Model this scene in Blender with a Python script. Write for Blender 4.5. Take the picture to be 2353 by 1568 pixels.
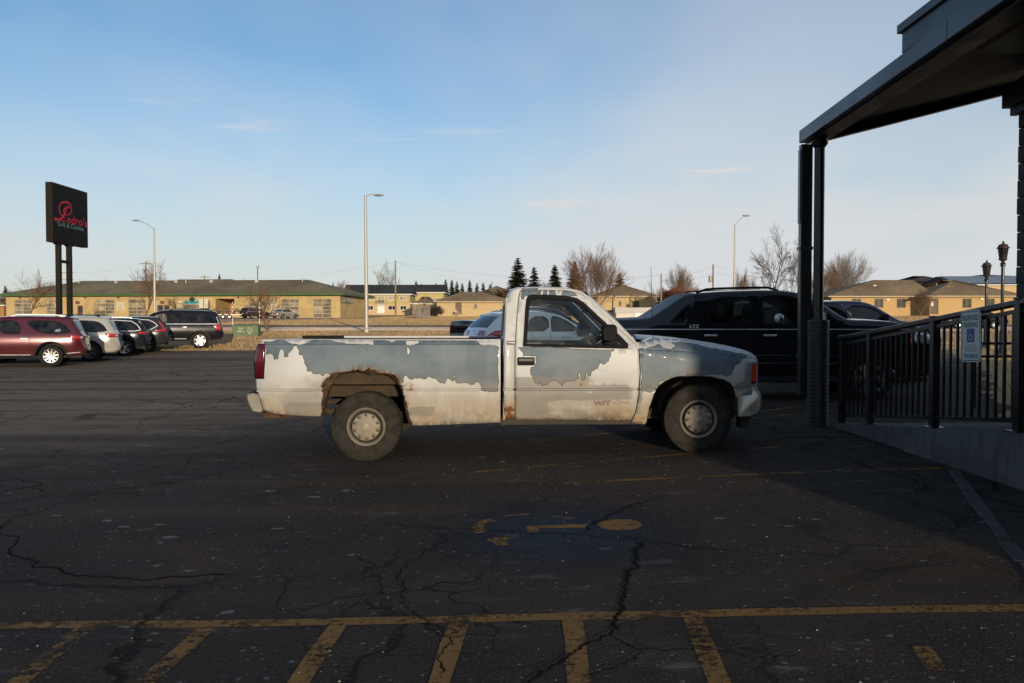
import bpy, math, random
import numpy as np
from mathutils import Vector, Matrix
from mathutils.geometry import delaunay_2d_cdt

for o in list(bpy.data.objects):
    bpy.data.objects.remove(o, do_unlink=True)
SC = bpy.context.scene
COL = SC.collection
rad = math.radians

# ------------------------------------------------------------------ camera
EYE = 1.36
PITCH = math.atan(45 / 1829.0)
cam_d = bpy.data.cameras.new('camera')
cam_d.lens = 28.0
cam_d.sensor_width = 36.0
cam_d.clip_start = 0.05
cam_d.clip_end = 4000
cam = bpy.data.objects.new('camera', cam_d)
COL.objects.link(cam)
cam.location = (0, 0, EYE)
cam.rotation_euler = (math.pi / 2 - PITCH, 0, 0)
SC.camera = cam

# ------------------------------------------------------------------ world, sun, exposure
SUN_EL = rad(6.5)
SUN_AZ = rad(15.0)            # the sun stands behind the camera, 15 degrees to its right
SUN_TO = Vector((math.sin(SUN_AZ) * math.cos(SUN_EL), -math.cos(SUN_AZ) * math.cos(SUN_EL), math.sin(SUN_EL)))
world = bpy.data.worlds.new('World')
SC.world = world
world.use_nodes = True
wt = world.node_tree
for n in list(wt.nodes):
    wt.nodes.remove(n)
w_out = wt.nodes.new('ShaderNodeOutputWorld')
w_bg = wt.nodes.new('ShaderNodeBackground')
w_sky = wt.nodes.new('ShaderNodeTexSky')
w_sky.sky_type = 'NISHITA'
w_sky.sun_disc = False
w_sky.sun_elevation = SUN_EL
w_sky.sun_rotation = math.pi - SUN_AZ
w_sky.altitude = 200
w_sky.air_density = 1.0
w_sky.dust_density = 0.7
w_sky.ozone_density = 3.0
SKY_STRENGTH = 0.15
w_bg.inputs['Strength'].default_value = SKY_STRENGTH
# thin high cloud, laid on a plane overhead so that it flattens towards the horizon
tc = wt.nodes.new('ShaderNodeTexCoord')
sep = wt.nodes.new('ShaderNodeSeparateXYZ')
wt.links.new(tc.outputs['Generated'], sep.inputs[0])
def wmath(op, a, b=None, clamp=False):
    n = wt.nodes.new('ShaderNodeMath'); n.operation = op; n.use_clamp = clamp
    for i, q in enumerate((a, b)):
        if q is None: continue
        if isinstance(q, (int, float)): n.inputs[i].default_value = q
        else: wt.links.new(q, n.inputs[i])
    return n.outputs[0]
zz = wmath('MAXIMUM', sep.outputs['Z'], 0.0)
den = wmath('ADD', zz, 0.09)
px = wmath('DIVIDE', sep.outputs['X'], den)
py = wmath('DIVIDE', sep.outputs['Y'], den)
comb = wt.nodes.new('ShaderNodeCombineXYZ')
wt.links.new(px, comb.inputs[0]); wt.links.new(py, comb.inputs[1])
def wnoise(scale, detail, off, sx=1.0, sy=1.0, rot=0.0, rough=0.55, dist=0.0):
    mp = wt.nodes.new('ShaderNodeMapping')
    mp.inputs['Location'].default_value = off
    mp.inputs['Rotation'].default_value = (0, 0, rot)
    mp.inputs['Scale'].default_value = (sx, sy, 1)
    wt.links.new(comb.outputs[0], mp.inputs[0])
    n = wt.nodes.new('ShaderNodeTexNoise')
    n.inputs['Scale'].default_value = scale; n.inputs['Detail'].default_value = detail
    n.inputs['Roughness'].default_value = rough; n.inputs['Distortion'].default_value = dist
    wt.links.new(mp.outputs[0], n.inputs['Vector'])
    return n.outputs['Fac']
def wramp(x, a, b):
    n = wt.nodes.new('ShaderNodeMapRange'); n.interpolation_type = 'SMOOTHSTEP'
    n.inputs['From Min'].default_value = a; n.inputs['From Max'].default_value = b
    wt.links.new(x, n.inputs['Value'])
    return n.outputs['Result']
bank = wmath('MULTIPLY', wmath('MINIMUM', wmath('MAXIMUM', px, -2.0), 2.0), 0.065)      # the thin cirrus thickens towards one side
veil = wramp(wmath('ADD', wnoise(0.42, 4, (0.6, 5.2, 0), 1, 0.55, 0.4), bank), 0.33, 0.70)
wisp = wramp(wnoise(1.5, 6, (11.3, 4.2, 0), 0.55, 1.7, 0.25, 0.6, 0.4), 0.60, 0.78)
wm = wmath('MULTIPLY', wisp, 0.45)
vm = wmath('MULTIPLY', veil, 0.50)
hz = wramp(zz, 0.34, 0.0)
hm = wmath('MULTIPLY', hz, 0.78)
cl = wmath('ADD', wmath('ADD', wm, vm), hm, True)
mixc = wt.nodes.new('ShaderNodeMix'); mixc.data_type = 'RGBA'
wt.links.new(cl, mixc.inputs['Factor'])
wt.links.new(w_sky.outputs[0], mixc.inputs['A'])
CLOUD_RGB = (3.30, 3.40, 3.48, 1)
mixc.inputs['B'].default_value = CLOUD_RGB
wt.links.new(mixc.outputs['Result'], w_bg.inputs['Color'])
wt.links.new(w_bg.outputs[0], w_out.inputs['Surface'])

sun_d = bpy.data.lights.new('sun', 'SUN')
sun_d.energy = 2.7
sun_d.angle = rad(0.6)
sun_d.color = (1.0, 0.84, 0.62)
sun = bpy.data.objects.new('sun', sun_d)
COL.objects.link(sun)
sun.location = (20, -40, 30)
sun.rotation_euler = (-SUN_TO).to_track_quat('-Z', 'Y').to_euler()

SC.view_settings.view_transform = 'Standard'
SC.view_settings.look = 'None'
SC.view_settings.gamma = 1.0
SC.view_settings.use_curve_mapping = False
SC.view_settings.exposure = 0.45
SC.cycles.max_bounces = 8
SC.cycles.transparent_max_bounces = 16
SC.cycles.caustics_reflective = False
SC.cycles.caustics_refractive = False

# ------------------------------------------------------------------ survey helpers (photograph measured on a 2352 px wide print)
FPX, CX, CY = 1829.0, 1176.0, 784.0
_cp, _sp = math.cos(PITCH), math.sin(PITCH)
def ray(u, v):
    a, b = (u - CX) / FPX, (CY - v) / FPX
    return Vector((a, _cp + b * _sp, -_sp + b * _cp))
def P(u, v, Y):
    d = ray(u, v)
    return Vector((0, 0, EYE)) + d * (Y / d.y)
_ky = [-200, 0, 36, 40, 44, 55, 57.5, 73, 100, 134, 210, 300, 900]
_kz = [0, 0, 0.0, 0.08, 0.22, 0.64, 0.68, 1.0, 1.45, 2.0, 3.2, 4.4, 12.0]
_ty = np.arange(-200, 900, 0.25)
_tz = np.interp(_ty, _ky, _kz)
_k = np.hanning(17); _k /= _k.sum()
_tz = np.convolve(np.pad(_tz, 8, mode='edge'), _k, mode='valid')
def gz(x, y):
    b = float(np.interp(y, _ty, _tz))
    if x > 20 and y > 60:
        b += min(x - 20, 60) * 0.009 * min(1.0, (y - 60) / 60)
    b -= 0.235 * math.exp(-0.5 * ((x + 17) / 8.5) ** 2 - 0.5 * ((y - 28.5) / 7.2) ** 2)
    b += 0.045 * math.tanh((x - 0.3) / 1.8) * math.exp(-((y - 7) / 8.0) ** 2)
    return b
def G(u, v):
    d = ray(u, v); t = 5.0
    z = 0.0
    for _ in range(60):
        if d.z >= -1e-4: break
        t2 = (z - EYE) / d.z
        t = t + 0.5 * (t2 - t)
        z = gz(d.x * t, d.y * t)
    return Vector((d.x * t, d.y * t, z))
def ground_pt(u, Y):
    x = (u - CX) / FPX * Y
    return Vector((x, Y, gz(x, Y)))

# ------------------------------------------------------------------ mesh helpers
class MB:
    def __init__(self):
        self.v, self.f, self.m = [], [], []
    def add(self, vs, fs, mi=0):
        o = len(self.v)
        self.v += [tuple(p) for p in vs]
        self.f += [tuple(i + o for i in f) for f in fs]
        self.m += [mi] * len(fs)
        return self
    def box(self, c, s, rz=0.0, mi=0, mat=None):
        hx, hy, hz_ = s[0] / 2, s[1] / 2, s[2] / 2
        vs = [Vector((x * hx, y * hy, z * hz_)) for x in (-1, 1) for y in (-1, 1) for z in (-1, 1)]
        R = Matrix.Rotation(rz, 3, 'Z') if mat is None else mat
        vs = [R @ p + Vector(c) for p in vs]
        return self.add(vs, [(0, 1, 3, 2), (4, 6, 7, 5), (0, 4, 5, 1), (2, 3, 7, 6), (0, 2, 6, 4), (1, 5, 7, 3)], mi)
    def b2(self, lo, hi, mi=0):
        return self.box([(a + b) / 2 for a, b in zip(lo, hi)], [abs(b - a) for a, b in zip(lo, hi)], 0, mi)
    def tube(self, path, r, n=8, mi=0, caps=True):
        path = [Vector(p) for p in path]
        rs = r if isinstance(r, (list, tuple)) else [r] * len(path)
        rings = []
        ref = Vector((0, 0, 1))
        for i, p in enumerate(path):
            t = (path[min(i + 1, len(path) - 1)] - path[max(i - 1, 0)])
            if t.length < 1e-9: t = Vector((0, 0, 1))
            t.normalize()
            a = ref.cross(t)
            if a.length < 0.05: a = Vector((1, 0, 0)).cross(t)
            a.normalize(); b = t.cross(a)
            rings.append([p + (a * math.cos(2 * math.pi * k / n) + b * math.sin(2 * math.pi * k / n)) * rs[i] for k in range(n)])
        vs = [q for rg in rings for q in rg]
        fs = []
        for i in range(len(rings) - 1):
            for k in range(n):
                k2 = (k + 1) % n
                fs.append((i * n + k, i * n + k2, (i + 1) * n + k2, (i + 1) * n + k))
        if caps:
            fs.append(tuple(range(n - 1, -1, -1)))
            fs.append(tuple((len(rings) - 1) * n + k for k in range(n)))
        return self.add(vs, fs, mi)
    def cyl(self, p0, p1, r0, r1=None, n=12, mi=0):
        return self.tube([p0, p1], [r0, r0 if r1 is None else r1], n, mi)
    def lathe(self, prof, n=24, axis='Z', c=(0, 0, 0), mi=0, closed=False):
        vs, fs = [], []
        for r, h in prof:
            for k in range(n):
                a = 2 * math.pi * k / n
                p = (r * math.cos(a), r * math.sin(a), h)
                if axis == 'Y': p = (p[0], p[2], p[1])
                if axis == 'X': p = (p[2], p[0], p[1])
                vs.append((p[0] + c[0], p[1] + c[1], p[2] + c[2]))
        m = len(prof)
        rng = range(m if closed else m - 1)
        for i in rng:
            j = (i + 1) % m
            for k in range(n):
                k2 = (k + 1) % n
                q = (i * n + k, i * n + k2, j * n + k2, j * n + k)
                fs.append(q[::-1] if axis == 'Y' else q)
        return self.add(vs, fs, mi)
    def prism(self, poly, fn, d0, d1, mi=0):
        """poly in 2D, fn(a, b, d) -> 3D, closed prism between depths d0 and d1"""
        n = len(poly)
        vs = [fn(a, b, d0) for a, b in poly] + [fn(a, b, d1) for a, b in poly]
        fs = [tuple(range(n)), tuple(range(2 * n - 1, n - 1, -1))]
        for i in range(n):
            j = (i + 1) % n
            fs.append((i, i + n, j + n, j))
        return self.add(vs, fs, mi)

def obj(name, mb, mats, parent=None, smooth=0, bevel=0, solid=0, flipcheck=False, mesh=None):
    if mesh is None:
        me = bpy.data.meshes.new(name)
        me.from_pydata([tuple(p) for p in mb.v], [], mb.f)
        if not isinstance(mats, (list, tuple)): mats = [mats]
        for m in mats: me.materials.append(m)
        if any(mb.m):
            me.polygons.foreach_set('material_index', mb.m)
        if smooth:
            me.polygons.foreach_set('use_smooth', [True] * len(me.polygons))
            me.set_sharp_from_angle(angle=rad(smooth))
        me.update()
    else:
        me = mesh
    o = bpy.data.objects.new(name, me)
    COL.objects.link(o)
    if parent is not None: o.parent = parent
    if bevel:
        b = o.modifiers.new('bevel', 'BEVEL'); b.width = bevel; b.segments = 2; b.limit_method = 'ANGLE'; b.angle_limit = rad(40)
    if solid:
        s = o.modifiers.new('solid', 'SOLIDIFY'); s.thickness = solid; s.offset = -1
    return o
def fixn(o):
    """make normals consistent and outward"""
    import bmesh
    bm = bmesh.new(); bm.from_mesh(o.data)
    bmesh.ops.recalc_face_normals(bm, faces=bm.faces)
    bm.to_mesh(o.data); bm.free()
    return o
def tag(o, label=None, cat=None, group=None, kind=None):
    if label: o['label'] = label
    if cat: o['category'] = cat
    if group: o['group'] = group
    if kind: o['kind'] = kind
    return o
def thing(name, label, cat, loc=(0, 0, 0), rz=0.0, group=None):
    o = bpy.data.objects.new(name, None)
    COL.objects.link(o)
    o.empty_display_size = 0.2
    o.location = loc; o.rotation_euler = (0, 0, rz)
    return tag(o, label, cat, group)
def copy_tree(o, parent=None):
    c = o.copy(); COL.objects.link(c)
    if parent is not None: c.parent = parent
    for ch in list(o.children):
        copy_tree(ch, c)
    return c

def in_poly(pts, poly):
    pts = np.asarray(pts, float); poly = np.asarray(poly, float)
    x, y = pts[:, 0], pts[:, 1]
    ins = np.zeros(len(pts), bool)
    n = len(poly); j = n - 1
    for i in range(n):
        xi, yi = poly[i]; xj, yj = poly[j]
        c = ((yi > y) != (yj > y)) & (x < (xj - xi) * (y - yi) / ((yj - yi) if yj != yi else 1e-12) + xi)
        ins ^= c; j = i
    return ins
def dist_poly(pts, line):
    pts = np.asarray(pts, float); ln = np.asarray(line, float)
    a, d = ln[:-1], ln[1:] - ln[:-1]
    L = np.maximum((d * d).sum(1), 1e-12)
    best = np.empty(len(pts))
    for k in range(0, len(pts), 2000):
        q = pts[k:k + 2000, None, :] - a[None]
        t = np.clip((q * d[None]).sum(2) / L, 0, 1)
        best[k:k + 2000] = np.sqrt(((q - t[..., None] * d[None]) ** 2).sum(2).min(1))
    return best
def resample(line, step, closed=False):
    pts = [Vector(p).to_2d() if len(p) > 2 else Vector(p) for p in line]
    if closed: pts = pts + [pts[0]]
    out = []
    for a, b in zip(pts[:-1], pts[1:]):
        n = max(1, int(math.ceil((b - a).length / step)))
        for k in range(n): out.append(tuple(a + (b - a) * (k / n)))
    if not closed: out.append(tuple(pts[-1]))
    return out
def ragged(poly, amp, rng, depth=3, closed=True):
    pts = [Vector(p) for p in poly]
    if closed: pts = pts + [pts[0]]
    for d in range(depth):
        out = []
        for a, b in zip(pts[:-1], pts[1:]):
            out.append(a)
            L = (b - a).length
            if L > amp * 1.2:
                nrm = Vector((-(b - a).y, (b - a).x)) / L
                out.append((a + b) / 2 + nrm * rng.uniform(-1, 1) * min(amp, L * 0.28))
        out.append(pts[-1]); pts = out
        amp *= 0.6
    if closed: pts = pts[:-1]
    return [tuple(p) for p in pts]
def cdt(outer, holes=(), cuts=(), extra=(), lines=()):
    """triangulate a polygon with holes; cuts/lines become edges. returns pts (n,2), tris (m,3)"""
    vs, es = [], []
    def loop(poly, closed=True):
        o = len(vs); n = len(poly)
        vs.extend(Vector((p[0], p[1])) for p in poly)
        es.extend((o + i, o + (i + 1) % n) for i in range(n if closed else n - 1))
    loop(outer)
    for h in holes: loop(h)
    for c in cuts: loop(c)
    for l in lines: loop(l, False)
    if len(extra):
        ex = np.asarray(extra, float)
        ok = in_poly(ex, outer)
        for h in holes: ok &= ~in_poly(ex, h)
        vs.extend(Vector((p[0], p[1])) for p in ex[ok])
    V, E, F, _, _, _ = delaunay_2d_cdt(vs, es, [], 0, 1e-6)
    pts = np.array([(p.x, p.y) for p in V]); tr = np.array([f for f in F if len(f) == 3], int)
    cen = pts[tr].mean(1)
    ok = in_poly(cen, outer)
    for h in holes: ok &= ~in_poly(cen, h)
    tr = tr[ok]
    a, b, c = pts[tr[:, 0]], pts[tr[:, 1]], pts[tr[:, 2]]
    ar = (b[:, 0] - a[:, 0]) * (c[:, 1] - a[:, 1]) - (b[:, 1] - a[:, 1]) * (c[:, 0] - a[:, 0])
    tr[ar < 0] = tr[ar < 0][:, ::-1]
    return pts, tr
def gridpts(lo, hi, dx, dy):
    return [(x, y) for x in np.arange(lo[0], hi[0], dx) for y in np.arange(lo[1], hi[1], dy)]

def text_mesh(s, size=1.0, align='CENTER', bold=0.0, spacing=1.0, sx=1.0):
    cu = bpy.data.curves.new('lettering', 'FONT')
    cu.body = s; cu.size = size; cu.align_x = align; cu.align_y = 'CENTER'
    cu.offset = bold; cu.space_character = spacing; cu.resolution_u = 3
    o = bpy.data.objects.new('lettering', cu)
    COL.objects.link(o)
    bpy.context.view_layer.update()
    dg = bpy.context.evaluated_depsgraph_get()
    me = bpy.data.meshes.new_from_object(o.evaluated_get(dg))
    vs = [(p.co.x * sx, p.co.y) for p in me.vertices]; fs = [tuple(p.vertices) for p in me.polygons]
    bpy.data.objects.remove(o, do_unlink=True); bpy.data.curves.remove(cu); bpy.data.meshes.remove(me)
    return vs, fs
def put_text(name, s, origin, right, up, size, mat, parent, bold=0.0, off=0.003, sx=1.0, align='CENTER', spacing=1.0):
    vs, fs = text_mesh(s, size, align, bold, spacing, sx)
    r, u = Vector(right).normalized(), Vector(up).normalized(); n = r.cross(u)
    mb = MB(); mb.add([Vector(origin) + r * a + u * b + n * off for a, b in vs], fs)
    return obj(name, mb, mat, parent)
def stroke(mb, pts, w, fn, mi=0):
    """flat ribbon of 2D points; w a width or list; fn maps 2D -> 3D"""
    pts = [Vector(p) for p in pts]; n = len(pts); L, R = [], []
    for i, p in enumerate(pts):
        t = pts[min(i + 1, n - 1)] - pts[max(i - 1, 0)]
        if t.length < 1e-9: t = Vector((1, 0))
        t.normalize(); q = Vector((-t.y, t.x)); ww = (w[i] if isinstance(w, (list, tuple)) else w) / 2
        L.append(fn(*(p + q * ww))); R.append(fn(*(p - q * ww)))
    mb.add(L + R, [(i, n + i, n + i + 1, i + 1) for i in range(n - 1)], mi)
def catmull(pts, k=6):
    pts = [Vector(p) for p in pts]; out = []
    for i in range(len(pts) - 1):
        p0, p1, p2, p3 = pts[max(i - 1, 0)], pts[i], pts[i + 1], pts[min(i + 2, len(pts) - 1)]
        for j in range(k):
            t = j / k
            out.append(0.5 * (2 * p1 + (p2 - p0) * t + (2 * p0 - 5 * p1 + 4 * p2 - p3) * t * t + (3 * p1 - p0 - 3 * p2 + p3) * t ** 3))
    out.append(pts[-1])
    return out

def put_text_fit(name, s, origin, right, up, width, height, mat, parent, bold=0.0, off=0.003):
    vs, fs = text_mesh(s, 1.0, 'CENTER', bold)
    w = max(p[0] for p in vs) - min(p[0] for p in vs); h = max(p[1] for p in vs) - min(p[1] for p in vs); cy = (max(p[1] for p in vs) + min(p[1] for p in vs)) / 2
    r, u = Vector(right).normalized(), Vector(up).normalized(); n = r.cross(u); mb = MB()
    mb.add([Vector(origin) + r * (a * width / w) + u * ((b - cy) * height / h) + n * off for a, b in vs], fs)
    return obj(name, mb, mat, parent)
# ------------------------------------------------------------------ materials
class NT:
    def __init__(self, name):
        self.mat = bpy.data.materials.new(name); self.mat.use_nodes = True
        self.t = self.mat.node_tree
        for n in list(self.t.nodes): self.t.nodes.remove(n)
        self.out = self.t.nodes.new('ShaderNodeOutputMaterial')
        self._tc = None
    def n(self, typ, **kw):
        nd = self.t.nodes.new(typ)
        for k, v in kw.items(): setattr(nd, k, v)
        return nd
    def link(self, a, b): self.t.links.new(a, b)
    def coord(self, kind='Object'):
        if self._tc is None: self._tc = self.n('ShaderNodeTexCoord')
        return self._tc.outputs[kind]
    def geo(self, what='Position'):
        return self.n('ShaderNodeNewGeometry').outputs[what]
    def mapping(self, vec, scale=(1, 1, 1), loc=(0, 0, 0), rot=(0, 0, 0)):
        m = self.n('ShaderNodeMapping'); m.inputs['Scale'].default_value = scale
        m.inputs['Location'].default_value = loc; m.inputs['Rotation'].default_value = rot
        self.link(vec, m.inputs[0]); return m.outputs[0]
    def noise(self, vec, scale, detail=3, rough=0.55, dist=0.0, out='Fac'):
        n = self.n('ShaderNodeTexNoise'); n.inputs['Scale'].default_value = scale
        n.inputs['Detail'].default_value = detail; n.inputs['Roughness'].default_value = rough
        n.inputs['Distortion'].default_value = dist
        if vec is not None: self.link(vec, n.inputs['Vector'])
        return n.outputs[out]
    def voro(self, vec, scale, feature='F1', out='Distance', rnd=1.0):
        n = self.n('ShaderNodeTexVoronoi', feature=feature); n.inputs['Scale'].default_value = scale
        n.inputs['Randomness'].default_value = rnd
        self.link(vec, n.inputs['Vector']); return n.outputs[out]
    def ramp(self, x, a, b, lo=0.0, hi=1.0):
        n = self.n('ShaderNodeMapRange', interpolation_type='SMOOTHSTEP')
        n.inputs['From Min'].default_value = a; n.inputs['From Max'].default_value = b
        n.inputs['To Min'].default_value = lo; n.inputs['To Max'].default_value = hi
        self.link(x, n.inputs['Value']); return n.outputs['Result']
    def math(self, op, a, b=None, clamp=False):
        n = self.n('ShaderNodeMath', operation=op, use_clamp=clamp)
        for i, q in enumerate((a, b)):
            if q is None: continue
            if isinstance(q, (int, float)): n.inputs[i].default_value = q
            else: self.link(q, n.inputs[i])
        return n.outputs[0]
    def mix(self, f, a, b):
        n = self.n('ShaderNodeMix', data_type='RGBA')
        for k, q in (('Factor', f), ('A', a), ('B', b)):
            s = n.inputs[k] if k == 'Factor' else [i for i in n.inputs if i.name == k and i.type == 'RGBA'][0]
            if isinstance(q, (int, float)): s.default_value = q
            elif isinstance(q, (tuple, list)): s.default_value = tuple(q) + (1,) if len(q) == 3 else q
            else: self.link(q, s)
        return [o for o in n.outputs if o.type == 'RGBA'][0]
    def bump(self, h, strength=0.3, dist=0.01):
        n = self.n('ShaderNodeBump'); n.inputs['Strength'].default_value = strength
        n.inputs['Distance'].default_value = dist; self.link(h, n.inputs['Height'])
        return n.outputs[0]
    def bsdf(self, col, rough=0.6, metal=0.0, spec=0.5, coat=0.0, normal=None, **kw):
        p = self.n('ShaderNodeBsdfPrincipled')
        def s(k, q):
            if isinstance(q, (int, float)): p.inputs[k].default_value = q
            elif isinstance(q, (tuple, list)): p.inputs[k].default_value = tuple(q) + (1,) if len(q) == 3 else q
            else: self.link(q, p.inputs[k])
        s('Base Color', col); s('Roughness', rough); s('Metallic', metal); s('Specular IOR Level', spec)
        s('Coat Weight', coat); p.inputs['Coat Roughness'].default_value = 0.06
        if normal is not None: self.link(normal, p.inputs['Normal'])
        for k, q in kw.items(): s(k, q)
        self.link(p.outputs[0], self.out.inputs['Surface'])
        return p
def sc3(c, k): return tuple(min(1.0, x * k) for x in c)
_mats = {}
def M(name, col, rough=0.6, metal=0.0, var=0.18, vs=3.0, bump=0.0, bs=40.0, spec=0.5, coat=0.0, stretch=(1, 1, 1)):
    """plain procedural material: base colour with soft uneven wear and optional fine relief"""
    if name in _mats: return _mats[name]
    t = NT(name)
    vec = t.mapping(t.coord(), stretch)
    a = t.noise(vec, vs, 4); b = t.noise(vec, vs * 9, 3)
    f = t.ramp(t.math('ADD', t.math('MULTIPLY', a, 0.65), t.math('MULTIPLY', b, 0.35)), 0.3, 0.7)
    c = t.mix(f, sc3(col, 1 - var), sc3(col, 1 + var))
    r = t.ramp(a, 0.3, 0.7, max(0.02, rough - 0.07), min(1, rough + 0.07))
    nm = t.bump(t.noise(vec, bs, 3), bump, 0.01) if bump else None
    t.bsdf(c, r, metal, spec, coat, nm)
    _mats[name] = t.mat
    return t.mat
def paint(name, col, metal=0.35, dirt=0.5, dcol=(0.20, 0.15, 0.10), rough=0.16, top=0.75, gloss=1.0):
    """car paint with clear coat and road dirt thrown up from below"""
    t = NT(name); oc = t.coord()
    s = t.n('ShaderNodeSeparateXYZ'); t.link(oc, s.inputs[0])
    z = t.ramp(s.outputs['Z'], 0.25, top, 1.0, 0.0)
    nz = t.noise(t.mapping(oc, (1, 1, 2.0)), 3.5, 5, 0.65)
    f = t.math('MULTIPLY', t.math('MULTIPLY', z, t.ramp(nz, 0.28, 0.62)), dirt, True)
    fl = t.noise(oc, 900, 1)
    base = t.mix(t.ramp(fl, 0.4, 0.6), sc3(col, 0.9), sc3(col, 1.1))
    c = t.mix(f, base, dcol)
    r = t.math('ADD', t.math('MULTIPLY', f, 0.5), rough, True)
    ct = t.math('MULTIPLY', t.math('SUBTRACT', 1.0, t.math('MULTIPLY', f, 1.2), True), gloss)
    t.bsdf(c, r, metal * 0.4, 0.25 * gloss, ct)
    return t.mat
def glass(name, tint, rough=0.02, dust=0.04, ior=1.5):
    """thin pane: tinted see-through plus mirror reflection"""
    t = NT(name)
    tr = t.n('ShaderNodeBsdfTransparent'); tr.inputs[0].default_value = (*tint, 1)
    gl = t.n('ShaderNodeBsdfGlossy'); gl.inputs['Roughness'].default_value = rough
    df = t.n('ShaderNodeBsdfDiffuse'); df.inputs[0].default_value = (0.35, 0.33, 0.30, 1)
    fr = t.n('ShaderNodeFresnel'); fr.inputs['IOR'].default_value = ior
    m1 = t.n('ShaderNodeMixShader'); m2 = t.n('ShaderNodeMixShader')
    d = t.math('MULTIPLY', t.ramp(t.noise(t.coord(), 4, 4), 0.3, 0.7), dust * 2)
    t.link(d, m1.inputs[0]); t.link(tr.outputs[0], m1.inputs[1]); t.link(df.outputs[0], m1.inputs[2])
    t.link(fr.outputs[0], m2.inputs[0]); t.link(m1.outputs[0], m2.inputs[1]); t.link(gl.outputs[0], m2.inputs[2])
    t.link(m2.outputs[0], t.out.inputs['Surface'])
    return t.mat

MT = {}
MT['black_plastic'] = M('black plastic', (0.016, 0.016, 0.018), 0.7, bump=0.1, bs=300, spec=0.07)
MT['trim_black'] = M('black trim', (0.012, 0.012, 0.013), 0.6, spec=0.06)
MT['rubber'] = M('tyre rubber', (0.022, 0.021, 0.020), 0.9, var=0.3, vs=9, bump=0.3, bs=120, spec=0.06)
MT['tyre_dusty'] = M('dusty tyre rubber', (0.036, 0.032, 0.027), 0.95, var=0.4, vs=11, bump=0.4, bs=110, spec=0.06)
MT['chrome'] = M('chrome', (0.72, 0.72, 0.72), 0.12, 1.0, var=0.05)
MT['bright_trim'] = M('bright trim', (0.70, 0.70, 0.70), 0.3, 0.35, var=0.05)
MT['alloy'] = M('machined alloy', (0.62, 0.61, 0.59), 0.28, 0.9, var=0.08)
MT['alloy_dark'] = M('grey alloy', (0.20, 0.20, 0.20), 0.35, 0.8)
MT['under'] = M('dirty underbody', (0.045, 0.036, 0.026), 0.9, var=0.35, vs=6, bump=0.3, bs=60)
MT['black_inside'] = M('dark interior cloth', (0.02, 0.02, 0.022), 0.9)
MT['red_lens'] = M('red lamp lens', (0.38, 0.012, 0.016), 0.12, var=0.12, coat=1.0)
MT['dark_red_lens'] = M('dark red lamp lens', (0.085, 0.004, 0.011), 0.10, var=0.2, coat=0.5, spec=.3)
MT['orange_lens'] = M('orange lamp lens', (0.62, 0.06, 0.015), 0.12, var=0.1, coat=1.0)
MT['clear_lens'] = M('clear lamp lens', (0.62, 0.62, 0.62), 0.1, 0.5, var=0.1, coat=1.0)
MT['glass_clear'] = glass('clear car glass', (0.90, 0.97, 0.93), dust=0.05)
MT['glass_tint'] = glass('tinted car glass', (0.055, 0.06, 0.06), dust=0.03)
MT['glass_mid'] = glass('lightly tinted car glass', (0.42, 0.50, 0.46), dust=0.05)
MT['glass_screen'] = glass('reflective windscreen glass', (0.62, 0.70, 0.68), dust=0.05, ior=2.1)
MT['glass_dark'] = glass('dark windscreen glass', (0.10, 0.12, 0.12), dust=0.04, ior=1.65)
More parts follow.
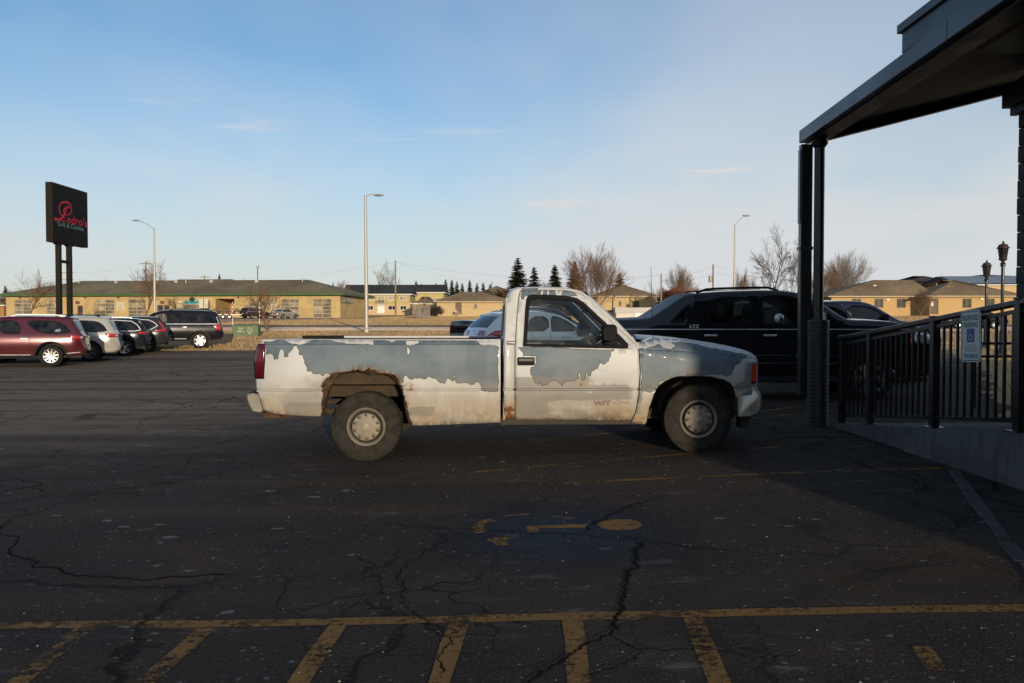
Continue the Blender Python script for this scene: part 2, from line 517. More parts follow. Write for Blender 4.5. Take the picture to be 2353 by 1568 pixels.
# ------------------------------------------------------------------ ground, lot, road
def asphalt(name, base, salt=1.0, crack=1.0, tint=(1, 1, 1), rough=0.72, spec=0.24, dusty=False, matte=False):  # dusty: lighter, browner streaks away from the restaurant
    t = NT(name); g = t.geo()
    big = t.noise(t.mapping(g, (0.5, 1, 1)), 0.22, 4, 0.6)
    mid = t.noise(g, 1.7, 5, 0.6)
    fine = t.noise(g, 75, 3, 0.7)
    agg = t.voro(g, 85)
    f = t.ramp(t.math('ADD', t.math('MULTIPLY', big, 0.6), t.math('MULTIPLY', mid, 0.4)), 0.33, 0.68)
    c = t.mix(f, (base[0] * .50, base[1] * .55, base[2] * .62), (base[0] * 1.55, base[1] * 1.45, base[2] * 1.35))
    c = t.mix(t.math('MULTIPLY', t.ramp(fine, 0.50, 0.72), 0.75), c, sc3(base, 2.7))
    c = t.mix(t.math('MULTIPLY', t.ramp(agg, 0.28, 0.06), 0.35), c, sc3(base, 0.35))
    # worn wheel tracks polished along the driving lanes
    tr = t.noise(t.mapping(g, (0.10, 1.6, 1), rot=(0, 0, 0.16)), 0.9, 4, 0.55)
    c = t.mix(t.math('MULTIPLY', t.ramp(tr, 0.52, 0.70), 0.45), c, (base[0] * 2.0, base[1] * 1.75, base[2] * 1.45))
    if dusty:      # the lot turns lighter and browner in streaks away from the restaurant
        sp_ = t.n('ShaderNodeSeparateXYZ'); t.link(g, sp_.inputs[0])
        edge = t.math('ADD', t.math('ADD', sp_.outputs['Y'], t.math('MULTIPLY', sp_.outputs['X'], -0.9)), t.math('MULTIPLY', t.math('SUBTRACT', t.noise(g, 0.25, 4, 0.6), 0.5), 9.0))
        old = t.ramp(edge, 10.0, 19.0)
        lane = t.noise(t.mapping(g, (0.05, 0.9, 1), rot=(0, 0, 0.22)), 1.0, 5, 0.6)
        old = t.math('MULTIPLY', old, t.ramp(lane, 0.36, 0.60, 0.35, 1.0))
        c = t.mix(t.math('MULTIPLY', old, 0.9), c, t.mix(t.noise(g, 3.0, 5, 0.65), (0.145, 0.100, 0.066), (0.34, 0.250, 0.172)))
    # road salt: chalky smears and crumbs
    reg = t.ramp(t.noise(g, 0.35, 4, 0.6), 0.42, 0.62)
    sm = t.noise(t.mapping(g, (0.55, 1.5, 1), rot=(0, 0, 0.1)), 3.4, 8, 0.72)
    c = t.mix(t.math('MULTIPLY', t.math('MULTIPLY', t.ramp(sm, 0.56, 0.70), reg), 0.42 * salt), c, (0.34, 0.32, 0.30))
    warp = t.n('ShaderNodeMix', data_type='RGBA'); warp.inputs['Factor'].default_value = 0.1
    va = [i for i in warp.inputs if i.type == 'RGBA']
    t.link(t.mapping(g, (0.7, 1.15, 0.0)), va[0]); t.link(t.noise(g, 7, 2, out='Color'), va[1])
    wv = [o for o in warp.outputs if o.type == 'RGBA'][0]
    vn = t.n('ShaderNodeTexVoronoi'); vn.inputs['Scale'].default_value = 7.5; t.link(wv, vn.inputs['Vector'])
    sx = t.n('ShaderNodeSeparateXYZ'); t.link(vn.outputs['Color'], sx.inputs[0])
    siz = t.math('MULTIPLY', t.math('POWER', sx.outputs['X'], 4.0), 0.20)
    rg = t.noise(g, 48, 4, 0.7)
    dd = t.math('ADD', vn.outputs['Distance'], t.math('MULTIPLY', t.math('SUBTRACT', rg, 0.5), 0.34))
    sp = t.math('GREATER_THAN', siz, dd)
    spm = t.math('MULTIPLY', sp, t.ramp(t.noise(g, 0.6, 3), 0.40, 0.56))
    c = t.mix(t.math('MULTIPLY', spm, 0.55 * salt), c, (0.34, 0.34, 0.335))
    v2 = t.n('ShaderNodeTexVoronoi'); v2.inputs['Scale'].default_value = 34; t.link(t.mapping(g, (0.8, 1, 0)), v2.inputs['Vector'])
    s2 = t.n('ShaderNodeSeparateXYZ'); t.link(v2.outputs['Color'], s2.inputs[0])
    sp2 = t.math('GREATER_THAN', t.math('MULTIPLY', t.math('POWER', s2.outputs['Y'], 6.0), 0.34), v2.outputs['Distance'])
    c = t.mix(t.math('MULTIPLY', sp2, 0.5 * salt), c, (0.28, 0.28, 0.275))
    # alligator cracks, mostly in the older patches
    cw = t.n('ShaderNodeVectorMath', operation='ADD')
    sc_ = t.n('ShaderNodeVectorMath', operation='SCALE'); sc_.inputs['Scale'].default_value = 0.9
    t.link(t.noise(g, 1.3, 4, 0.6, out='Color'), sc_.inputs[0]); t.link(g, cw.inputs[0]); t.link(sc_.outputs[0], cw.inputs[1])
    ce = t.voro(t.mapping(cw.outputs[0], (1, 1, 0)), 0.55, 'DISTANCE_TO_EDGE')
    ce2 = t.voro(t.mapping(cw.outputs[0], (1, 1, 0), (5, 2, 0)), 1.7, 'DISTANCE_TO_EDGE')
    cm = t.ramp(t.noise(t.mapping(g, (1, 1, 1), (7, 3, 0)), 0.16, 3), 0.38, 0.55)
    cm2 = t.ramp(t.noise(t.mapping(g, (1, 1, 1), (2, 9, 0)), 0.22, 3), 0.50, 0.62)
    ck = t.math('MULTIPLY', t.math('MAXIMUM', t.math('MULTIPLY', t.ramp(ce, 0.018, 0.004), cm), t.math('MULTIPLY', t.ramp(ce2, 0.020, 0.004), t.math('MULTIPLY', cm2, 0.8))), crack, True)
    # oil and damp stains, rusty runs
    st = t.noise(t.mapping(g, (0.8, 1.2, 1), (3, 1, 0)), 0.9, 5, 0.6)
    c = t.mix(t.math('MULTIPLY', t.ramp(st, 0.56, 0.72), 0.55), c, sc3(base, 0.45))
    ru = t.noise(t.mapping(g, (0.5, 1.0, 1), (9, 5, 0)), 0.7, 5, 0.6)
    c = t.mix(t.math('MULTIPLY', t.ramp(ru, 0.55, 0.74), 0.45), c, (base[0] * 2.3, base[1] * 1.75, base[2] * 1.2))
    c = t.mix(t.math('MULTIPLY', ck, 0.8), c, sc3(base, 0.22))
    c = t.mix(1.0, c, c) if tint == (1, 1, 1) else c
    h = t.math('ADD', t.math('MULTIPLY', agg, 0.6), t.math('SUBTRACT', fine, t.math('MULTIPLY', ck, 2.5)))
    r = t.ramp(mid, 0.3, 0.7, rough - 0.10, rough + 0.12)
    if matte:
        d = t.n('ShaderNodeBsdfDiffuse'); d.inputs['Roughness'].default_value = 0.9; t.link(c, d.inputs['Color']); t.link(d.outputs[0], t.out.inputs['Surface'])
        return t.mat
    t.bsdf(c, r, 0, spec, 0, t.bump(h, 0.8, 0.014))
    return t.mat
def drygrass(name, a, b, green=0.15):
    t = NT(name); g = t.geo()
    big = t.noise(g, 0.12, 5, 0.6); mid = t.noise(g, 1.1, 5, 0.65); fi = t.noise(t.mapping(g, (2.2, 0.6, 1)), 6, 4, 0.7)
    f = t.ramp(t.math('ADD', t.math('MULTIPLY', big, 0.45), t.math('MULTIPLY', mid, 0.55)), 0.34, 0.66)
    c = t.mix(f, a, b)
    c = t.mix(t.math('MULTIPLY', t.ramp(fi, 0.4, 0.7), 0.5), c, sc3(b, 1.35))
    c = t.mix(t.math('MULTIPLY', t.ramp(t.noise(g, 0.5, 4), 0.52, 0.7), green), c, (0.11, 0.10, 0.035))
    t.bsdf(c, 0.95, 0, 0.1, 0, t.bump(t.noise(g, 14, 5, 0.75), 0.9, 0.06))
    return t.mat
MT['asphalt'] = asphalt('parking lot asphalt', (0.042, 0.034, 0.0285), 1.0, 1.0, rough=0.88, spec=0.12, dusty=True)
MT['road'] = asphalt('pale worn road asphalt', (0.33, 0.275, 0.22), 0.4, 0.5, matte=True)
MT['drive'] = asphalt('driveway asphalt', (0.15, 0.13, 0.115), 0.4, 0.6, matte=True)
MT['grass'] = drygrass('dry winter lawn', (0.33, 0.22, 0.11), (0.50, 0.335, 0.17))
MT['dirt_edge'] = drygrass('bare gravelly verge', (0.20, 0.145, 0.09), (0.33, 0.25, 0.16), 0.0)

xs = sorted(set([-700, -500, -350, -260, -200, -160] + list(np.arange(-130, -40, 6.0)) + list(np.arange(-40, 40, 1.6)) + list(np.arange(40, 131, 6.0)) + [160, 200, 260, 350, 500, 700]))
ys = sorted(set([-200, -120, -80, -60, -45] + list(np.arange(-35, 80, 1.6)) + list(np.arange(80, 320, 6.0)) + [340, 380, 430, 500, 600, 720, 890]))
mb = MB()
mb.v = [(x, y, gz(x, y)) for y in ys for x in xs]
nx = len(xs)
mb.f = [(j * nx + i, j * nx + i + 1, (j + 1) * nx + i + 1, (j + 1) * nx + i) for j in range(len(ys) - 1) for i in range(nx - 1)]
mb.m = [0] * len(mb.f)
ground = tag(obj('ground', mb, MT['grass'], smooth=60), kind='structure')

def sheet(name, poly, step, dz, mat, parent=None, rg=0.0, rng=None, fine=()):
    outer = resample(poly, step, True)
    if rg: outer = ragged(outer, rg, rng, 2)
    lo = (min(p[0] for p in outer), min(p[1] for p in outer)); hi = (max(p[0] for p in outer), max(p[1] for p in outer))
    pts, tr = cdt(outer, extra=gridpts(lo, hi, step, step) + list(fine))
    mb = MB(); mb.add([(p[0], p[1], gz(p[0], p[1]) + dz) for p in pts], [tuple(t) for t in tr])
    return obj(name, mb, mat, parent, smooth=60)
R1 = random.Random(11)
lot = tag(sheet('parking_lot', [(-60, -30), (14, -30), (14, 9), (6.4, 9.7), (7.9, 13.0), (13, 22), (21, 38.5), (-60, 38.5)], 1.5, 0.012, MT['asphalt'], rg=0.25, rng=R1, fine=gridpts((-7, 1), (6.3, 16), .37, .37)), kind='structure')
road = tag(sheet('road', [(-330, 57.2), (300, 57.2), (300, 67.5), (-330, 67.5)], 4.0, 0.04, MT['road']), kind='structure')
shoulder = tag(sheet('gravel_shoulder', [(-330, 67.5), (300, 67.5), (300, 75.0), (-330, 74.0)], 4.0, 0.045, MT['dirt_edge'], rg=0.6, rng=R1), kind='structure')
drv = [(-100, 74.5), (-44, 74.5), (-36, 82), (-33.5, 92), (-30.0, 110), (-26.0, 122), (-22, 133.6), (-100, 139.5)]
drive = tag(sheet('driveway', drv, 3.0, 0.06, MT['drive'], rg=0.3, rng=R1), kind='structure')

def worn(name, col, thr=0.5, fine=26, amount=1.0, fade=False):
    """road paint worn through: bare asphalt shows where it has gone"""
    t = NT(name); g = t.geo()
    a = t.noise(g, fine, 5, 0.75); b = t.noise(g, 2.2, 4, 0.6)
    f = t.ramp(t.math('ADD', t.math('MULTIPLY', a, 0.6), t.math('MULTIPLY', b, 0.4)), thr - 0.07, thr + 0.07)
    if fade:
        at = t.n('ShaderNodeAttribute', attribute_name='fade'); f = t.math('MULTIPLY', f, at.outputs['Fac'])
    p = t.bsdf(t.mix(t.noise(g, 60, 2), sc3(col, 0.6), sc3(col, 1.15)), 0.8, 0, 0.3, 0, t.bump(t.noise(g, 75, 3, 0.7), 0.5, 0.01))
    tr = t.n('ShaderNodeBsdfTransparent'); ms = t.n('ShaderNodeMixShader')
    t.link(t.math('MULTIPLY', f, amount), ms.inputs[0]); t.link(tr.outputs[0], ms.inputs[1]); t.link(p.outputs[0], ms.inputs[2])
    t.link(ms.outputs[0], t.out.inputs['Surface'])
    return t.mat
MT['line_y'] = worn('worn yellow road paint', (0.25, 0.125, 0.03), 0.455)
MT['line_y2'] = worn('very worn yellow road paint', (0.25, 0.13, 0.035), 0.505)
MT['blue_stain'] = worn('faded blue road paint', (0.022, 0.040, 0.064), 0.40, 6, 0.8, True)
MT['crack'] = M('crack filled with grit', (0.014, 0.0115, 0.010), 0.95, var=0.4, vs=30, spec=.03)

def line_on(name, a, b, w, mat, dz, parent=lot, ext0=0, ext1=0, bw=None):
    a, b = Vector(a[:2]), Vector(b[:2]); d = (b - a).normalized()
    a = a - d * ext0; b = b + d * ext1
    n = max(2, int((b - a).length / 0.25)); mb = MB(); q = Vector((-d.y, d.x)); rr = random.Random(int((a.x + 50) * 997))
    L, R = [], []
    for i in range(n + 1):
        p = a + (b - a) * i / n
        wl = w / 2 + rr.uniform(-1, 1) * 0.006; wr = w / 2 + rr.uniform(-1, 1) * 0.006
        for lst, s in ((L, wl), (R, -wr)):
            e = p + q * s; lst.append((e.x, e.y, gz(e.x, e.y) + dz))
    mb.add(L + R, [(i, n + 1 + i, n + 2 + i, i + 1) for i in range(n)])
    return obj(name, mb, mat, parent)
line_on('painted_line', G(330, 1440), G(2352, 1402), 0.088, MT['line_y'], 0.0142, ext1=0.6)
line_on('painted_line', G(150, 1441), G(420, 1437.5), 0.085, MT['line_y2'], 0.0138, ext0=0.5)
MT['line_y3'] = worn('thin worn yellow road paint', (0.22, 0.115, 0.032), 0.475)
line_on('painted_line', G(1430, 1106), G(2180, 1078), 0.075, MT['line_y3'], 0.0142, ext0=0.5, ext1=-0.02)
line_on('painted_line', G(1625, 1041), G(1790, 1029), 0.06, MT['line_y2'], 0.0142, ext0=2.5)
line_on('painted_line', G(1690, 966), G(1840, 952), 0.09, MT['line_y2'], 0.0142, ext0=4)
line_on('painted_line', G(1790, 941), G(1900, 928), 0.09, MT['line_y2'], 0.0142, ext0=4)
line_on('painted_line', G(1660, 1196), G(2130, 1178), 0.05, worn('almost gone yellow road paint', (0.20, 0.12, 0.04), 0.60), 0.0138)
for (u0, v0, u1, v1, mt) in [(195, 1450, 50, 1568, 'line_y2'), (475, 1449, 340, 1568, 'line_y2'), (775, 1443, 690, 1568, 'line_y'),
                             (1053, 1437, 1010, 1568, 'line_y'), (1315, 1431, 1328, 1568, 'line_y'), (1590, 1426, 1650, 1568, 'line_y')]:
    line_on('hatch_line', G(u0, v0), G(u1, v1), 0.085, MT[mt], 0.0156, ext1=1.2)
line_on('hatch_line', G(2115, 1492), G(2150, 1548), 0.07, MT['line_y2'], 0.0156)

# wheelchair symbol and its blue ground, faded; strokes surveyed on the asphalt
def q1(X, Y):
    p = G(892 + 0.3532 * X, 1013.8 + 0.3532 * Y); return (p.x, p.y)
def flat(poly, name, mat, dz, step=0.08, rg=0.012):
    outer = ragged(resample(poly, 0.12, True), rg, R1, 2)
    lo = (min(p[0] for p in outer), min(p[1] for p in outer)); hi = (max(p[0] for p in outer), max(p[1] for p in outer))
    pts, tr = cdt(outer)
    mb = MB(); mb.add([(p[0], p[1], gz(p[0], p[1]) + dz) for p in pts], [tuple(t) for t in tr])
    return obj(name, mb, mat, lot)
ell = lambda cx, cy, rx, ry, n=40: [q1(cx + rx * math.cos(2 * math.pi * i / n), cy + ry * math.sin(2 * math.pi * i / n)) for i in range(n)]
bo = ell(1130, 650, 980, 290); pts, tr = cdt(resample(bo, .12, True), extra=gridpts((-3, 4), (3, 8), .12, .12))
mb = MB(); mb.add([(p[0], p[1], gz(p[0], p[1]) + .0132) for p in pts], [tuple(t) for t in tr]); bp = obj('blue_paint_patch', mb, MT['blue_stain'], lot)
fa = bp.data.attributes.new('fade', 'FLOAT', 'POINT'); fa.data.foreach_set('value', np.clip(dist_poly(pts, bo + [bo[0]]) / 0.9, 0, 1).astype(np.float32))
flat(ell(1505, 555, 143, 37), 'symbol_head', MT['line_y'], 0.0150)
flat([q1(*p) for p in [(905, 560), (1130, 556), (1300, 548), (1310, 572), (985, 578), (980, 605), (900, 607)]], 'symbol_body', MT['line_y'], 0.0150)
mb = MB()
gf = lambda x, y: (x, y, gz(x, y) + 0.0150)
stroke(mb, [Vector(p) for p in catmull([Vector(q1(*p)) for p in [(748, 495), (840, 489), (960, 484), (1080, 497), (1205, 517)]], 5)], 0.045, gf)
obj('symbol_arm', mb, MT['line_y2'], lot)
mb = MB()
stroke(mb, catmull([Vector(q1(*p)) for p in [(690, 522), (630, 533), (592, 556), (580, 585), (610, 606)]], 5), 0.075, gf)
obj('symbol_wheel', mb, MT['line_y'], lot)
flat([q1(*p) for p in [(640, 650), (700, 640), (790, 618), (858, 626), (765, 660), (778, 688), (700, 688)]], 'symbol_foot', MT['line_y2'], 0.0150)

# long cracks
CR = [([(0, 555), (250, 575), (560, 590), (800, 600), (1000, 612), (1260, 620), (1380, 640), (1600, 650), (1680, 660), (1850, 685), (2000, 708), (2296, 735)], 0.012),
      ([(1270, 600), (1340, 540), (1500, 470), (1600, 420), (1750, 385)], 0.016),
      ([(1660, 665), (1620, 760), (1580, 850), (1545, 920), (1530, 1000), (1510, 1080), (1490, 1150), (1460, 1210), (1450, 1280)], 0.022),
      ([(1450, 1280), (1300, 1330), (1200, 1400), (1100, 1470), (980, 1550), (850, 1640)], 0.016),
      ([(1450, 1290), (1530, 1330), (1600, 1370), (1680, 1370), (1800, 1385), (2000, 1360), (2296, 1410), (2700, 1430)], 0.008),
      ([(1640, 1390), (1600, 1440), (1480, 1490), (1380, 1520), (1280, 1560)], 0.009),
      ([(250, 590), (360, 635), (340, 680), (230, 740), (120, 830), (60, 890), (90, 960), (100, 1040), (160, 1140), (240, 1180), (260, 1240), (380, 1290), (400, 1340), (350, 1380), (345, 1568)], 0.008)]
for line, w in CR:
    base = [Vector(q1(*p)) for p in line]
    pl = ragged([tuple(p) for p in catmull(base, 2)], 0.030, R1, 3, closed=False)
    ww = [max(0.0015, w * R1.uniform(0.3, 1.25) * (1 if 2 < i < len(pl) - 3 else .4)) for i, _ in enumerate(pl)]
    mb = MB(); stroke(mb, pl, ww, lambda x, y: (x, y, gz(x, y) + 0.0170)); obj('crack', mb, MT['crack'], lot)
for k in range(9):
    p = Vector((R1.uniform(-9, -2.5), R1.uniform(5, 15))); a = R1.uniform(0, 6.28); pl = [p.copy()]
    for i in range(R1.randint(7, 13)):
        a += R1.uniform(-0.45, 0.45); p = p + Vector((math.cos(a), math.sin(a))) * 0.4; pl.append(p.copy())
    pl = ragged([tuple(q) for q in pl], 0.06, R1, 3, closed=False)
    mb = MB(); stroke(mb, pl, [R1.uniform(0.006, 0.02) for _ in pl], lambda x, y: (x, y, gz(x, y) + 0.0140)); obj('crack', mb, MT['crack'], lot)

# grit and salt crumbs lying on the lot near the viewer
mb = MB()
for k in range(1500):
    y = 2.6 + 14 * R1.random() ** 1.8; x = R1.uniform(-0.66, 0.66) * y
    if R1.random() < 0.35: x, y = R1.gauss(0.6, 1.6), R1.gauss(6.6, 1.1)
    if x > 3.9 and y < 9.9: continue
    r = 0.0018 + 0.006 * R1.random() ** 6; a = R1.uniform(0, 6.28); z = gz(x, y) + 0.013
    vs = [(x + r * math.cos(a + i * 2.09) * R1.uniform(.7, 1.3), y + r * math.sin(a + i * 2.09) * R1.uniform(.7, 1.3), z) for i in range(3)] + [(x, y, z + r * 0.9)]
    mb.add(vs, [(0, 1, 3), (1, 2, 3), (2, 0, 3)])
tag(obj('salt_crumbs', mb, M('road salt crumbs', (0.20, 0.195, 0.19), 0.9, spec=.1)), 'white crumbs of road salt scattered over the dark asphalt', 'road salt', kind='stuff')

# short dry grass standing along the verges
rg_ = np.random.default_rng(3)
def blades(n, x0, x1, y0, y1, h, w, keep=None):
    x = rg_.uniform(x0, x1, n); y = rg_.uniform(y0, y1, n)
    if keep is not None:
        k = keep(x, y); x, y = x[k], y[k]
    z = np.array([gz(a, b) for a, b in zip(x, y)]); n = len(x)
    patch = 0.55 + 0.9 * (0.5 + 0.5 * np.sin(x * 0.9 + 1.3 * np.sin(y * 0.7)) * np.sin(y * 1.1 + x * 0.23))
    hh = h * rg_.uniform(.5, 1.25, n) * patch; a = rg_.normal(0, .7, n); ww = w * rg_.uniform(.6, 1.4, n); le = rg_.normal(0, .45, (n, 2)) * hh[:, None]
    v = np.empty((n, 3, 3)); c, s_ = np.cos(a) * ww, np.sin(a) * ww
    v[:, 0] = np.stack([x - c, y - s_, z - .01], 1); v[:, 1] = np.stack([x + c, y + s_, z - .01], 1); v[:, 2] = np.stack([x + le[:, 0], y + le[:, 1], z + hh], 1)
    return v.reshape(-1, 3)
not_drive = lambda x, y: ~((y > 73) & in_poly(np.stack([x, y], 1), drv))
V_ = np.concatenate([blades(60000, -45, 24, 38.6, 57.0, .11, .014), blades(5000, -60, 18, 38.45, 38.9, .10, .012), blades(100000, -62, 75, 74.5, 132, .10, .026, not_drive), blades(20000, -40, 40, 132, 168, .12, .04, lambda x, y: ~((x < -24) & (y > 130))),
    blades(9000, 7.2, 30, 11, 37, .09, .012, lambda x, y: x > 7.7 + np.maximum(0, y - 13) * .56), blades(9000, 24, 60, 38, 57, .09, .016)])
me = bpy.data.meshes.new('dry_grass'); me.from_pydata(V_.tolist(), [], np.arange(len(V_)).reshape(-1, 3).tolist()); me.materials.append(M('dry grass blades', (0.42, 0.285, 0.145), 0.9, var=0.2, vs=.25, spec=.1))
gro = bpy.data.objects.new('dry_grass', me); COL.objects.link(gro); tag(gro, 'short dry straw coloured grass on the verges', 'grass', kind='stuff')

# ------------------------------------------------------------------ restaurant corner: wall, lean-to canopy, ramp, railing, sign
MT['black_paint'] = M('black exterior paint', (0.012, 0.013, 0.016), 0.42, var=0.25, vs=2.5, bump=0.08, bs=80)
MT['black_gloss'] = M('black gloss paint', (0.010, 0.010, 0.011), 0.33, var=0.2, vs=4)
MT['fascia'] = M('dark blue grey metal fascia', (0.030, 0.036, 0.048), 0.38, 0.2, var=0.15, vs=2)
MT['ply'] = M('brown stained plywood soffit', (0.23, 0.155, 0.085), 0.75, var=0.35, vs=1.6, stretch=(0.6, 3.0, 1))
MT['block'] = M('black painted block', (0.014, 0.016, 0.021), 0.7, var=0.3, vs=3, bump=0.5, bs=60)
def concrete():
    t = NT('stained concrete'); g = t.geo()
    a = t.noise(g, 1.6, 6, 0.65); b = t.noise(t.mapping(g, (4, 4, 0.6)), 2.5, 4); c_ = t.noise(g, 40, 3)
    c = t.mix(t.ramp(a, 0.3, 0.7), (0.065, 0.064, 0.064), (0.125, 0.122, 0.118))
    c = t.mix(t.math('MULTIPLY', t.ramp(b, 0.45, 0.7), 0.5), c, (0.045, 0.044, 0.044))
    t.bsdf(c, 0.9, 0, 0.3, 0, t.bump(t.math('ADD', c_, t.math('MULTIPLY', a, 0.7)), 0.4, 0.015))
    return t.mat
MT['concrete'] = concrete()

rest = thing('restaurant_building', 'dark painted block restaurant building at the right edge of the lot', 'building', (5.87, 9.3, 0))
# local origin at the far corner of the side wall; the building runs back past the viewer
mb = MB()
mb.b2((0.2, -17.3, -0.2), (16, -0.2, 4.7)); mb.b2((-0.05, -17.4, 4.55), (16.1, 0.0, 4.75))
obj('wall', mb, MT['block'], rest)
bl = MB(); bl.box((0, 0, 0), (0.2, 0.392, 0.194)); hb_ = MB(); hb_.box((0, 0, 0), (0.2, 0.192, 0.194))
b0 = h0_ = None
for k in range(21):
    yb0 = 0.0
    for j in range(4):
        half = (k % 2 == 1 and j == 0); ln = 0.2 if half else 0.4
        rr = random.Random(k * 7 + j)
        src = h0_ if half else b0
        if src is None: o = obj('block', hb_ if half else bl, MT['block'], rest, bevel=0.008)
        else: o = src.copy(); COL.objects.link(o)
        if half and h0_ is None: h0_ = o
        if not half and b0 is None: b0 = o
        o.location = (0.1 + rr.uniform(-.006, .006), yb0 - ln / 2, 0.1 + k * 0.2); yb0 -= ln
mb = MB(); mb.b2((-0.12, -3.0, 2.44), (0.02, 0.12, 2.62)); mb.b2((-0.06, -3.0, 2.34), (0.02, 0.06, 2.44))
led = obj('ledge', mb, MT['fascia'], rest, bevel=0.006)
led.location = (0, 0, 1.42)

can = thing('entrance_canopy', 'dark lean-to canopy with brown plywood underside over the ramp', 'canopy', (3.72, 10.3, 0))
# local: +x towards the building, -y towards the viewer
SL = 0.255
LX = lambda y: 0.0393 * y
def can_z(x): return 3.70 + SL * x
mb = MB()
yn = -9.5
def quadprism(mb, x0f, x1f, y0, y1, zb, zt, mi=0):
    vs = []
    for y in (y0, y1):
        for x in (x0f(y), x1f(y)):
            vs += [(x, y, zb(x)), (x, y, zt(x))]
    mb.add(vs, [(0, 1, 3, 2), (4, 6, 7, 5), (0, 4, 5, 1), (2, 3, 7, 6), (0, 2, 6, 4), (1, 5, 7, 3)], mi)
quadprism(mb, lambda y: LX(y) + 0.045, lambda y: 3.0, -0.05, yn, lambda x: can_z(x) + 0.012, lambda x: can_z(x) + 0.10)
obj('roof_slab', mb, MT['fascia'], can)
# soffit boards, each its own sheet
yb = -0.62
k = 0
while yb > -9.0:
    y2 = yb - 1.21
    mb = MB(); quadprism(mb, lambda y: LX(y) + 0.32, lambda y: 2.40, yb, y2, lambda x: can_z(x) - 0.006 - 0.002 * (k % 2), lambda x: can_z(x) + 0.011)
    obj('soffit_board', mb, MT['ply'], can); yb = y2 - 0.006; k += 1
mb = MB(); quadprism(mb, lambda y: LX(y) - 0.03, lambda y: LX(y) + 0.045, 0.0, -3.75, lambda x: 3.655, lambda x: 3.815)
obj('fascia', mb, MT['fascia'], can, bevel=0.006)
mb = MB(); quadprism(mb, lambda y: LX(y) - 0.03, lambda y: LX(y) + 0.045, -3.754, yn, lambda x: 3.655, lambda x: 3.815)
obj('fascia', mb, MT['fascia'], can, bevel=0.006)
mb = MB(); quadprism(mb, lambda y: LX(y) + 0.05, lambda y: LX(y) + 0.30, -0.0, yn, lambda x: 3.64 + 0.1 * x, lambda x: can_z(x) + 0.01)
obj('edge_beam', mb, MT['black_paint'], can)
mb = MB(); quadprism(mb, lambda y: 0.30, lambda y: 3.0, 0.0, -0.12, lambda x: can_z(x) - 0.10, lambda x: can_z(x) + 0.09)
obj('edge_beam', mb, MT['black_paint'], can)
mb = MB(); mb.b2((-0.02 - 0.11, -9.6, 3.83), (2.0, -2.9, 4.02)); mb.b2((-0.05 - 0.11, -9.6, 4.02), (2.05, -2.86, 4.10))
obj('parapet_box', mb, MT['fascia'], can, bevel=0.006)
pst = thing('canopy_post', 'round black canopy post standing in a ribbed black bollard sleeve', 'post', (3.88, 10.1, 0))
mb = MB(); mb.lathe([(0.062, 0.0), (0.062, 3.70)], 20); mb.lathe([(0.062, 3.55), (0.10, 3.60), (0.10, 3.68)], 20)
obj('pole', mb, MT['black_gloss'], pst, smooth=40)
mb = MB(); pr = [(0.135, 0.0)]
for k in range(27):
    z = 0.03 + k * 0.05; pr += [(0.135, z), (0.1315, z + 0.006), (0.1315, z + 0.012), (0.135, z + 0.018)]
pr += [(0.135, 1.375), (0.13, 1.385), (0.06, 1.387)]
mb.lathe(pr, 28); obj('bollard_sleeve', mb, M('black ribbed plastic sleeve', (0.014, 0.014, 0.016), 0.5), pst, smooth=30)
mb = MB(); mb.b2((-0.075, -0.045, 0.42), (0.07, 0.055, 3.62)); mb.b2((-0.082, -0.05, 0.42), (0.078, 0.06, 0.46))
ds = thing('downspout', 'square black downspout beside the canopy post ending above the ground', 'downspout', (3.755, 10.22, 0))
obj('pipe', mb, MT['black_gloss'], ds, bevel=0.008)
mb = MB(); mb.b2((-0.092, -0.04, 2.62), (-0.078, 0.03, 3.55)); obj('flashing_strip', mb, M('pale bent flashing', (0.16, 0.17, 0.19), 0.4, 0.6), ds)
for z in (0.9, 2.28):
    mb = MB(); mb.b2((-0.084, -0.054, z), (0.08, 0.064, z + 0.04)); obj('strap', mb, MT['fascia'], ds)

# ramp with kerb wall; the deck climbs towards the viewer
ramp = tag(thing('concrete_ramp', 'grey stained concrete ramp with low side wall under the black railing', 'ramp', (4.0, 10.0, 0)))
def deck(Y): return 0.10 + max(0.0, 9.9 - Y) * 0.105
mb = MB()
ysr = [10.05, 9.9, 9.3, 8.7, 8.02]
def ramp_seg(mb, ya, yb_, x0=-0.02, x1=2.04):
    vs = []
    for Y in (ya, yb_):
        y = Y - 10.0; d = deck(Y) if Y < 9.95 else 0.02
        vs += [(x0 - 0.02, y, -0.05), (x0, y, d), (x1, y, d), (x1, y, -0.05)]
    mb.add(vs, [(0, 4, 5, 1), (1, 5, 6, 2), (2, 6, 7, 3), (0, 1, 2, 3), (7, 6, 5, 4)])
for a, b in zip(ysr[:-1], ysr[1:]): ramp_seg(mb, a, b, 0.02)
obj('ramp_slab', mb, MT['concrete'], ramp)
mb = MB(); ramp_seg(mb, 8.0, 6.2, -0.03); ramp_seg(mb, 6.2, 3.0, -0.03); obj('ramp_slab', mb, MT['concrete'], ramp)
kb = tag(thing('kerb_edge', 'broken low concrete kerb edge crossing the dark corner by the ramp', 'kerb', tuple(G(2190, 1087))))
pk = [G(2190, 1087), G(2225, 1135), G(2271, 1196), G(2310, 1248), G(2352, 1298), G(2450, 1420)]
pk = [p - pk[0] for p in pk]
